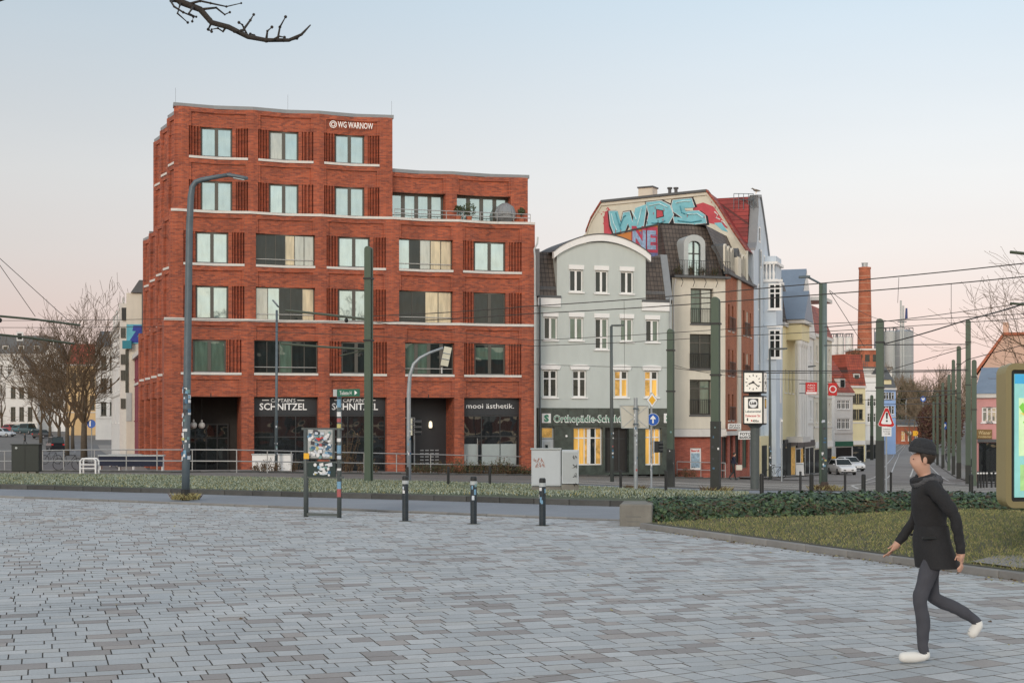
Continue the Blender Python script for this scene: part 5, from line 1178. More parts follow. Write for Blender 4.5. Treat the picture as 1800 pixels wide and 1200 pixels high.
# ---------------------------------------------------------------- tram masts
def at(px, py): p = gp(px, py); return p, p.y/F          # foot point and metres per photo pixel there
def mast(px, top, base, w, label, dark=0, face=-.38, loc=None, group='tram line masts'):
    if loc is None: p, s = at(px, base); h = (base-top)*s
    else: p, s, h = loc
    t = thing('tram_mast', label, 'mast', p, face, group)
    a = w*s/2; n = 10; d = max(.16, w*s*.85); a *= .86
    prof = [(-a, -.1), (a, -.1), (a, h-a*.9)]+[(a*math.cos(PI*k/n), h-a*.9+a*.9*math.sin(PI*k/n)) for k in range(1, n)]+[(-a, h-a*.9)]
    mb = MB(); mb.elev(prof, -d*.5, -d*.12); mb.build('front_flange', M.mast, t, bevel=.012)
    mb = MB(); mb.elev([(x*.96, z-.02) for x, z in prof], d*.12, d*.5); mb.build('rear_flange', M.mast, t)
    mb = MB(); mb.box(-a*.35, a*.35, -d*.125, d*.125, 0, h-a); mb.build('web', M.mast, t)
    if dark:
        mb = MB(); hb = dark*s; mb.box(-a-.012, a+.012, -d*.5-.012, d*.5+.012, -.1, hb); mb.build('foot_sleeve', M.mast_d, t)
    if w > 8:
        mb = MB(); mb.box(-a-.03, a+.03, -d*.5-.03, d*.5+.03, h*.60, h*.60+.07); mb.build('clamp', M.iron, t); mb = MB(); mb.box(-a-.03, a+.03, -d*.5-.03, d*.5+.03, h*.86, h*.86+.07); mb.build('clamp', M.iron, t)
    return t, p, s, h
ms = {}
ms[648] = mast(648, 433, 850, 14, 'tall green tram mast in front of the red brick building', 0)
ms[1258] = mast(1258, 522, 868, 17, 'thick green tram mast with black graffiti stained foot before the cream corner house', 128)
ms[1179] = mast(1179, 578, 855, 13, 'green tram mast with dark foot between the grey house and the corner house', 66)
ms[1547] = mast(1547, 560, 866, 15, 'green tram mast carrying the red warning triangle', 92)
ms[1702] = mast(1702, 562, 850, 10, 'tallest green mast of the row right of the street', 33)
ms[1712] = mast(1712.5, 632, 853, 9.5, 'shorter green mast close beside the tallest one right of the street', 0)
ms[1685] = mast(1685.5, 608, 841, 8.5, 'green mast with grey cabinet at its foot, third in the right row', 28)
for px, top, base, w, lab, dk in ((1676, 632, 835, 6.5, 'green mast with dark sleeve, fourth in the right row', 34), (1668, 658, 828, 6, 'plain green mast, fifth in the right row of the street', 0), (1657.5, 672, 823, 5.5, 'pale green mast with dark sleeve, sixth in the right row', 24), (1648, 690, 817, 4.5, 'thin green mast, seventh in the right row', 20), (1641, 705, 812, 4, 'farthest thin green mast in the right row', 18),
                                  (1473, 697, 806, 4, 'green mast nearest the red roofed house, left of the street', 0), (1510, 694, 804, 4, 'green mast in front of the yellow house wall', 0), (1519, 693, 806, 4.5, 'green mast at the right edge of the yellow house', 0), (1532.5, 694, 808, 6, 'green mast with dark foot before the white street house', 42), (1493, 690, 800, 3.5, 'thin green mast between the red roofed and the yellow house', 0)):
    ms[px] = mast(px, top, base, w, lab, dk)
# mast with a street lamp on it
def lamp_mast():
    p, s = at(1449, 861); h = (861-497)*s
    t = thing('tram_mast', 'round green mast with stickers carrying a street lamp on a slanting arm', 'mast', p, 0, 'tram line masts')
    mb = MB(); mb.tube([(0, 0, -.1), (0, 0, h)], [.155, .125], 14); mb.build('pole', plain('grey_green_steel', (.15, .19, .18), .4, .12, 4, metal=.3), t, smooth=True)
    mb = MB(); mb.box(-.24, -.10, -.05, .07, .3, h); mb.build('cable_duct', M.mast, t)
    mb = MB(); mb.lathe([(.20, 0), (.20, .35), (.16, .4)], 12); mb.build('foot', plain('rusty_foot', (.07, .05, .04), .8, .3), t)
    A = P(1443, 499, p.y)-p; C = P(1420, 487, p.y)-p; mb = MB(); mb.tube([A, C], .05, 8); mb.build('arm', M.galv_d, t)
    E = P(1404, 486, p.y)-p; mb = MB(); mb.prism([C+Vector((.1, -.1, .08)), C+Vector((.1, .1, .08)), E+Vector((0, .06, .03)), E+Vector((0, -.06, .03))], (0, 0, -.12)); mb.build('lamp_head', M.galv_d, t, bevel=.02)
    stickers(t, .15, 1.0, 3.3, 14, 11)
    return t
STK = [plain('sticker_%d' % i, c, .5, .15, 25) for i, c in enumerate([(.70, .70, .70), (.17, .33, .47), (.05, .13, .22), (.55, .60, .66), (.38, .10, .10), (.50, .44, .16), (.04, .04, .05), (.16, .28, .28)])]
STW = [8, 4, 5, 6, 1, 1, 4, 2]
def stickers(par, r, z0, z1, n, seed, face=-PI/2, spread=1.1, lean=0):
    rd = random.Random(seed)
    for i in range(n):
        a = face+rd.uniform(-spread, spread); z = rd.uniform(z0, z1); hw = rd.uniform(.2, .5); hh = rd.uniform(.02, .055); mb = MB(); k = 5; rr = r+.002+.0003*i
        vs = [(rr*math.cos(a-hw+2*hw*j/k)+lean*z, rr*math.sin(a-hw+2*hw*j/k), z+e) for e in (-hh, hh) for j in range(k+1)]
        mb.add(vs, [(j, j+1, k+2+j, k+1+j) for j in range(k)]); mb.build('sticker', rd.choices(STK, STW)[0], par)
lamp_mast()
# graffiti-like tags and stickers on the mast feet
for px, n in ((1258, 10), (1179, 6)):
    t, p, s, h = ms[px]; rd = random.Random(px); w = 17*s/2 if px == 1258 else 13*s/2
    for i in range(n):
        x, z, a, b = rd.uniform(-w*.8, w*.6), rd.uniform(.9, 2.6), rd.uniform(.04, .10), rd.uniform(.04, .09); mb = MB(); y = -max(.16, w*1.6)*.5-.018-.001*i; mb.box(x, x+a, y, y+.002, z, z+b); mb.build('sticker', rd.choices(STK, [3, 1, 4, 2, 0, 0, 4, 2])[0], t)

# ---------------------------------------------------------------- street lamps
def lamp(px, base, pts, head, label, r0=.09, r1=.045, mat=None, base_band=0, st=0, rs=1, foot=None, cat='street lamp', group='street lamps'):
    p, s = at(px, base) if foot is None else foot; mat = mat or M.galv_d
    t = thing('street_lamp', label, cat, p, 0, group)
    q = [P(x, y, p.y)-p for x, y in pts]; q[0] = Vector((0, 0, -.05))
    n = len(q); mb = MB(); mb.tube(q, [r0+(r1-r0)*i/(n-1) for i in range(n)], 12); mb.build('pole', mat, t, smooth=True)
    if base_band: mb = MB(); mb.lathe([(r0+.012, 0), (r0+.012, base_band)], 12); mb.build('foot_band', M.iron, t)
    a = P(*head[0], p.y)-p; b = P(*head[1], p.y)-p; d = (b-a); L_ = d.length; w = L_*.16
    mb = MB(); mb.T = Matrix.Translation(a) @ Matrix.Rotation(-math.atan2(d.z, d.x), 4, 'Y')
    mb.plan([(0, -w*.6), (L_*.3, -w), (L_*.8, -w*.8), (L_, -w*.25), (L_, w*.25), (L_*.8, w*.8), (L_*.3, w), (0, w*.6)], -.03-L_*.02, .03+L_*.02); mb.build('lamp_head', mat, t, bevel=.02)
    mb2 = MB(mb.T); mb2.plan([(L_*.35, -w*.6), (L_*.85, -w*.5), (L_*.85, w*.5), (L_*.35, w*.6)], -.05-L_*.025, -.031-L_*.02); mb2.build('lens', M.cap_l, t)
    if st: stickers(t, r0*.97, .9, 2.9, st, rs, lean=(q[2].x/q[2].z) if n > 3 else 0)
    return t
lamp(326, 877, [(326, 877), (327, 800), (330, 600), (333, 400), (335.5, 345), (338, 329), (344, 320), (355, 316), (375, 312), (405, 307)], [(398, 307), (436, 314)], 'tall grey street lamp with stickered shaft in the foreground left', .105, .05, M.galv_d, .25, 46, 4)
lamp(485.5, 829, [(485.5, 829), (486, 700), (486.5, 545)], [(490, 540), (479, 527)], 'slim grey park lamp in front of the red shop windows', .085, .06, M.galv_d, 0, 10, 5)
lamp(1076, 846, [(1076, 846), (1075, 700), (1074.5, 573)], [(1074, 572), (1097, 571.5)], 'slim dark lamp with flat square head before the grey green house', .10, .075, M.post, 0, 8, 6)
lamp(1354, 842, [(1354, 842), (1353.5, 700), (1353, 613)], [(1353, 613), (1384, 612.5)], 'dark lamp post with small flat head right of the clock pillar', .11, .07, M.post, 0, 12, 7)
lamp(1413, 834, [(1413, 834), (1412, 700), (1411.5, 645)], [(1411, 645), (1434, 643)], 'farther lamp post with flat head beside the white gabled house', .12, .08, M.post, 0, 6, 8)
for px, base, top, hx, lab in ((1592.5, 778, 700, 1602, 'pale lamp with curved arm at the crest of the street'), (1579, 762, 702, 1592, 'farther pale lamp at the bend below the trees'), (1500, 802, 705, 1515, 'grey lamp with straight arm before the yellow house'), (1484, 812, 697, 1492, 'lamp post in front of the red roofed house')):
    lamp(px, base, [(px, base), (px, top+6), (px+1.5, top+1)], [(px+1.5, top+1), (hx, top)], lab, .12, .08, M.galv)
# dry grass tuft at the foot of the near lamp
def tuft(px, py, n, r, h, name, label, mats, wts, group=None):
    p = gp(px, py)
    def smp(rd): a = rd.random()*2*PI; q = r*math.sqrt(rd.random()); return (p.x+q*math.cos(a), p.y+q*math.sin(a)*.6)
    o = blades(name, smp, n, h, .012, mats, wts, int(px), .9, lambda q: g(*q)); return tag(o, label, 'grass', group)
tuft(326, 877, 500, .36, .15, 'dry_grass', 'tuft of dry yellow grass round the foot of the near street lamp', [M.grass2, M.shrub_b], (3, 1))
tuft(1450, 861, 500, .8, .25, 'dry_grass', 'dry grass round the foot of the lamp carrying mast', [M.grass2, M.shrub_b], (2, 2))
tuft(1117, 862, 300, .5, .22, 'dry_grass', 'dry weeds at the foot of the turned sign board', [M.grass2, M.shrub_b], (1, 2)); tuft(1258, 868, 300, .6, .3, 'dry_grass', 'brown weeds at the foot of the thick mast', [M.shrub_b, M.grass2], (2, 1))

# ---------------------------------------------------------------- traffic lights
def signal_pole():
    p, s = at(719, 845); t = thing('traffic_light', 'bent grey signal mast with beige backed lights before the brick entrance', 'traffic light', p)
    q = [P(x, y, p.y)-p for x, y in ((719, 845), (718.5, 760), (718.5, 690), (720.5, 660), (727, 640), (738, 629), (755, 620), (779, 611))]
    mb = MB(); mb.tube(q, [.10, .095, .09, .08, .075, .07, .06, .05], 12); mb.build('pole', M.galv, t, smooth=True)
    def head(x0, y0, x1, y1, tilt, dz):
        a = P((x0+x1)/2, y1, p.y)-p; w, h = (x1-x0)*s, (y1-y0)*s
        mb = MB(); mb.T = Matrix.Translation(a) @ Matrix.Rotation(tilt, 4, 'Y'); mb.box(-w/2, w/2, -.03, 0, 0, h); o = mb.build('backboard', M.beige, t, bevel=.01)
        b = MB(mb.T); b.box(-w*.3, w*.3, .0, .2, .05, h-.05); b.build('signal_housing', M.beige, o)
        for k in range(3): v = MB(mb.T); v.lathe([(.10, .2), (.12, .38)], 10, (0, 0, h*(.2+.3*k)), 'Y'); v.build('visor', M.iron, o)
        e = MB(mb.T)
        for k in range(2): e.tube([(-w/2, -.04, h*(.35+.3*k)), (w/2, -.04, h*(.35+.3*k))], .02, 5)
        e.build('bracket', M.galv, o)
    head(774, 609, 787.5, 643, math.radians(12), 0)
    mb = MB(); a = P(776.5, 656, p.y)-p; mb.tube([a, a+Vector((0, 0, .25))], .02, 6); mb.build('sensor', M.white, t)
    head(719.5, 735, 725, 765, 0, 0)
    for k in range(3): a = P(729, 742+9*k, p.y)-p; mb = MB(); mb.lathe([(.10, -.0), (.12, .3)], 10, a, 'X'); mb.build('visor', M.iron, t)
    stickers(t, .097, .9, 2.5, 12, 21)
signal_pole()
# ---------------------------------------------------------------- road signs
def signpole():
    p, s = at(1145, 856); t = thing('sign_pole', 'stickered steel pole holding priority diamond and blue one way arrow', 'sign', p)
    h = (856-690)*s; mb = MB(); mb.tube([(0, 0, 0), (0, 0, h)], .045, 10); mb.build('pole', M.galv, t); stickers(t, .046, .5, 3.0, 10, 31)
    c = P(1146, 703, p.y)-p; w = 14*s
    def dia(w, y, m, nm): mb = MB(); mb.elev([(c.x-w*.72, c.z), (c.x, c.z-w), (c.x+w*.72, c.z), (c.x, c.z+w)], y, y+.01); mb.build(nm, m, t, bevel=0)
    dia(w, -.07, M.galv, 'diamond_sign'); dia(w*.90, -.081, M.white, 'diamond_border'); dia(w*.6, -.092, M.yel, 'diamond_field')
    c = P(1147.5, 737, p.y)-p; r = 11*s
    mb = MB(); mb.lathe([(r, -.07), (r, -.06)], 24, c, 'Y'); mb.build('round_sign', M.white, t); mb = MB(); mb.lathe([(r*.94, -.08), (r*.94, -.071)], 24, c, 'Y'); mb.build('round_sign_field', M.blue, t)
    mb = MB(); mb.elev([(c.x-.03*r*4, c.z-r*.6), (c.x+.03*r*4, c.z-r*.6), (c.x+.03*r*4, c.z+.1*r), (c.x+.4*r, c.z+.0*r), (c.x+.4*r, c.z+.22*r), (c.x, c.z+.68*r), (c.x-.4*r, c.z+.22*r), (c.x-.4*r, c.z), (c.x-.03*r*4, c.z+.1*r)], -.09, -.081); mb.build('arrow', M.white, t)
    # signal head below, turned away to the right
    a = P(1152, 795, p.y)-p; h = 20*s; mb = MB(); mb.box(a.x-.06, a.x+.14, -.1, .2, a.z, a.z+h); o = mb.build('signal_housing', M.iron, t, bevel=.02)
    mb = MB(); mb.box(a.x-.09, a.x-.065, -.16, .2, a.z-.05, a.z+h+.03); mb.build('backboard', M.cab, o)
    for k in range(3): mb = MB(); mb.lathe([(.10, 0), (.11, .2)], 10, (a.x+.14, .04, a.z+h*(.2+.3*k)), 'X'); mb.build('visor', M.iron, o)
signpole()
def board_back():
    p, s = at(1117.5, 864); t = thing('turned_sign_board', 'large beige sign board seen from behind on a stickered post', 'sign', p)
    h = (864-699)*s; mb = MB(); mb.tube([(0, 0, 0), (0, 0, h)], .075, 12); mb.build('post', M.galv, t); stickers(t, .076, .5, 3.2, 14, 41)
    c = [P(x, y, p.y)-p for x, y in ((1090, 712), (1140, 712.5), (1140, 752), (1093, 752))]
    mb = MB(); mb.elev([(q.x, q.z) for q in c], .09, .115); o = mb.build('board', M.signback, t, bevel=.006)
    for i, j in ((0, 2), (1, 3)): mb = MB(); mb.tube([(c[i].x, .085, c[i].z), (c[j].x, .085, c[j].z)], .014, 5); mb.build('brace', M.cap_l, o)
    for i in range(4): j = (i+1) % 4; mb = MB(); mb.tube([(c[i].x, .085, c[i].z), (c[j].x, .085, c[j].z)], .018, 5); mb.build('rim', M.cap_l, o)
    for y in (718, 745): q = P(1117.5, y, p.y)-p; mb = MB(); mb.box(-.10, .10, -.09, .09, q.z-.03, q.z+.03); mb.build('clamp', M.galv_d, t)
board_back()
def warning():
    p, s = at(1558, 869); t = thing('warning_sign', 'red bordered warning triangle with exclamation mark and text plate below', 'sign', p)
    h = (869-716)*s; mb = MB(); mb.tube([(0, 0, 0), (0, 0, h)], .038, 10); mb.build('pole', M.galv, t)
    a, b, c = [P(x, y, p.y)-p for x, y in ((1544.5, 747), (1570, 748), (1558, 717))]
    def tri(k, y, m, nm):
        cx, cz = (a.x+b.x+c.x)/3, (a.z+b.z+c.z)/3; mb = MB(); pts = []
        for q in (a, b, c):
            for o in (-.12, .12):
                th = math.atan2(q.z-cz, q.x-cx)+o; r = math.hypot(q.x-cx, q.z-cz)*k; pts.append((cx+r*math.cos(th), cz+r*math.sin(th)))
        mb.elev(pts, y, y+.008); mb.build(nm, m, t)
    tri(1.06, -.055, M.white, 'triangle_plate'); tri(1.0, -.066, M.red, 'triangle_border'); tri(.68, -.077, M.letter, 'triangle_field')
    x = (a.x+b.x)/2+.02; z = a.z; mb = MB(); mb.elev([(x-.028, z+11*s), (x+.028, z+11*s), (x+.045, z+22*s), (x-.045, z+22*s)], -.088, -.078); mb.build('exclamation_mark', M.iron, t)
    mb = MB(); mb.lathe([(.042, -.088), (.042, -.078)], 12, (x, 0, z+7.5*s), 'Y'); mb.build('exclamation_dot', M.iron, t)
    q0, q1 = P(1549.5, 766.5, p.y)-p, P(1566.5, 749.5, p.y)-p; mb = MB(); mb.box(q0.x, q1.x, -.055, -.045, q0.z, q1.z); o = mb.build('text_plate', M.white, t, bevel=.003)
    w = q1.x-q0.x; text('lettering', 'Straßenbahn', M.iron, o, q0.x+.04, -.057, q0.z+11.5*s, w-.08, 2.4*s, .003); text('lettering', 'kreuzt', M.iron, o, q0.x+.07, -.057, q0.z+7.5*s, w*.72, 2.6*s, .003)
    mb = MB(); mb.box(q0.x+.12, q1.x-.12, -.061, -.0565, q0.z+4.2*s, q0.z+4.8*s); mb.elev([(q1.x-.13, q0.z+3.2*s), (q1.x-.04, q0.z+4.5*s), (q1.x-.13, q0.z+5.8*s)], -.061, -.0565); mb.build('arrow', M.iron, o)
warning()
def notice_frame():
    p, s = at(538, 908); q, _ = at(596.5, 909.5); t = thing('notice_stand', 'dark steel stand with two sticker covered boards and a green direction sign', 'notice board', p)
    d = q-p; rz = math.atan2(d.y, d.x); t.rotation_euler = (0, 0, rz); L_ = d.length; zz = lambda y: (908-y)*s; zz2 = lambda y: (909.5-y)*s*1.0
    mb = MB(); mb.tube([(0, 0, 0), (0, 0, zz(753))], .050, 12); mb.build('post', M.post, t, smooth=True)
    r = MB(); r.tube([(L_, 0, 0), (L_, 0, zz(686))], .046, 12); o2 = r.build('post', M.post, t, smooth=True)
    mb = MB(); mb.box(.03, L_-.03, -.035, .035, zz(906), zz(901)); mb.build('foot_bar', M.post, t)
    for y in (812, 838, 753.5): mb = MB(); mb.box(-.09, L_+.09, -.03, .03, zz(y)-.02, zz(y)+.02); mb.build('cross_bar', M.post, t)
    k = L_/58.5
    b0, b1 = (541.5-538)*k, (590.5-538)*k; mb = MB(); mb.box(b0, b1, -.07, -.035, zz(807), zz(753)); B1 = mb.build('board', M.post, t, bevel=.02)
    mb = MB(); mb.box(b0+.04, b1-.04, -.078, -.071, zz(804.5), zz(755)); mb.build('board_face', plain('scuffed_paper', (.42, .43, .42), .6, .25, 12), B1)
    mb = MB(); mb.box(.06, (591.5-538)*k, -.05, -.03, zz(837), zz(812.5)); B2 = mb.build('board', plain('green_black_board', (.012, .03, .028), .5, .2), t)
    rd = random.Random(12)
    for bo, n, za, zb, xa, xb, y0 in ((B1, 95, 803, 757, b0+.07, b1-.07, -.080), (B2, 26, 834, 815, .2, b1-.1, -.052)):
        for i in range(n):
            x, z = rd.uniform(xa, xb), zz(rd.uniform(zb, za)); a, b = rd.uniform(.018, .055), rd.uniform(.014, .038); an = rd.uniform(-.4, .4); y = y0-.0004*i
            if rd.random() < .35: pts = [(x+a*.8*math.cos(2*PI*j/12), z+a*.8*math.sin(2*PI*j/12)) for j in range(12)]
            else: pts = [(x+u*math.cos(an)-v*math.sin(an), z+u*math.sin(an)+v*math.cos(an)) for u, v in ((-a, -b), (a, -b), (a, b), (-a, b))]
            mb = MB(); mb.elev(pts, y-.001, y); mb.build('sticker', rd.choices(STK, [9, 3, 4, 8, .6, .8, 3, 2])[0], bo)
    mb = MB(); mb.elev([((566-538)*k, zz(775)), ((572-538)*k, zz(769)), ((560-538)*k, zz(769))], -.145, -.14); mb.build('sticker', M.red, B1); mb = MB(); mb.box(b0-.02, b0+.10, -.15, -.145, zz(806), zz(796)); mb.build('sticker', M.yel, B1)
    st = [(689, 699, 1), (702, 716, 1), (724, 732, 0), (745, 752, 5), (770, 776, 0), (782, 796, 1), (822, 826, 0), (845, 858, 1), (858, 872, 4), (735, 742, 4), (800, 806, 3)]
    for y0, y1, c in st:
        mb = MB(); rr = .050; n = 6; a0, a1 = -PI/2-1.2, -PI/2+1.2; vs = [(L_+rr*math.cos(a0+(a1-a0)*j/n), rr*math.sin(a0+(a1-a0)*j/n), z) for z in (zz(y1), zz(y0)) for j in range(n+1)]
        mb.add(vs, [(j, j+1, n+2+j, n+1+j) for j in range(n)]); mb.build('sticker', STK[c], o2)
    mb = MB(); mb.box(L_+.0, L_+.49, -.10, -.055, zz(697.5), zz(684.5)); o = mb.build('direction_sign', M.sgreen, t, bevel=.004)
    text('lettering', 'Toilette H', M.letter, o, L_+.06, -.102, zz(694.5), .26, .08, .003); mb = MB(); mb.elev([(L_+.39, zz(695)), (L_+.45, zz(691)), (L_+.39, zz(687))], -.105, -.101); mb.build('arrow', M.letter, o)
    mb = MB(); mb.box(L_-.09, L_-.005, -.10, -.052, zz(697), zz(685)); mb.build('sign_bracket', M.cap_l, o)
notice_frame()
def small_sign(px, base, top, label, shape, mat, s_txt=None, w=12, h=12, name='road_sign', Y=None, tm=None):
    p, s = at(px, base); t = thing(name, label, 'sign', p); H_ = (base-top)*s
    mb = MB(); mb.tube([(0, 0, 0), (0, 0, H_)], .045, 8); mb.build('pole', M.galv, t)
    if shape == 'round': mb = MB(); r = w*s/2; mb.lathe([(r, -.09), (r, -.07)], 20, (0, 0, H_-r), 'Y'); mb.build('plate', mat, t)
    else: mb = MB(); mb.box(-w*s/2, w*s/2, -.09, -.07, H_-h*s, H_); mb.build('plate', mat, t, bevel=.008)
    if s_txt: text('lettering', s_txt, tm or M.letter, t, 0, -.093, H_-h*s*.78, min(w*.6, len(s_txt)*h*.6)*s, h*s*.55, .004, 'CENTER', bold=.04)
    return t
t = small_sign(161, 812, 737, 'round blue foot and cycle path sign in front of the lime trunk', 'round', M.blue, None, 15)
p, s = at(161, 812); zc = (812-744.5)*s; mb = MB(); mb.lathe([(.09, 0), (.09, .012)], 10, (-.1, -.105, zc+.18), 'Y'); mb.build('pictogram_head', M.letter, t); mb = MB(); mb.elev([(-.16, zc-.2), (-.04, zc-.2), (-.04, zc+.1), (-.16, zc+.1)], -.105, -.095); mb.build('pictogram_body', M.letter, t)
small_sign(1739, 826, 772, 'blue parking sign by the right hand parked cars', 'square', M.blue, 'P', 9, 11)
small_sign(1751, 828, 774, 'blue bus stop board beside the parking sign', 'square', M.blue, 'H', 9, 10)
small_sign(1638, 800, 773, 'small blue pedestrian sign in the right pavement row', 'square', M.blue, 'h', 6, 8)
small_sign(1661, 818, 742, 'tall blue parking sign between the right hand masts', 'square', M.blue, 'P', 5, 12)
small_sign(1494, 803, 762, 'white notice sign at the left pavement of the street', 'square', M.white, None, 6, 8)
small_sign(1374, 846, 737, 'thin post with small white plate before the shops', 'square', M.white, None, 3, 4)
small_sign(1609, 786, 757, 'yellow and teal stop sign at the crest of the street', 'square', M.yel, None, 9, 9)
t = small_sign(1622.5, 786, 696, 'round blue sign with white W hanging over the street', 'round', M.blue, None, 10); p, s = at(1622.5, 786); text('lettering', 'W', M.letter, t, 0, -.095, (786-704)*s, 6*s, 5*s, .004, 'CENTER', bold=.05)
def red_sign(px0, px1, yt, yb, txts, lab, Y):
    a, b = P(px0, yb, Y), P(px1, yt, Y); t = thing('shop_banner', lab, 'sign', (a.x, Y, a.z), 0, 'red shop banners'); w, h = b.x-a.x, b.z-a.z
    mb = MB(); mb.box(0, w, -.08, .08, 0, h); mb.build('panel', M.red, t, bevel=.01)
    if txts:
        for i, q in enumerate(txts): text('lettering', q, M.letter, t, w*.12, -.084, h*(.70-.22*i), w*.7, h*.14, .004)
        mb = MB(); mb.box(.03, w-.03, -.09, -.081, .03, h*.2); mb.build('panel_foot', M.white, t)
    else:
        mb = MB(); mb.tube([(w/2+h*.25*math.cos(k*PI/10), -.09, h/2+h*.25*math.sin(k*PI/10)) for k in range(21)], .05, 5); mb.build('emblem_ring', M.letter, t)
    mb = MB(); mb.tube([(-.5, .0, h*.9), (0, 0, h*.9)], .03, 5); mb.tube([(-.5, .0, h*.1), (0, 0, h*.1)], .03, 5); mb.build('bracket', M.iron, t)
red_sign(1416, 1436, 672, 693, ('APO', 'THEKE', 'REZEPT'), 'dark red shop banner with white lettering on the left facades', 112); red_sign(1456, 1471, 673, 695, None, 'bright red banner with white ring right of the lamp mast', 118)

# ---------------------------------------------------------------- clock and advertising pillar
def clock():
    p, s = at(1327, 859); t = thing('clock_pillar', 'public clock above a four sided illuminated advertising box on a dark pillar', 'clock', p, math.radians(-19))
    z = lambda y: (859-y)*s; w = 36*s; c0 = 0
    mb = MB(); mb.lathe([(.21, 0), (.21, z(752)), (.34, z(747)), (.5, z(746))], 16); mb.build('pillar', M.post, t, smooth=False)
    def boxy(zb, zt, nm, face):
        hw = w/2; mb = MB(); mb.box(-hw, hw, -hw, hw, zb, zt); o = mb.build(nm, M.iron, t, bevel=.03)
        for k in range(4):
            R = Matrix.Rotation(k*PI/2, 4, 'Z'); mb = MB(R); mb.box(-hw+.07, hw-.07, -hw-.012, -hw-.001, zb+.07, zt-.07); mb.build(face, plain('lit_panel', (.78, .74, .66), .4, .03, emit=.22), o)
        return o, hw
    o, hw = boxy(z(691), z(653), 'clock_case', 'dial')
    zc = (z(691)+z(653))/2; R_ = hw*.78
    for k in (0, 1):
        Rk = Matrix.Rotation(k*PI/2, 4, 'Z')
        for h in range(12):
            a = h*PI/6; L_ = R_*(.2 if h % 3 else .26); mb = MB(Rk); mb.obox((R_*.86*math.sin(a), -hw-.018, zc+R_*.86*math.cos(a)), (.035, .006, L_), 0, 0, a); mb.build('hour_mark', M.iron, o)
        for a, L_, wd in ((math.radians(247), R_*.62, .06), (math.radians(129), R_*.95, .045)):
            mb = MB(Rk); mb.obox((L_*.42*math.sin(a), -hw-.028, zc+L_*.42*math.cos(a)), (wd, .006, L_*1.1), 0, 0, a); mb.build('clock_hand', M.iron, o)
        mb = MB(Rk); mb.lathe([(.06, -hw-.04), (.06, -hw-.018)], 10, (0, 0, zc), 'Y'); mb.build('clock_hub', M.iron, o)
    mb = MB(); mb.box(-.25, .25, -.25, .25, z(695.5), z(691)); mb.build('neck', M.iron, t)
    o, hw = boxy(z(746), z(695.5), 'advert_case', 'advert_panel')
    zb, zt = z(746), z(695.5); H_ = zt-zb
    for k in (0, 1):
        Rk = Matrix.Rotation(k*PI/2, 4, 'Z'); mb = MB(Rk); mb.box(-.24, .24, -hw-.02, -hw-.013, zb+H_*.56, zb+H_*.90); mb.build('emblem_field', M.fdark if k == 0 else M.iron, o)
        mb = MB(Rk); mb.lathe([(.20, -hw-.026), (.20, -hw-.021)], 20, (0, 0, zb+H_*.73), 'Y'); mb.build('emblem_disc', M.letter if k == 0 else M.yel, o)
        text('lettering', 'Lidl', M.fdark, o, 0, -hw-.03, zb+H_*.70, .28, .11, .003, 'CENTER', T=None, bold=.06) if k == 0 else None
    tx = [('Lebensmittel', M.galv_d, .42), ('Doberaner Str.', M.red, .27), ('400m', M.iron, .09)]
    for q, m, f in tx: text('lettering', q, m, o, 0 if q != '400m' else .12, -hw-.018, zb+H_*f, hw*1.5 if q != '400m' else hw*.62, H_*.085, .003, 'CENTER', bold=.02)
    mb = MB(); mb.ball((-hw*.55, -hw-.02, zb+H_*.205), .035, 6, 1, .2, 1); mb.tube([(-hw*.55, -hw-.02, zb+H_*.18), (-hw*.55, -hw-.02, zb+H_*.13)], .03, 5); mb.build('pictogram', M.iron, o)
    mb = MB(); mb.lathe([(.04, -hw-.024), (.04, -hw-.014)], 10, (-hw*.15, 0, zb+H_*.14), 'Y'); mb.build('pictogram', M.red, o)
clock()

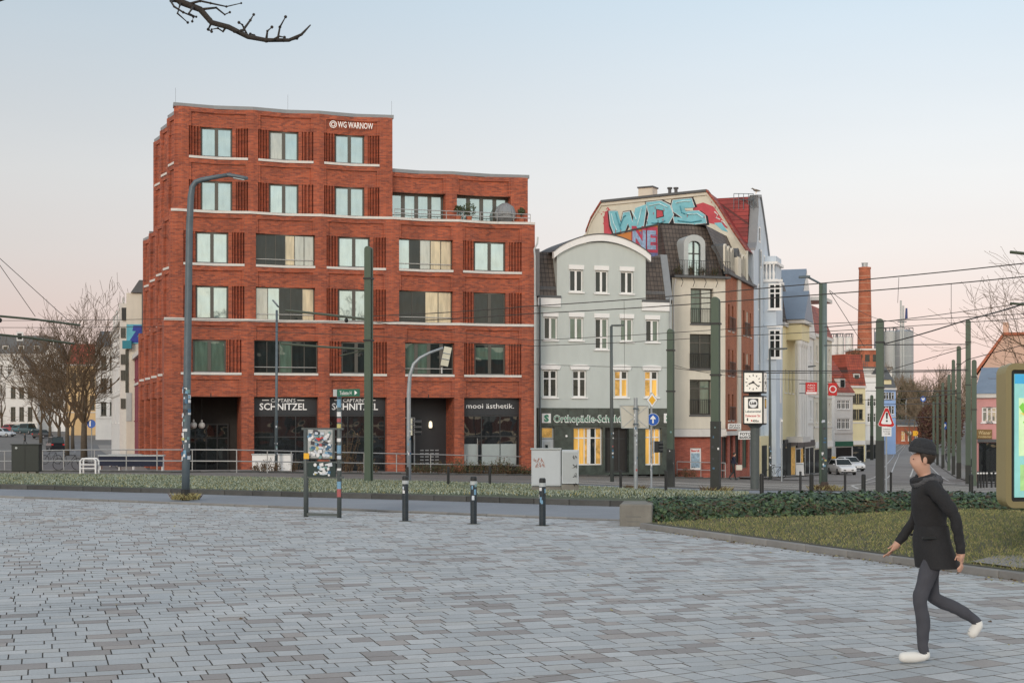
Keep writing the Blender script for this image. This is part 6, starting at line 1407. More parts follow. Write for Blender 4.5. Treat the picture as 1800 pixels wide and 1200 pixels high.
# ---------------------------------------------------------------- city map light box at the right edge
def map_box():
    Y = 18.6; a = P(1768, 893, Y); t = thing('city_map_display', 'lit city map display in a rounded olive frame at the right edge', 'display', (a.x, Y, a.z), math.radians(14))
    w, h = 1.35, (893-638)*Y/F; r = .13
    def rr(x0, x1, z0, z1, r, n=5):
        o = []
        for cx, cz, st in ((x1-r, z0+r, -PI/2), (x1-r, z1-r, 0), (x0+r, z1-r, PI/2), (x0+r, z0+r, PI)): o += [(cx+r*math.cos(st+PI/2*k/n), cz+r*math.sin(st+PI/2*k/n)) for k in range(n+1)]
        return o
    OL = plain('olive_bronze', (.30, .255, .13), .38, .06, 2, metal=.25)
    def ring(o_, i_, y0, y1, nm, m):
        mb = MB(); n = len(o_)
        for k in range(n):
            q = (k+1) % n; mb.prism([(o_[k][0], y0, o_[k][1]), (o_[q][0], y0, o_[q][1]), (i_[q][0], y0, i_[q][1]), (i_[k][0], y0, i_[k][1])], (0, y1-y0, 0))
        return mb.build(nm, m, t)
    o = ring(rr(0, w, 0, h, r), rr(.085, w-.085, .085, h-.085, .04), 0, .10, 'front_frame', OL); ring(rr(.015, w-.015, .015, h-.015, r), rr(.1, w-.1, .1, h-.1, .04), .115, .24, 'rear_frame', OL)
    mb = MB(); mb.box(.06, w-.06, .03, .115, .06, h-.06); mb.build('back_panel', M.iron, t)
    MG = plain('map_teal', (.28, .62, .60), .4, .18, 1.5, emit=.25); mb = MB(); mb.box(.14, w-.14, .012, .028, .14, h-.14); pnl = mb.build('map_panel', MG, t)
    cl = {'g': plain('map_green', (.42, .72, .30), .4, .25, 4, emit=.2), 'b': plain('map_blue', (.05, .35, .62), .4, .15, 2, emit=.3), 'p': plain('map_pale', (.60, .80, .48), .4, .2, 5, emit=.28), 'y': plain('map_yellow', (.80, .66, .18), .4, .15, 5, emit=.25), 'gg': plain('map_leaf', (.22, .62, .08), .4, .1, emit=.2)}
    def sheet(x0, x1, z0, z1, m, y): mb = MB(); mb.box(x0, x1, y-.002, y, z0*h, z1*h); mb.build('map_sheet', cl[m], pnl)
    sheet(.14, w-.14, .86, .925, 'b', .011); sheet(.20, w-.2, .36, .76, 'p', .011); sheet(.22, w-.22, .12, .30, 'g', .0108)
    for pts, m in (([(.2, .70), (.26, .73), (.42, .60), (.36, .58)], 'gg'), ([(.21, .66), (.36, .655), (.5, .64), (.3, .63)], 'y'), ([(.26, .60), (.4, .57), (.52, .46), (.34, .50)], 'gg'), ([(.3, .42), (.5, .45), (.7, .40), (.4, .38)], 'y')):
        mb = MB(); mb.elev([(x, z*h) for x, z in pts], .006, .0085); mb.build('map_patch', cl[m], pnl)
    mb = MB(); mb.box(w*.5-.09, w*.5+.09, .06, .2, -a.z, .02); mb.build('post', OL, t)
map_box()
# ---------------------------------------------------------------- bollards
def bollard(px, top, base, label, near=False, r=None, band=None, st=0, group='black bollards along the roadside', mat=None):
    p, s = at(px, base); h = (base-top)*s; r = r or .05
    t = thing('bollard', label, 'bollard', p, random.uniform(-.3, .3), group)
    if near:
        mb = MB(); mb.lathe([(r, -.05), (r, h*.82)], 18); mb.build('shaft', mat or plain('bollard_blue_black', (.018, .028, .036), .5, .5, 7, streak=.3), t, smooth=False)
        mb = MB(); mb.lathe([(r*1.06, h*.822), (r*1.06, h*.90)], 18); mb.build('reflector_band', M.cap_l, t)
        mb = MB(); mb.lathe([(r, h*.902), (r, h*.97), (r*.8, h), (.002, h*1.003)], 18); mb.build('cap', M.iron, t); stickers(t, r, h*.45, h*.86, st, int(px), spread=1.3)
        d = MB(); d.lathe([(.13, -.02), (.13, .004)], 14); d.build('foot_joint', M.soil, t)
    else:
        mb = MB(); mb.lathe([(r, -.05), (r, h*.96), (r*.7, h)], 10); mb.build('shaft', mat or M.iron, t)
        if band: mb = MB(); mb.lathe([(r*1.05, h*.84), (r*1.05, h*.93)], 10); mb.build('reflector_band', band, t)
    return t
bollard(712.5, 836, 915.5, 'near bollard nearest the notice stand, silver band and grey stickers', True, .062, st=4)
bollard(832.5, 837, 920.5, 'middle one of three near stickered bollards on the paving', True, .062, st=6)
bollard(953.5, 840, 923.5, 'near bollard standing in front of the grey cabinet', True, .062, st=5)
for px, top, base, lab in ((716, 820, 853, 'thin black bollard behind the near stickered one'), (788, 820, 855, 'thin black bollard between the first and second near bollards'), (861, 819, 855, 'thin black bollard left of the grey cabinet on the verge'), (1091, 826, 862, 'black bollard left of the turned sign board'), (1170.5, 826, 868, 'black bollard left of the thick graffiti mast'),
                           (1339, 832, 873, 'black bollard under the clock pillar'), (1407, 828, 863, 'brown black bollard left of the lamp mast beyond the cobbles'), (1426.5, 832, 875, 'black bollard just left of the lamp mast, at the hedge'), (1485.5, 830, 865, 'brown bollard in front of the white car'), (1518, 833, 877, 'black bollard with rusty foot left of the warning sign'),
                           (1566, 829, 866, 'brown bollard right of the warning sign mast'), (1612.5, 833, 872, 'black bollard in the middle of the street mouth'), (1707, 833, 874, 'black bollard under the tallest right mast')):
    bollard(px, top, base, lab, r=.055, band=None)
for i, px in enumerate((1719, 1724, 1729, 1734.5, 1743, 1750, 1756, 1764)):
    bollard(px, 828, 857-.2*i, ('leftmost', 'second', 'third', 'fourth', 'fifth', 'sixth', 'seventh', 'rightmost')[i]+' white topped bollard in the close row before the parked cars', r=.062, band=M.white, group='white topped bollards at the car park', mat=M.iron)
# ---------------------------------------------------------------- steel railings on the far pavement
def railing(pts, h, label, n=None, mid=.5):
    q = [gp(*p) for p in pts]; t = thing('railing', label, 'railing', q[0], 0, 'steel tube railings')
    for z in (h, h*mid):
        mb = MB(); mb.tube([p-q[0]+Vector((0, 0, z)) for p in q], .028, 8); mb.build('rail', M.rail, t)
    for p in q: mb = MB(); mb.tube([p-q[0]+Vector((0, 0, -.05)), p-q[0]+Vector((0, 0, h))], .026, 8); mb.build('rail_post', M.rail, t)
def rl(xs): return [(x, pw(L5, x)-.9) for x in xs]
railing(rl([-60, 8, 75, 112, 166, 222, 276, 338, 416, 470, 512, 580]), 1.12, 'long silver tube railing along the pavement before the red brick building')
railing(rl([580, 640, 697, 757, 818, 875, 932]), 1.12, 'silver tube railing before the mooi shop and planting'); railing(rl([1018, 1048, 1104, 1159, 1178]), 1.05, 'tube railing before the green marble shop front'); railing(rl([1190, 1232, 1275]), 1.05, 'short tube railing before the old brick wall')
# ---------------------------------------------------------------- cabinets and boxes
def cabinet():
    p, s = at(934, 868); t = thing('switch_cabinet', 'pale grey double switch cabinet with scribbles on a concrete base', 'cabinet', p, math.radians(-3)); w, w2 = 52*s, 31*s; zb, zt = 14*s, 78*s
    mb = MB(); mb.box(.01, w, 0, .5, -.1, zb-.02); mb.box(w+.02, w+w2, -.06, .45, -.1, zb+.06); mb.build('concrete_base', M.conc, t)
    mb = MB(); mb.box(0, w, 0, .55, zb, zt); o = mb.build('cabinet_body', M.cab, t, bevel=.015); mb = MB(); mb.box(.03, w-.03, -.012, -.001, zb+.05, zt-.05); mb.build('door', M.cab, o)
    mb = MB(); mb.box(-.03, w+.01, -.04, .58, zt+.002, zt+.045); mb.build('lid', M.cap_l, o)
    mb = MB(); mb.box(w+.03, w+w2, -.08, .45, zb+.08, zt-.01); o2 = mb.build('cabinet_body', M.cab, t, bevel=.015); mb = MB()
    for k in range(14): x = w+.07+k*(w2-.12)/13; mb.box(x, x+.012, -.092, -.081, zb+.14, zt-.08)
    mb.build('ribbed_door', M.cap_l, o2)
    rd = random.Random(9)
    for (x0, z0, sc, n) in ((.14, zt-.35, .14, 3), (.2, zt-.52, .12, 3), (w+w2-.16, zt-.25, .10, 2), (w+w2-.15, zt-.55, .10, 2), (w+w2-.15, zt-.85, .1, 2), (w+w2-.16, zt-1.15, .10, 2)):
        for i in range(n):
            pts = []; x, z = x0+i*sc*.8, z0
            for k in range(7): pts.append((x+rd.uniform(-.5, .5)*sc, -.016 if x0 < w else -.096, z+rd.uniform(-.5, .5)*sc*1.4))
            mb = MB(); mb.tube(pts, .006, 4); mb.build('scribble', M.iron if x0 > w else M.terra, o)
cabinet()
p, s = at(20, 837); t = thing('dark_cabinet', 'black green switch cabinet on concrete feet at the left edge', 'cabinet', p, .02); w = 48*s
for k in (.02, .30, .62): mb = MB(); mb.box(w*k, w*(k+.26), .02, .42, -.05, 8*s); mb.build('foot', M.conc, t)
mb = MB(); mb.box(0, w, 0, .45, 8*s+.005, 55*s); o = mb.build('cabinet_body', M.cab_d, t, bevel=.015); mb = MB(); mb.box(-.03, w+.03, -.03, .48, 55*s+.002, 57*s); mb.build('lid', M.cab_d, o)
mb = MB(); mb.box(w*.49, w*.5, -.006, -.001, 9*s, 54*s); mb.build('door_gap', M.black, o); mb = MB(); mb.lathe([(.05, -.02), (.05, -.001)], 10, (w*.18, 0, 50*s), 'Y'); mb.build('lock', M.cap_l, o)
p, s = at(443, 827.5); t = thing('planter_box', 'long low white box with dead flowers below the shop window', 'planter', p); w = 68*s
mb = MB(); mb.box(0, w, 0, .7, 0, 28*s); mb.build('box', M.white, t, bevel=.02); mb = MB(); mb.box(-.03, w+.03, -.03, .73, 28*s+.002, 30*s); mb.build('rim', M.cap_l, t); mb = MB(); mb.tube([(w*.48, -.02, 24*s), (w*.5, -.03, 19*s), (w*.47, -.02, 17*s)], .012, 4); mb.build('handle', M.iron, t)
def bench_frame():
    p, s = at(141, 832); t = thing('cycle_stand', 'white tubular cycle stand under the lime tree', 'cycle stand', p); w, h = 27*s, 26*s
    for y in (0, .5): mb = MB(); mb.tube([(0, y, 0), (0, y, h*.85), (.08, y, h), (w-.08, y, h), (w, y, h*.85), (w, y, 0)], .04, 8); mb.build('hoop', M.white, t)
    for z in (.35, .6): mb = MB(); mb.tube([(0, 0, h*z), (w, 0, h*z)], .03, 6); mb.build('cross_tube', M.white, t)
    mb = MB(); mb.box(0, w, .05, .45, h*.55, h*.60); mb.build('plank', M.cap_l, t)
bench_frame()
for i, (px, py, L_, lab) in enumerate(((172, 826, 2.0, 'pale folded terrace table with navy skirt behind the railing'), (205, 828, 2.4, 'navy terrace table nearest the red brick corner'), (190, 820, 2.2, 'terrace table standing behind the two navy ones'))):
    p, s = at(px, py); t = thing('terrace_table', lab, 'table', p, .1, 'folded terrace tables'); mb = MB(); mb.box(0, L_, 0, .8, .78, .84); mb.build('tabletop', M.cap_l, t)
    mb = MB(); mb.box(.05, L_-.05, .03, .06, .25, .775); mb.build('skirt', M.navy, t)
    for x in (.08, L_-.12): mb = MB(); mb.box(x, x+.05, .1, .7, 0, .777); mb.build('leg', M.white, t)
for i, px in enumerate((452, 465, 475)):
    pass
# concrete block at the tip of the bed
P0, _ = at(1089, 925); t = thing('concrete_block', 'weathered concrete seating block at the tip of the planted bed', 'block', P0, math.radians(-8))
w, h = .60, 39*_*1.0
mb = MB(); mb.box(0, w, 0, 1.15, -.05, h); mb.build('block', M.conc, t, bevel=.018)
mb = MB()
for k in range(3): mb.box(.12+.02*k, .40-.03*k, -.002, .0005, h*.42-.09*k, h*.46-.09*k)
mb.build('faded_mark', plain('stain', (.15, .15, .14), .9, .2), t)
# ---------------------------------------------------------------- ivy hedge
def hedge():
    t = thing('ivy_hedge', 'low dark ivy hedge running from the concrete block to the right edge', 'hedge', (2.6, 26.4, .1)); o = Vector((2.6, 26.4, .1))
    rd = random.Random(21)
    def lineY(x): return 26.45+.02*x-.030*max(0, x-5)**1.5*.6
    mb = MB(); n = 60
    for i in range(n):
        x = 2.75+10.2*i/n; y = lineY(x)+.8; r = rd.uniform(.26, .34); mb.ball((x-o.x, y-o.y+rd.uniform(-.1, .1), .10), r, 6, 1, 1.9, .62+.1*rd.random())
    mb.build('stems', M.soil, t)
    mats = [M.leaf, M.leaf2, M.leaf3]; L = MB()
    for i in range(19000):
        u = rd.random(); x = 2.62+10.4*u; hgt = .40+.10*sst((x-4.2)/1.2)+.05*noise.noise(Vector((x*1.7, 0, 0)))+.04*noise.noise(Vector((x*5, 3, 0)))
        a = rd.uniform(-.15*PI, PI*1.05); ex = .75*(1+.10*noise.noise(Vector((x*2.3, 1, 4)))); rr = rd.uniform(.86, 1.06)
        y = lineY(x)+.8-ex*math.cos(a)*rr; z = .06+max(-.05, hgt*math.sin(a)*rr)+rd.uniform(-.02, .03)
        nrm = Vector((rd.uniform(-.7, .7), -math.cos(a)+rd.uniform(-.6, .6), math.sin(a)*.9+rd.uniform(-.2, .8))).normalized(); tv = nrm.cross(Vector((rd.uniform(-1, 1), rd.uniform(-1, 1), rd.uniform(-.3, .3)))).normalized(); b = nrm.cross(tv)
        s_ = rd.uniform(.030, .062); c = Vector((x, y, z))-o; L.m = rd.choices((0, 1, 2), (7, 3, 1))[0]
        L.add([c-tv*s_*.8, c-b*s_*.9-tv*s_*.2, c+tv*s_*.1-b*s_*.45, c+tv*s_*1.15, c+tv*s_*.1+b*s_*.45, c+b*s_*.9-tv*s_*.2, c+nrm*s_*.22], [(6, 0, 1), (6, 1, 2), (6, 2, 3), (6, 3, 4), (6, 4, 5), (6, 5, 0)])
    f_ = L.build('ivy_foliage', mats, t); f_['kind'] = 'stuff'
    mb = MB()
    for i in range(150): x = 2.7+9.5*rd.random(); y = lineY(x)+.1-rd.random()*.12; a = rd.uniform(-.5, .5); q = Vector((x-o.x, y-o.y, rd.uniform(-.02, .25))); mb.tube([q, q+Vector((rd.uniform(-.25, .25), -.04, .08)), q+Vector((rd.uniform(-.4, .4), -.02, .18))], .004, 3)
    w = mb.build('bare_runners', M.shrub_b, t); w['kind'] = 'stuff'
hedge()
def litter():
    rd = random.Random(4); mb = MB()
    for i in range(520):
        k = rd.random()
        if k < .55: s_ = rd.random(); c = K0+BK*(s_*10); x, y = c.x-abs(rd.gauss(.10, .12))-.05, c.y-.02; z = .006
        elif k < .8: x = 3+rd.random()*7; y = 26.2-rd.random()*.5; z = bedz(x, y)+.03
        else: x, y, z = rd.uniform(-8, 7), rd.uniform(11, 30), .006
        if k >= .8 and inK(Vector((x, y, 0))) < .1: continue
        s_ = rd.uniform(.012, .03); a = rd.random()*6; mb.m = rd.choice((0, 0, 1)); u = Vector((math.cos(a), math.sin(a), rd.uniform(-.3, .3)))*s_; v = Vector((-math.sin(a), math.cos(a), rd.uniform(-.3, .3)))*s_*.7; c = Vector((x, y, z)); mb.add([c-u, c-v, c+u, c+v+Vector((0, 0, s_*.4))], [(0, 1, 2), (0, 2, 3)])
    tag(mb.build('leaf_litter', [M.shrub_b, M.grass2]), 'small fallen brown leaves scattered along the stone kerb', 'leaves', kind='stuff')
litter()
# ---------------------------------------------------------------- planting before the houses
def shrub(px, py, rx, h, n, label, green=.6, seed=0, loc=None):
    p = gp(px, py) if loc is None else loc; t = thing('shrub', label, 'shrub', p, 0, 'shrubs in the planting before the houses'); rd = random.Random(seed or int(px*7)); st, L = MB(), MB()
    for i in range(n):
        a = rd.random()*2*PI; r = rx*math.sqrt(rd.random()); q = Vector((r*math.cos(a), r*.6*math.sin(a), 0)); hh = h*rd.uniform(.5, 1.1)*(1-.4*(r/rx)**2); tip = q+Vector((rd.uniform(-.3, .3)*hh, rd.uniform(-.3, .3)*hh, hh)); mid = q.lerp(tip, .5)+Vector((rd.uniform(-.05, .05), 0, 0)); st.tube([q, mid, tip], [.012, .009, .005], 3, caps=False)
        for k in range(7):
            c = q.lerp(tip, rd.uniform(.25, 1.05))+Vector((rd.uniform(-.12, .12), rd.uniform(-.12, .12), rd.uniform(-.05, .05))); s_ = rd.uniform(.03, .07); u = Vector((rd.uniform(-1, 1), rd.uniform(-1, 1), rd.uniform(-1, 1))).normalized()*s_; v = u.cross(Vector((rd.uniform(-1, 1), rd.uniform(-1, 1), rd.uniform(-1, 1)))).normalized()*s_*.5
            L.m = 0 if rd.random() < green else 1; L.add([c-u, c-v, c+u, c+v], [(0, 1, 2), (0, 2, 3)])
    st.build('stems', M.shrub_b, t); L.build('foliage', [M.shrub, M.shrub_b], t); return t
for i, (px, py, rx, h, n, lab, gr) in enumerate(((738, 832, .7, .75, 60, 'low green shrub at the foot of the bent signal mast', .7), (775, 832.5, .8, .8, 70, 'bushy green shrub below the letterboxes', .7), (808, 833, .8, 1.0, 80, 'taller shrub before the brick pier of the mooi shop', .65), (845, 833.5, .8, .85, 70, 'green shrub under the frosted shop window', .7), (882, 834, .8, 1.05, 80, 'highest shrub under the right part of the mooi window', .6), (918, 834.5, .7, .7, 60, 'low shrub at the right end of the brick building', .7),
                                     (1030, 833, .6, 1.9, 60, 'tall brown twiggy shrub before the lit shop curtain', .1), (1052, 835, .8, .8, 60, 'low brown shrub at the shop window', .25), (1120, 836, .8, .6, 60, 'low red brown planting left of the priority sign', .15), (1152, 837, .7, .9, 60, 'green brown shrub under the right shop window', .4), (1205, 839, .8, .7, 50, 'thin brown bush by the poster wall', .2), (470, 829, .8, .7, 60, 'dry bush in front of the white planter box', .15), (505, 829, .6, .8, 50, 'dry bush at the right end of the white planter', .2), (610, 830, .4, 2.4, 40, 'tall dry shrub before the second restaurant window', .15), (645, 831, .6, 1.0, 40, 'brown bush at the foot of the near left tram mast', .2))):
    shrub(px, py, rx, h, n, lab, gr)
def potted(px, py, w, lab):
    u = FB.u(px); x, y = FB.pt(u); zb = FB.z0+ZB2; r = .42
    n = Vector((-FB.dy, FB.dx)); c = Vector((x+n.x*.2, y+n.y*.2, zb+.02)); t = thing('potted_plant', lab, 'plant', c); mb = MB(); mb.lathe([(.14, 0), (.2, .32)], 12); mb.build('pot', M.terra, t); rd = random.Random(px); L = MB()
    for i in range(260):
        d = Vector((rd.gauss(0, 1), rd.gauss(0, 1), rd.gauss(0, .8))).normalized()*w*rd.uniform(.6, 1); q = Vector((0, 0, .7))+d; s_ = .06; u_ = Vector((rd.uniform(-1, 1), rd.uniform(-1, 1), rd.uniform(-1, 1))).normalized()*s_; v = u_.cross(d).normalized()*s_*.6; L.add([q-u_, q-v, q+u_, q+v], [(0, 1, 2), (0, 2, 3)])
    L.build('foliage', M.shrub, t); mb = MB(); mb.tube([(0, 0, .3), (0, 0, .8)], .03, 6); mb.build('stem', M.bark, t)
potted(826, 380, .48, 'bushy round plant on the roof terrace railing'); potted(807, 380, .28, 'smaller plant at the left end of the roof terrace'); potted(918, 384, .25, 'dry potted plant at the right end of the roof terrace')
u = FB.u(891); x, y = FB.pt(u); t = thing('wicker_pod_chair', 'pale dome shaped wicker pod chair on the roof terrace', 'chair', (x-.1, y+.35, FB.z0+ZB2+.02), .2)
mb = MB(); mb.lathe([(.35, 0), (.62, .25), (.66, .6), (.5, 1.0), (.2, 1.2), (.02, 1.24)], 16); mb.build('shell', M.cap_d, t); mb = MB()
for k in range(12): a = 2*PI*k/12; mb.tube([(.63*math.cos(a), .63*math.sin(a), .25), (.67*math.cos(a), .67*math.sin(a), .6), (.51*math.cos(a), .51*math.sin(a), 1.0)], .015, 4)
mb.build('wicker_rib', M.galv, t); mb = MB(); mb.lathe([(.3, -.01), (.32, .05)], 12); mb.build('base', M.iron, t)
for i in range(4):
    c, s_ = FC.u(1194+i*21), None; x, y = FC.pt(c); zb = FC.z0+FC.z(489, 1.8)+.2; n = Vector((-FC.dy, FC.dx)); t = shrub(0, 0, .24, .75, 26, ('left', 'second', 'third', 'right')[i]+' balcony shrub on the dormer terrace of the corner house', .75, 70+i, Vector((x+n.x*.1, y+n.y*.1, zb)))

# ---------------------------------------------------------------- overhead wires and their arms
def wire(pts, label, r=.016, sag=.15, mat=None, name='overhead_wire', group='tram overhead wires'):
    q = [P(*p) for p in pts]; o = q[0]; W_ = []
    for a, b in zip(q, q[1:]):
        n = 10
        for k in range(n+(b is q[-1])): f = k/n; W_.append(a.lerp(b, f)-Vector((0, 0, sag*4*f*(1-f)))-o)
    mb = MB(); mb.tube(W_, r, 5); ob = mb.build(name, mat or M.wire, None, loc=o); return tag(ob, label, 'wire', group)
wire([(640, 556, 66), (933, 538, 62), (1380, 503, 56), (1860, 456, 50)], 'upper thick feeder wire rising to the right across the grey house', .021, .05)
wire([(640, 567, 66), (933, 551, 62), (1380, 522, 56), (1860, 480, 50)], 'second thick feeder wire just below the upper one', .021, .05)
wire([(-60, 563, 72), (300, 560, 70), (655, 566, 68), (936, 598, 66), (1380, 571, 60), (1860, 548, 52)], 'thin contact wire crossing at the second floor windows', .014, .04)
wire([(-60, 575, 72), (300, 573, 70), (655, 590, 68), (936, 608, 66), (1258, 592, 62), (1700, 566, 56), (1860, 552, 52)], 'lower contact wire crossing the whole picture', .014, .04)
wire([(936, 640, 78), (1180, 646, 76), (1260, 654, 74), (1450, 655, 74), (1700, 650, 72)], 'thin wire passing over the lit house windows', .014, .03)
wire([(1180, 640, 76), (1262, 658, 74), (1400, 667, 70), (1547, 672, 68)], 'slack wire from the dark footed mast towards the clock', .012, .06)
wire([(1258, 651, 55), (1547, 651, 67), (1702, 649, 72)], 'upper of two span wires between masts right of the clock', .022, .02); wire([(1258, 654, 55), (1547, 654.5, 67), (1702, 652, 72)], 'lower of two span wires between masts right of the clock', .014, .02)
wire([(1449, 607, 58), (1547, 606, 67), (1702, 605, 72)], 'span wire above the street mouth', .024, .0); wire([(1449, 575, 58), (1702, 546, 72), (1860, 520, 55)], 'wire rising over the silver tanks to the right', .018, .05)
wire([(1547, 606, 67), (1700, 562, 60), (1860, 514, 44)], 'thick wire climbing from the sign mast to the upper right', .03, .05)
wire([(1458, 512, 58), (1520, 610, 75)], 'stay wire slanting down from the lamp mast past the chimney', .014, 0); wire([(1458, 510, 58), (1570, 565, 80), (1690, 606, 88)], 'long slack stay from the lamp mast to the right row', .012, .3)
wire([(1510, 686, 250), (1690, 686, 130)], 'span wire at the far end of the street, upper', .045, .1); wire([(1519, 709, 250), (1690, 708, 140)], 'span wire far up the street, middle', .045, .1); wire([(1532, 733, 250), (1685, 731, 150)], 'span wire far up the street, lowest', .04, .1); wire([(1472, 697, 255), (1690, 690, 118)], 'slack cross wire before the far hill', .04, .6)
wire([(1700, 610, 72), (1547, 655, 90), (1545, 760, 260)], 'contact wire running up the street', .02, .0); wire([(1860, 590, 60), (1700, 632, 75), (1600, 705, 200)], 'contact wire on the right running up the street', .02, .0)
wire([(1580, 488, 56.5), (1578, 532, 62)], 'short dropper between two feeder wires above the stack', .010, 0); wire([(1672, 498, 53), (1672, 570, 57)], 'short dropper wire at the right above the masts', .010, 0); wire([(1097, 527, 60), (1098, 650, 77)], 'dropper wire in front of the grey house', .008, 0)
wire([(-60, 380, 50), (62, 556, 55)], 'stay wire at the far left, steeper one', .012, 0); wire([(-60, 400, 50), (120, 563, 56)], 'stay wire at the far left, longer one', .012, 0)
def arm(pts, label, r, group='green cantilever arms of the tram line'):
    q = [P(*p) for p in pts]; t = thing('cantilever_arm', label, 'arm', q[0], 0, group); mb = MB(); mb.tube([p-q[0] for p in q], r, 8); mb.build('tube', M.tube, t)
    for f in (.25,): c = q[0].lerp(q[-1], f)-q[0]; mb = MB(); mb.lathe([(r*.8, -.22), (r*1.6, -.16), (r*1.6, -.10), (r*.7, -.05)], 8, c); mb.build('insulator', M.iron, t)
Y6 = ms[648][1].y
arm([(648, 561.5, Y6), (575, 553, Y6+3), (503, 545.5, Y6+6)], 'upper green arm reaching left from the tall mast before the brick building', .05); arm([(648, 614, Y6), (575, 610, Y6+3), (495, 604, Y6+6)], 'lower green arm reaching left from the tall mast', .045); arm([(648, 614, Y6), (620, 620, Y6+1.5), (598, 625, Y6+2.5)], 'short lower brace of the tall mast arm', .03)
arm([(-50, 551, 52), (60, 561, 54), (141, 571.5, 56)], 'upper green arm entering from the left edge', .042); arm([(-50, 583, 52), (40, 592, 54), (130, 604, 56)], 'lower green arm entering from the left edge with small sign', .042)
arm([(1860, 452, 40), (1776, 443, 41)], 'short green arm at the upper right edge', .045); arm([(1860, 540, 40), (1776, 533, 41)], 'dark arm end at the right edge over the bare tree', .035)
p = P(34, 598, 54); t = thing('wire_sign', 'tiny black and white sign hanging on the left cantilever arm', 'sign', p); mb = MB(); mb.box(-.1, .14, -.02, .02, -.02, .32); mb.build('plate', M.white, t); mb = MB(); mb.box(-.06, .10, -.03, -.021, .04, .26); mb.build('plate_mark', M.iron, t)

# ---------------------------------------------------------------- cars
def car_proto(name, label, col, loc, rz, van=False, group='cars'):
    t = thing(name, label, 'car', loc, rz, group)
    L_, Wd, Hh = (4.3, 1.78, 1.52) if not van else (4.9, 1.9, 1.95); pm = plain('car_paint', col, .25, .03, 1); w = Wd/2
    def loft(secs, nm, m, par, bv=0):
        mb = MB(); n = len(secs[0]); vs = [p for s_ in secs for p in s_]; fs = []
        for i in range(len(secs)-1):
            for k in range(n): k2 = (k+1) % n; fs.append((i*n+k, i*n+k2, (i+1)*n+k2, (i+1)*n+k))
        fs += [tuple(range(n-1, -1, -1)), tuple(range((len(secs)-1)*n, len(secs)*n))]; mb.add(vs, fs); return mb.build(nm, m, par, smooth=False, bevel=bv)
    def sec(x, wd, z0, z1, sh=.9): return [(x, -wd*sh, z0), (x, wd*sh, z0), (x, wd, z0+.16), (x, wd, (z0+z1)/2+.08), (x, wd*.93, z1), (x, -wd*.93, z1), (x, -wd, (z0+z1)/2+.08), (x, -wd, z0+.16)]
    bh = .92 if not van else 1.05; x0, x1 = -L_/2, L_/2
    body = loft([sec(x0, w*.86, .34, bh-.06), sec(x0+.18, w*.97, .24, bh), sec(x0+1.2, w, .2, bh+.02), sec(x1-1.4, w, .2, bh), sec(x1-.5, w*.97, .22, bh-.12), sec(x1-.1, w*.90, .26, bh-.24), sec(x1, w*.80, .36, bh-.34)], 'body', pm, t)
    cab = [(x0+.12, bh-.02), (x1-1.25, bh-.03), (x1-2.05 if not van else x1-1.6, Hh-.04), (x1-2.6, Hh), (x0+.75 if not van else x0+.3, Hh-.06)]
    mb = MB(); vs = []; 
    for sd in (-1, 1):
        for x, z in cab: vs.append((x, sd*(w*.93-(z-bh)*.26), z))
    mb.add(vs, [(0, 1, 2, 3, 4), (9, 8, 7, 6, 5), (0, 5, 6, 1), (1, 6, 7, 2), (2, 7, 8, 3), (3, 8, 9, 4), (4, 9, 5, 0)]); mb.build('cabin', pm, t, bevel=.03)
    gl = M.dark
    a, b = cab[1], cab[2]; e = .012
    def pt(p, q, f, sd, inset, out): x, z = p[0]+(q[0]-p[0])*f, p[1]+(q[1]-p[1])*f; return (x+out, sd*((w*.93-(z-bh)*.26)-inset), z+out*.7)
    for nm, p, q, o_ in (('windscreen', cab[1], cab[2], .015), ('rear_window', cab[0], cab[4], -.015)):
        mb = MB(); mb.prism([pt(p, q, .1, -1, .07, o_), pt(p, q, .1, 1, .07, o_), pt(p, q, .93, 1, .08, o_), pt(p, q, .93, -1, .08, o_)], (o_*.5, 0, abs(o_)*.3)); mb.build(nm, gl, t)
    for sd in (-1, 1):
        yb, yt = w*.93-.04*.26+.012, w*.93-(Hh-.12-bh)*.26+.012
        mb = MB(); mb.prism([(cab[0][0]+.35, sd*(yb-.01), bh+.04), (cab[1][0]-.35, sd*(yb-.01), bh+.04), (cab[2][0]-.02, sd*yt, Hh-.12), (cab[4][0]+.15, sd*yt, Hh-.13)], (0, sd*.012, 0)); mb.build('side_window', gl, t)
        mb = MB(); mb.ball((0, 0, 0), .1, 6, .5, 1, .7); mb.build('wing_mirror', pm, t, loc=(cab[1][0]-.35, sd*(w+.08), bh+.08))
        mb = MB(); mb.box(x1-.32, x1-.06, sd*w*.52 if sd > 0 else -w*.86, w*.86 if sd > 0 else -w*.52, bh-.36, bh-.24); mb.build('headlight', M.letter, t, bevel=.02)
        mb = MB(); mb.box(x0-.02, x0+.14, sd*w*.62 if sd > 0 else -w*.88, w*.88 if sd > 0 else -w*.62, bh-.28, bh-.08); mb.build('tail_light', M.red, t, bevel=.01)
        for x in (x0+.82, x1-.85):
            mb = MB(); mb.lathe([(.22, -.1), (.31, -.1), (.31, .1), (.22, .1)], 16, axis='Y'); o = mb.build('wheel', M.tyre, t, loc=(x, sd*(w-.09), .31)); mb = MB(); mb.lathe([(.2, -.105), (.2, .105)], 12, axis='Y'); mb.build('rim', M.rim, o)
    mb = MB(); mb.box(x1-.05, x1+.012, -w*.55, w*.55, .42, bh-.4); mb.build('grille', M.iron, t, bevel=.01)
    mb = MB(); mb.box(x1+.013, x1+.03, -.26, .26, .40, .51); mb.build('number_plate', M.letter, t); mb = MB(); mb.box(x1-.14, x1+.0, -w*.8, w*.8, .22, .34); mb.build('lower_intake', M.iron, t)
    return t
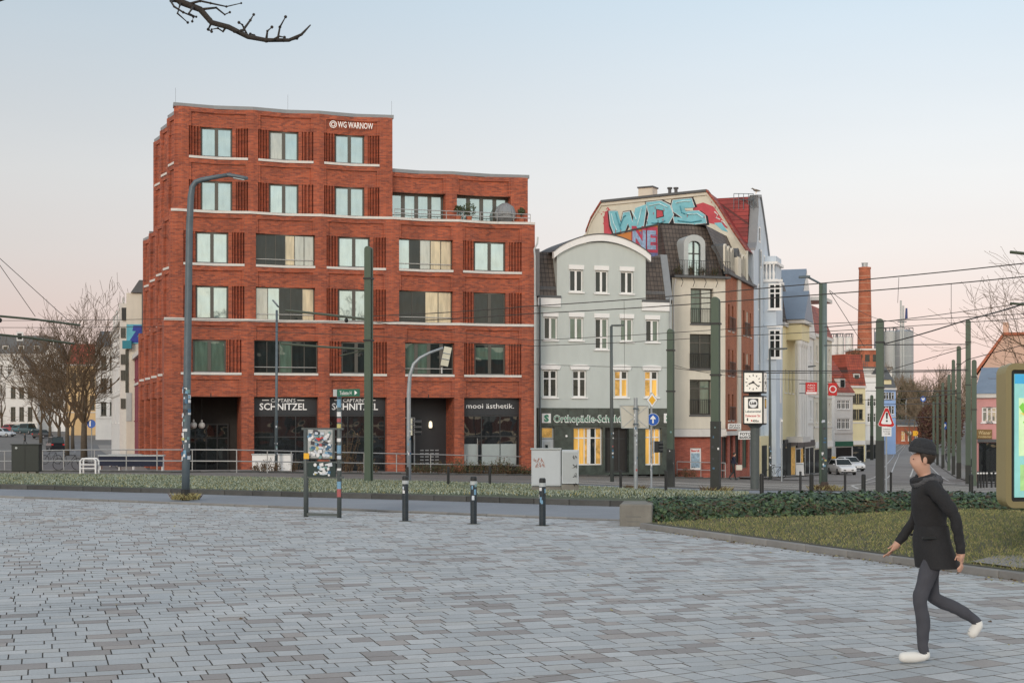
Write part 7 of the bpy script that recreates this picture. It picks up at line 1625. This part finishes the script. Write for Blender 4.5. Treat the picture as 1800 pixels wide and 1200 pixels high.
def facing(px, base, turn=0):
    p, s = at(px, base); return p, math.atan2(-p.y, -p.x)+turn
p, a = facing(1480, 833.5, .30); car_proto('white_car', 'white car with black grille driving towards the camera', (.78, .79, .80), p, a, group='cars in the right street')
p, a = facing(1494, 827, .45); car_proto('white_car', 'second white car half hidden behind the first', (.72, .73, .75), p, a, group='cars in the right street')
p, a = facing(1736, 829, .9); car_proto('black_car', 'black estate car parked right of the masts', (.018, .02, .024), p, a, group='cars in the right street')
p, a = facing(1752, 822, .9); car_proto('dark_car', 'dark grey car parked behind the black estate', (.04, .042, .046), p, a, group='cars in the right street')
p, a = facing(97, 792, PI+.15); car_proto('black_van', 'black van with red tail lights driving up the side street', (.015, .016, .02), p, a, True, group='cars in the side street')
for px, by, col, lab, tr, v in ((51, 762, (.03, .07, .08), 'dark teal van parked at the end of the side street', .5, True), (36, 760, (.05, .12, .14), 'small teal car parked left of the van', .5, False), (6, 767, (.45, .50, .56), 'silver blue car at the left edge of the side street', .9, False), (20, 759, (.30, .03, .04), 'small red car behind the silver one', .6, False), (75, 770, (.05, .05, .055), 'dark car parked below the lime trees', 2.6, False)):
    p, a = facing(px, by, tr); car_proto('parked_car', lab, col, p, a, v, group='cars in the side street')
p, a = facing(1458, 820, .2); t = thing('cargo_bike_box', 'yellow delivery box parked left of the white car', 'box', p, .3); mb = MB(); mb.box(-.7, .7, -.4, .4, .35, 1.25); mb.build('box', M.yel, t, bevel=.08)
for x in (-.5, .5): mb = MB(); mb.lathe([(.28, -.05), (.3, .05)], 14, (x, 0, .3), 'Y'); mb.build('wheel', M.tyre, t)
p, s = at(1405.5, 836); t = thing('white_bin', 'white sandwich board on the pavement before the shops', 'sign', p); mb = MB(); mb.prism([(-.35, -.25, 0), (.35, -.25, 0), (.35, 0, 1.15), (-.35, 0, 1.15)], (0, .03, 0)); mb.build('front_board', M.white, t); mb = MB(); mb.prism([(-.35, .3, 0), (.35, .3, 0), (.35, .04, 1.15), (-.35, .04, 1.15)], (0, .03, 0)); mb.build('rear_board', M.white, t); mb = MB(); mb.box(-.3, .3, -.04, -.02, .95, 1.05); mb.build('hinge_bar', M.galv, t)
def bicycle(px, py, lab, rz):
    p, s = at(px, py); t = thing('bicycle', lab, 'bicycle', p, rz, 'parked bicycles')
    for x in (-.52, .52):
        mb = MB(); mb.tube([(x+.33*math.cos(k*PI/9), 0, .34+.33*math.sin(k*PI/9)) for k in range(19)], .02, 5); mb.build('wheel', M.tyre, t)
    mb = MB(); mb.tube([(-.52, 0, .34), (-.15, 0, .85), (.4, 0, .85), (.52, 0, .34)], .02, 5); mb.tube([(-.15, 0, .85), (-.05, 0, .32), (.4, 0, .85)], .02, 5); mb.build('bicycle_frame', M.iron, t)
    mb = MB(); mb.box(-.3, -.05, -.06, .06, .93, .98); mb.build('saddle', M.iron, t); mb = MB(); mb.tube([(.38, -.25, 1.05), (.4, 0, 1.02), (.38, .25, 1.05)], .015, 5); mb.build('handlebar', M.galv, t)
bicycle(1632, 811, 'bicycle leaning in the right hand row of masts', .6); bicycle(1363, 841, 'bicycle locked to the lamp post right of the clock', .3); bicycle(120, 826, 'bicycle standing between the lime trunks', .5); bicycle(90, 815, 'bicycle beside the side street kerb', .8)
# ---------------------------------------------------------------- bare trees
M.twigf = plain('hill_twigs', (.20, .15, .10), .9, .25, 3)  # lighter than the near twigs: distance haze mixed into the colour
def bare_tree(name, label, loc, height, trunk, spread, seed, group, depth=5, twig=.010, buds=0, r0=.16, upright=.55, rz=0, cat='tree', sides=4):
    rd = random.Random(seed); t = thing(name, label, cat, loc, rz, group); st, L, B_ = MB(), MB(), MB()
    st.tube([(0, 0, -.2), (rd.uniform(-.05, .05), 0, trunk*.5), (0, 0, trunk)], [r0*1.15, r0, r0*.85], 10)
    def grow(p, d, ln, r, lv):
        n = 3; pts = [p]; q = p; dd = d
        for i in range(n):
            dd = (dd+Vector((rd.gauss(0, .14), rd.gauss(0, .14), rd.gauss(.05, .10)))).normalized(); q = q+dd*ln/n; pts.append(q)
        e = max(twig*.6, r*.62); (st if lv == 0 else L).tube(pts, [r+(e-r)*i/n for i in range(n+1)], 7 if lv == 0 else (sides if lv < 3 else 3), caps=False)
        if lv >= depth:
            for k in range(buds): c = pts[rd.randint(1, n)]; s_ = twig*rd.uniform(1.4, 2.6); a = Vector((rd.uniform(-1, 1), rd.uniform(-1, 1), rd.uniform(-1, 1)))*s_; b = Vector((rd.uniform(-1, 1), rd.uniform(-1, 1), rd.uniform(-1, 1)))*s_; B_.add([c, c+a+b*.3, c+a*2, c+a-b*.5], [(0, 1, 2), (0, 2, 3)])
            return
        m = rd.choice((3, 4)) if lv < 2 else rd.choice((2, 3, 3, 4))
        for k in range(m):
            f = rd.uniform(.35, 1) if k else 1; b = p.lerp(q, f) if f < 1 else q; i = min(n-1, int(f*n)); b = pts[i].lerp(pts[i+1], f*n-i) if f < 1 else q
            sp = spread*(1.0 if lv else .9); ax = Vector((rd.gauss(0, 1), rd.gauss(0, 1), rd.gauss(0, .5))); ax = (ax-ax.dot(dd)*dd); ax = ax.normalized() if ax.length > .01 else Vector((1, 0, 0))
            nd = (dd+ax*sp*rd.uniform(.5, 1.25)+Vector((0, 0, upright*.35))).normalized(); grow(b, nd, ln*rd.uniform(.62, .86), e*rd.uniform(.7, .95), lv+1)
    top = Vector((0, 0, trunk)); L0_ = (height-trunk)*.36
    for k in range(5):
        a = 2*PI*(k+rd.random()*.6)/5; tilt = spread*rd.uniform(.55, 1.1) if k else .1
        grow(top-Vector((0, 0, rd.uniform(0, .25)*trunk*.5)), Vector((math.cos(a)*tilt, math.sin(a)*tilt, 1)).normalized(), L0_*rd.uniform(.85, 1.15), r0*rd.uniform(.42, .6), 1)
    st.build('trunk', M.bark, t, smooth=True)
    o = L.build('crown', M.twig if name != 'hill_tree' else M.twigf, t)
    if buds: B_.build('buds', M.bud, o)['kind'] = 'stuff'
    return t
def tree_at(px, py, top, **k):
    p, s = at(px, py); return p, (py-top)*s
p, h = tree_at(148, 812, 566); bare_tree('lime_tree', 'largest bare lime tree before the side street houses', p, h*1.2, h*.28, .95, 3, 'bare lime trees along the side street', 6, .024, 2, .26)
p, h = tree_at(118, 800, 610); bare_tree('lime_tree', 'bare lime tree directly left of the largest one', p, h*1.2, h*.26, .9, 5, 'bare lime trees along the side street', 6, .028, 1, .24)
for i, (px, py, top, lab) in enumerate(((104, 792, 630, 'reddish bare lime behind the black van'), (128, 789, 640, 'bare lime standing between the trunks of the row'), (72, 778, 650, 'bare lime with reddish twigs at the far end of the row'), (3, 757, 668, 'small bare tree at the left edge before the white houses'), (88, 782, 655, 'bare lime at the street bend with short trunk'))):
    p, h = tree_at(px, py, top); bare_tree('lime_tree', lab, p, h*1.2, h*.26, .9, 30+i, 'bare lime trees along the side street', 5, .032, 2, .25)
# right edge tree, its twigs hang into the picture
pR = Vector(((1960-CX)*58/F, 58, g(24.5, 58))); bare_tree('bare_tree', 'bare tree with small hanging buds reaching in from the right edge', pR, 11.2, 2.2, .95, 14, None, 6, .012, 2, .22, .35)
# trees on the hill beyond the street
proto = bare_tree('hill_tree', '', (0, 0, 0), 15, 3.0, .6, 77, 'trees on the far hill', 5, .05, 1, .28, .6); proto2 = bare_tree('hill_tree', '', (0, 0, 0), 14, 2.5, .75, 78, 'trees on the far hill', 5, .05, 1, .28, .6)
rd = random.Random(8)
spots = [(1536, 340, 'left of the sign mast'), (1556, 380, 'below the silver tanks, left'), (1574, 400, 'below the slender stack'), (1586, 370, 'before the broad silver tank'), (1596, 395, 'right before the broad tank'), (1608, 360, 'at the right side of the silver tank'), (1620, 385, 'in the middle of the wooded hill'), (1634, 365, 'above the blue W sign'), (1648, 390, 'left of the farthest right mast'), (1660, 370, 'behind the sixth right mast'), (1674, 395, 'behind the dark sleeved mast'), (1690, 380, 'left of the tallest mast'), (1704, 400, 'behind the pair of tall masts'), (1600, 330, 'low on the hill over the crest lamp'), (1628, 325, 'low on the hill right of the crest lamp'), (1652, 335, 'low on the hill at the right row'), (1680, 345, 'low on the hill behind the third mast'), (1566, 350, 'behind the blue house roof'), (1716, 350, 'left of the salmon hall'), (1520, 395, 'at the foot of the brick chimney')]
for i, (px, Y, lab) in enumerate(spots):
    X = (px-CX)*Y/F; lb = 'bare brown tree on the far hill, '+lab; src = proto if i % 2 else proto2
    if i < 2: o = src; o.location = (X, Y, g(X, Y)-.3); o['label'] = lb
    else: o = copy_tree(src, (X, Y, g(X, Y)-.3), rd.random()*6, lb)
    o.scale = (1.1, 1.1, rd.uniform(.75, 1.05)*(1.25 if Y > 355 else .8))
def bush(px, py, w, h, label, mats, n=900, seed=1, group='dense bushes far up the street'):
    p, s = at(px, py); t = thing('bush', label, 'bush', p, 0, group); rd = random.Random(seed); L = MB(); W2, H2 = w*s/2, h*s
    for i in range(n):
        d = Vector((rd.gauss(0, 1), rd.gauss(0, 1), rd.gauss(0, 1))).normalized()*rd.random()**.4; k = 1+.25*noise.noise(d*2+Vector((seed, 0, 0))); c = Vector((d.x*W2*k, d.y*W2*k, H2/2+d.z*H2/2*k)); s_ = W2*rd.uniform(.05, .12); u = Vector((rd.uniform(-1, 1), rd.uniform(-1, 1), rd.uniform(-1, 1))).normalized()*s_; v = u.cross(Vector((rd.uniform(-1, 1), 1, rd.uniform(-1, 1)))).normalized()*s_*.6
        L.m = rd.randrange(len(mats)); L.add([c-u, c-v, c+u, c+v], [(0, 1, 2), (0, 2, 3)])
    L.build('foliage', mats, t); mb = MB(); mb.tube([(0, 0, -.2), (0, 0, H2*.6)], W2*.06, 6); mb.build('trunk', M.bark, t)
RB_ = plain('russet_leaf', (.085, .035, .028), .85, .4, 3); DG = plain('dark_evergreen', (.05, .07, .04), .85, .4, 3)
bush(1631, 800, 40, 95, 'russet brown bush right of the street crest', [RB_, RB_, M.shrub_b], 2600, 3); bush(1600, 770, 60, 95, 'dark evergreen tree behind the crest lamps', [DG, DG, M.shrub], 2600, 4); bush(1575, 768, 40, 70, 'dark evergreen bush beside the blue house', [DG, M.shrub], 1600, 5); bush(1648, 790, 36, 110, 'brown green tree behind the right hand masts', [M.shrub_b, DG], 2200, 6); bush(1668, 795, 50, 120, 'broad brown tree between right masts and the hall', [M.shrub_b, RB_], 2400, 7)
def pine():
    p = P(1472+0, 640, 395); bushes = None
t = bare_tree('small_tree', 'thin green twigged tree before the foot of the brick chimney', (P(1502, 660, 385).x, 385, P(1502, 665, 385).z), 9.5, 2, .7, 55, None, 4, .06, 3, .2)
# ---------------------------------------------------------------- overhanging branch, top left, from a tree left of the camera
def overhang():
    Y = 9.2; b = Vector((-6.4, 9.4, 0)); t = thing('plane_tree', 'bare tree outside the left edge with knobbly branch hanging into the sky', 'tree', b); rd = random.Random(2)
    q = lambda x, y, dy=0: P(x, y, Y+dy)-b
    mb = MB(); mb.tube([(0, 0, -.1), (.05, 0, 2), (.1, 0, 3.6), (.0, .1, 5.2), (-.1, .2, 7)], [.26, .22, .19, .14, .08], 12); mb.build('trunk', M.bark, t, smooth=True)
    bk = plain('dark_branch', (.045, .038, .032), .9, .3, 30, .4, 60)
    main = [Vector((.1, 0, 3.5)), Vector((1.6, 0, 4.35)), q(150, -60), q(290, -22), q(318, 4), q(352, 17), q(372, 40), q(402, 48), q(436, 65), q(468, 71), q(508, 71), q(530, 61), q(546, 44)]
    mb = MB(); mb.tube(main, [.12, .09, .05, .026, .022, .020, .018, .017, .016, .014, .012, .009, .004], 8); L = mb.build('limb', bk, t, smooth=True)
    tw = [[(318, 4), (300, 2), (306, 12), (322, 22), (340, 30), (338, 38)], [(330, 8), (352, 2), (370, 6), (398, 12), (424, 6)], [(340, 12), (332, 24), (345, 30)], [(398, 46), (392, 56), (383, 50), (372, 52)], [(436, 65), (426, 44), (420, 40)], [(424, 58), (440, 36), (446, 26)], [(452, 70), (447, 62), (440, 60)], [(468, 71), (470, 55), (478, 48)], [(488, 72), (492, 48), (502, 30)], [(508, 71), (522, 68), (535, 56)], [(478, 72), (490, 64), (500, 66)], [(372, 40), (366, 52), (372, 56)], [(352, 17), (380, 14), (395, 26), (404, 22)], [(402, 48), (412, 56), (424, 54)], [(318, 4), (312, 24), (330, 40)], [(300, -20), (360, -30), (430, -25)]]
    for w in tw:
        pts = [q(x, y, rd.uniform(-.25, .25)*(i > 0)) for i, (x, y) in enumerate(w)]; n = len(pts); mb = MB(); mb.tube(pts, [.009-.006*i/(n-1) for i in range(n)], 6)
        for p_ in pts[1:]: mb.ball(p_, rd.uniform(.006, .011), 5)
        mb.build('twig', bk, L, smooth=True)
    for k in range(6):
        x, y = rd.uniform(320, 530), 0
        i = rd.randint(4, 10); c = main[i].lerp(main[i+1], rd.random()); mb = MB(); mb.ball(c, rd.uniform(.013, .02), 5); mb.build('knot', bk, L)
overhang()

# ---------------------------------------------------------------- people
def person(name, label, loc, heading, sc, J, E, cloth, hair=True, hands=True, group=None, hold=None, detail=2):
    """J: joint -> (x,y,z,radius), facing +x; E: edges (a,b,material key)"""
    t = thing(name, label, 'person', loc, heading, group); t.scale = (sc, sc, sc)
    keys = list(J); me = bpy.data.meshes.new('body'); me.from_pydata([J[k][:3] for k in keys], [(keys.index(a), keys.index(b)) for a, b, _ in E], [])
    o = bpy.data.objects.new('body', me); COL.objects.link(o); o.modifiers.new('s', 'SKIN'); sb = o.modifiers.new('u', 'SUBSURF'); sb.levels = sb.render_levels = detail
    for i, k in enumerate(keys):
        sv = me.skin_vertices[0].data[i]; r = J[k][3]; sv.radius = r if isinstance(r, tuple) else (r, r); sv.use_root = (k == 'pelvis')
    m2 = bpy.data.meshes.new_from_object(o.evaluated_get(bpy.context.evaluated_depsgraph_get())); bpy.data.objects.remove(o); bpy.data.meshes.remove(me)
    names = list(dict.fromkeys(m for _, _, m in E)); m2.materials.clear()
    for n in names: m2.materials.append(cloth[n])
    seg = [(Vector(J[a][:3]), Vector(J[b][:3]), names.index(m), (J[a][3] if not isinstance(J[a][3], tuple) else max(J[a][3]))) for a, b, m in E]
    for f in m2.polygons:
        c = f.center; best = (9, 0)
        for a, b, m, r in seg:
            d = b-a; k = max(0, min(1, (c-a).dot(d)/max(1e-6, d.length_squared))); q = (c-a-d*k).length-r*.6
            if q < best[0]: best = (q, m)
        f.material_index = best[1]
    m2.shade_smooth(); m2.name = 'body'
    ob = bpy.data.objects.new('body', m2); COL.objects.link(ob); ob.parent = t
    hx, hy, hz = J['head'][:3]
    if hair:
        mb = MB(); mb.ball((hx-.020, hy, hz+.038), .106, 10, 1.0, .84, .93); h_ = mb
        for i, v in enumerate(h_.v):
            x, y, z = v
            if x > hx+.03 and z < hz+.075: h_.v[i] = (hx+.02, y*.8, z)
        h_.build('hair', M.hair, t, smooth=True)
    return t
def walker(stance, swing, armL, armR, lean=.03):
    """joints of a walking adult, 1.72 m; stance / swing: (knee, ankle, toe) as (x,z) pairs"""
    J = {'pelvis': (0, 0, .94, (.125, .15)), 'waist': (.01, 0, 1.08, (.105, .135)), 'chest': (lean, 0, 1.30, (.125, .17)), 'upper': (lean+.01, 0, 1.42, (.085, .13)), 'neck': (lean+.025, 0, 1.50, .052), 'jaw': (lean+.055, 0, 1.565, .070), 'head': (lean+.06, 0, 1.635, (.095, .078)), 'crown': (lean+.05, 0, 1.70, .07), 'nose': (lean+.150, 0, 1.615, .014)}
    E = [('pelvis', 'waist', 'top'), ('waist', 'chest', 'top'), ('chest', 'upper', 'top'), ('upper', 'neck', 'skin'), ('neck', 'jaw', 'skin'), ('jaw', 'head', 'skin'), ('head', 'crown', 'skin'), ('head', 'nose', 'skin')]
    for sd, (kn, an, to), nm in ((1, stance, 'a'), (-1, swing, 'b')):
        y = .085*sd
        J['hip'+nm] = (0, y, .88, .095); J['knee'+nm] = (kn[0], y, kn[1], .062); J['calf'+nm] = (kn[0]*.55+an[0]*.45-.02, y, kn[1]*.6+an[1]*.4, .060); J['ankle'+nm] = (an[0], y, an[1], .045); J['heel'+nm] = (an[0]-.035, y, an[1]-.050, .054); J['toe'+nm] = (to[0], y+.01*sd, to[1]+.008, (.046, .050))
        E += [('pelvis', 'hip'+nm, 'leg'), ('hip'+nm, 'knee'+nm, 'leg'), ('knee'+nm, 'calf'+nm, 'leg'), ('calf'+nm, 'ankle'+nm, 'leg'), ('ankle'+nm, 'heel'+nm, 'shoe'), ('heel'+nm, 'toe'+nm, 'shoe')]
    for sd, (el, wr), nm in ((1, armL, 'l'), (-1, armR, 'r')):
        J['sho'+nm] = (lean, .185*sd, 1.40, .066); J['elb'+nm] = (el[0], .235*sd, el[1], .052); J['wri'+nm] = (wr[0], .22*sd, wr[1], .036)
        d = Vector((wr[0]-el[0], 0, wr[1]-el[1])).normalized(); pa = Vector((wr[0], .22*sd, wr[1]))+d*.075; J['palm'+nm] = (*pa, (.022, .038))
        E += [('upper', 'sho'+nm, 'top'), ('sho'+nm, 'elb'+nm, 'top'), ('elb'+nm, 'wri'+nm, 'top'), ('wri'+nm, 'palm'+nm, 'skin')]
        for i, (off, ln) in enumerate(((-.028, .070), (-.010, .080), (.009, .075), (.027, .058))):
            a = pa+d*.03+Vector((off, 0, 0)).lerp(Vector((0, off, 0)), .6); b = a+d*ln*.5+Vector((.012, 0, 0)); c = b+d*ln*.4+Vector((.022, 0, .0)); k = 'f%d%s' % (i, nm)
            J[k+'1'] = (*a, .0095); J[k+'2'] = (*b, .009); J[k+'3'] = (*c, .0075); E += [('palm'+nm, k+'1', 'skin'), (k+'1', k+'2', 'skin'), (k+'2', k+'3', 'skin')]
        a = pa-d*.02+Vector((.035, -.01*sd, 0)); b = a+d*.035+Vector((.018, 0, 0)); J['t1'+nm] = (*a, .011); J['t2'+nm] = (*b, .009); E += [('palm'+nm, 't1'+nm, 'skin'), ('t1'+nm, 't2'+nm, 'skin')]
    return J, E
# the walker crossing the square from right to left
J, E = walker(((.13, .50), (.10, .10), (.30, .035)), ((-.02, .50), (-.37, .33), (-.33, .17)), ((-.13, 1.16), (-.16, .92)), ((.06, 1.15), (.20, .96)), .03)
fp = gp(1622, 1166); wk = person('pedestrian', 'person in black coat, grey trousers and white shoes striding left across the square', (fp.x+.10, fp.y+.085, .008), PI, 1.0, J, E, {'top': M.coat, 'leg': M.jean, 'skin': M.skin, 'shoe': M.shoe})
mb = MB(); n = 18; rows = [(1.10, .135, .165, .01), (.98, .150, .185, .0), (.86, .165, .195, -.02), (.76, .180, .20, -.05)]
vs = [(dx+a*math.cos(2*PI*k/n)+.012*math.sin(5*k), b*math.sin(2*PI*k/n), z) for z, a, b, dx in rows for k in range(n)]; fs = [(i*n+k, i*n+(k+1) % n, (i+1)*n+(k+1) % n, (i+1)*n+k) for i in range(3) for k in range(n)]; mb.add(vs, fs); mb.build('coat_skirt', M.coat, wk, smooth=True)
for f_ in wk.children:
    if f_.name.startswith(('body', 'coat_skirt')):
        for v in f_.data.vertices:
            c = v.co
            if .70 < c.z < 1.46 or c.z < .9: k = .013 if .70 < c.z < 1.46 else .008 if c.z > .14 else 0; c += v.normal*k*(noise.noise(c*Vector((9, 9, 5)) if False else Vector((c.x*9, c.y*9, c.z*11+c.x*6)))+.6*noise.noise(Vector((c.x*20, c.y*20, c.z*24))))
hx, hz = .085, 1.64
cp = MB(); cp.lathe([(.112, .012), (.116, .03), (.114, .055), (.105, .085), (.082, .115), (.05, .132), (.012, .138)], 20)
cp.v = [(hx-.008+x*.93-.10*(z-.02), y*.79, hz+.040+z*.92+(x*.16)) for x, y, z in cp.v]; cp.build('knit_cap', plain('knit_cap', (.030, .032, .036), .95, .3, 40, .5, 90), wk, smooth=True)
cp = MB(); cp.lathe([(.116, .0), (.122, .012), (.121, .034), (.115, .04)], 20); cp.v = [(hx-.008+x*.92, y*.79, hz+.040+z+(x*.16)) for x, y, z in cp.v]; cp.build('cap_brim', plain('knit_rib', (.036, .038, .042), .95, .3, 60, .5, 120), wk, smooth=True)
for kx, kz, tx, tz in ((.10, .10, .30, .035), (-.37, .33, -.33, .17)):
    d_ = Vector((tx-kx+.035, 0, tz-kz+.055)); pa_ = 1 if kx > 0 else -1; sl = MB(); yy = .085*pa_
    u_ = d_.normalized(); n_ = Vector((u_.z, 0, -u_.x)); n_ = n_ if n_.z < 0 or kx < 0 else -n_
    c0 = Vector((kx-.035, yy, kz-.055))
    pr = [(-.052, .036), (-.02, .042), (.08, .038), (.17, .047), (.225, .044), (.262, .022)]
    top_ = [c0+u_*x+Vector((0, w_, 0))+n_*.026 for x, w_ in pr]+[c0+u_*x-Vector((0, w_, 0))+n_*.026 for x, w_ in reversed(pr)]
    pass
    lc = MB()
    for q_ in range(4): m_ = c0+u_*(.085+.03*q_)-n_*(.040-.007*q_); lc.tube([m_+Vector((0, -.022, 0)), m_-n_*.006, m_+Vector((0, .022, 0))], .004, 4)
    lc.build('shoe_lace', M.cap_l, wk)
ns = MB(); ns.tube([(.152, 0, 1.645), (.164, 0, 1.622), (.171, 0, 1.607), (.158, 0, 1.598)], [.007, .009, .012, .007], 8); ns.build('nose', M.skin, wk, smooth=True)
sc_ = MB(); sc_.tube([(.045+.088*math.cos(2*PI*k/16), .095*math.sin(2*PI*k/16), 1.455-.015*math.cos(2*PI*k/16)+.008*math.sin(5*k)) for k in range(17)], [.040+.006*math.sin(3*k) for k in range(17)], 8); sc_.build('scarf', plain('grey_scarf', (.075, .075, .08), .95, .4, 30, .6, 70), wk, smooth=True)
for sd_ in (-1, 1): pk = MB(); pk.box(.02, .13, sd_*.175-.012, sd_*.175+.012, 1.0, 1.02); pk.build('pocket_flap', M.iron, wk, bevel=.004)
bt_ = MB()
for q_ in range(4): bt_.ball((.175-.012*q_, -.02, 1.30-.12*q_), .010, 5)
for sgn, ax_, az_ in ((1, .10, .08), (-1, -.0, 0)):
    pass
mb = MB(); mb.tube([(.075+.075*math.cos(2*PI*k/14), .085*math.sin(2*PI*k/14), 1.475-.02*math.cos(2*PI*k/14)) for k in range(15)], .03, 8); mb.build('collar', M.coat, wk, smooth=True)
for s_ in (-1, 1): mb = MB(); mb.ball((.160, s_*.032, 1.637), .007, 6, .6, 1.3, .7); mb.build('eye', M.iron, wk); mb = MB(); mb.ball((.08, s_*.082, 1.625), .03, 6, .6, .3, 1); mb.build('ear', M.skin, wk)
mb = MB(); mb.tube([(.146, -.022, 1.578), (.158, 0, 1.576), (.146, .022, 1.578)], .006, 5); mb.build('mouth', plain('lips', (.35, .14, .12), .5, .05), wk)
# far pedestrians
def far_person(px, py, label, head, top, leg, sc=1.0, flip=1, skin=None):
    J, E = walker(((.10*flip, .49), (.16*flip, .09), (.32, .035)), ((-.02, .48), (-.26, .16), (-.12, .05)), ((-.08, 1.15), (-.02, .92)), ((.06, 1.15), (.2, .98)), .02)
    p, s = at(px, py); return person('pedestrian', label, p, head, sc, J, E, {'top': top, 'leg': leg, 'skin': M.skin, 'shoe': M.iron}, True, True, 'distant pedestrians', None, 1)
t = far_person(1289, 843, 'pedestrian in navy coat carrying a pale bag past the terracotta flank', 0, M.navy, M.iron)
p, s = at(1289, 843); bg = thing('shopping_bag', 'pale beige bag carried by the pedestrian in navy', 'bag', (p.x+.33, p.y-.25, p.z+.62), .1); mb = MB(); mb.box(-.2, .2, -.07, .07, 0, .34); mb.build('bag_body', M.cream_pl, bg, bevel=.03); mb = MB(); mb.tube([(-.1, 0, .34), (-.06, 0, .5), (.06, 0, .5), (.1, 0, .34)], .012, 5); mb.build('handle', M.iron, bg)
far_person(1432, 831, 'pedestrian in long black coat walking up the left pavement', 1.1, M.iron, M.iron)
far_person(1471, 806, 'left one of two dark dressed people chatting far up the pavement', 2.6, M.navy, M.iron); far_person(1477, 806, 'right one of two dark dressed people chatting far up the pavement', .4, M.iron, M.navy); far_person(1498, 805, 'dark dressed pedestrian standing alone before the yellow house', 1.6, M.navy, M.iron)
far_person(1463, 811, 'pedestrian walking beside the yellow delivery box', 2.2, M.iron, M.navy); far_person(1486, 804, 'pedestrian in a brown jacket on the left pavement far up the street', 1.2, M.shrub_b, M.iron); far_person(1508, 803, 'pedestrian before the green shop fascia', 2.9, M.navy, M.navy); far_person(1644, 806, 'pedestrian near the bicycle in the right row', .9, M.galv_d, M.iron)
far_person(44, 781, 'dark dressed pedestrian crossing the side street', 3.0, M.iron, M.iron); far_person(1662, 816, 'pedestrian in dark coat between the right hand masts', 2.0, M.iron, M.navy)

# ---------------------------------------------------------------- the side of the square behind the camera, seen only in the window panes
f = Fac(900, 1, 90); B = thing('opposite_building', 'plain brown building row on the other side of the square behind the camera', 'building', (-12, -46, 0))
mb = MB(); mb.box(0, 110, -12, 0, 0, 12); mb.build('wall', M.terra, B); mb = MB(); mb.prism([(-.3, -12.3, 12.02), (-.3, -6, 16), (-.3, .3, 12.02)], (110.6, 0, 0)); mb.build('roof', M.slate, B)
for i, (x, y, s_) in enumerate(((14, -30, 1.0), (24, -34, 1.1), (33, -28, .95), (45, -33, 1.15), (58, -30, 1.0), (2, -33, 1.05))):
    o = copy_tree(proto if i % 2 else proto2, (x, y, 0), i*1.3, 'bare square tree behind the camera, number %s from the left' % ('three', 'four', 'five', 'six', 'seven', 'one')[i]); o['group'] = 'bare trees behind the camera'; o.scale = (s_, s_, s_*1.1)

# two red parasols outside a shop on the left pavement
for px, py, lab in ((1468, 805, 'red parasol left of the chatting people far up the pavement'), (1481, 801, 'red parasol right of the chatting people far up the pavement')):
    p, s = at(px, py); t = thing('parasol', lab, 'parasol', p, 0, 'red parasols far up the street'); mb = MB(); mb.tube([(0, 0, 0), (0, 0, 2.5)], .03, 6); mb.build('pole', M.galv, t); mb = MB(); mb.lathe([(1.1, 2.1), (.55, 2.4), (.03, 2.62)], 8); mb.build('canopy', M.red, t)
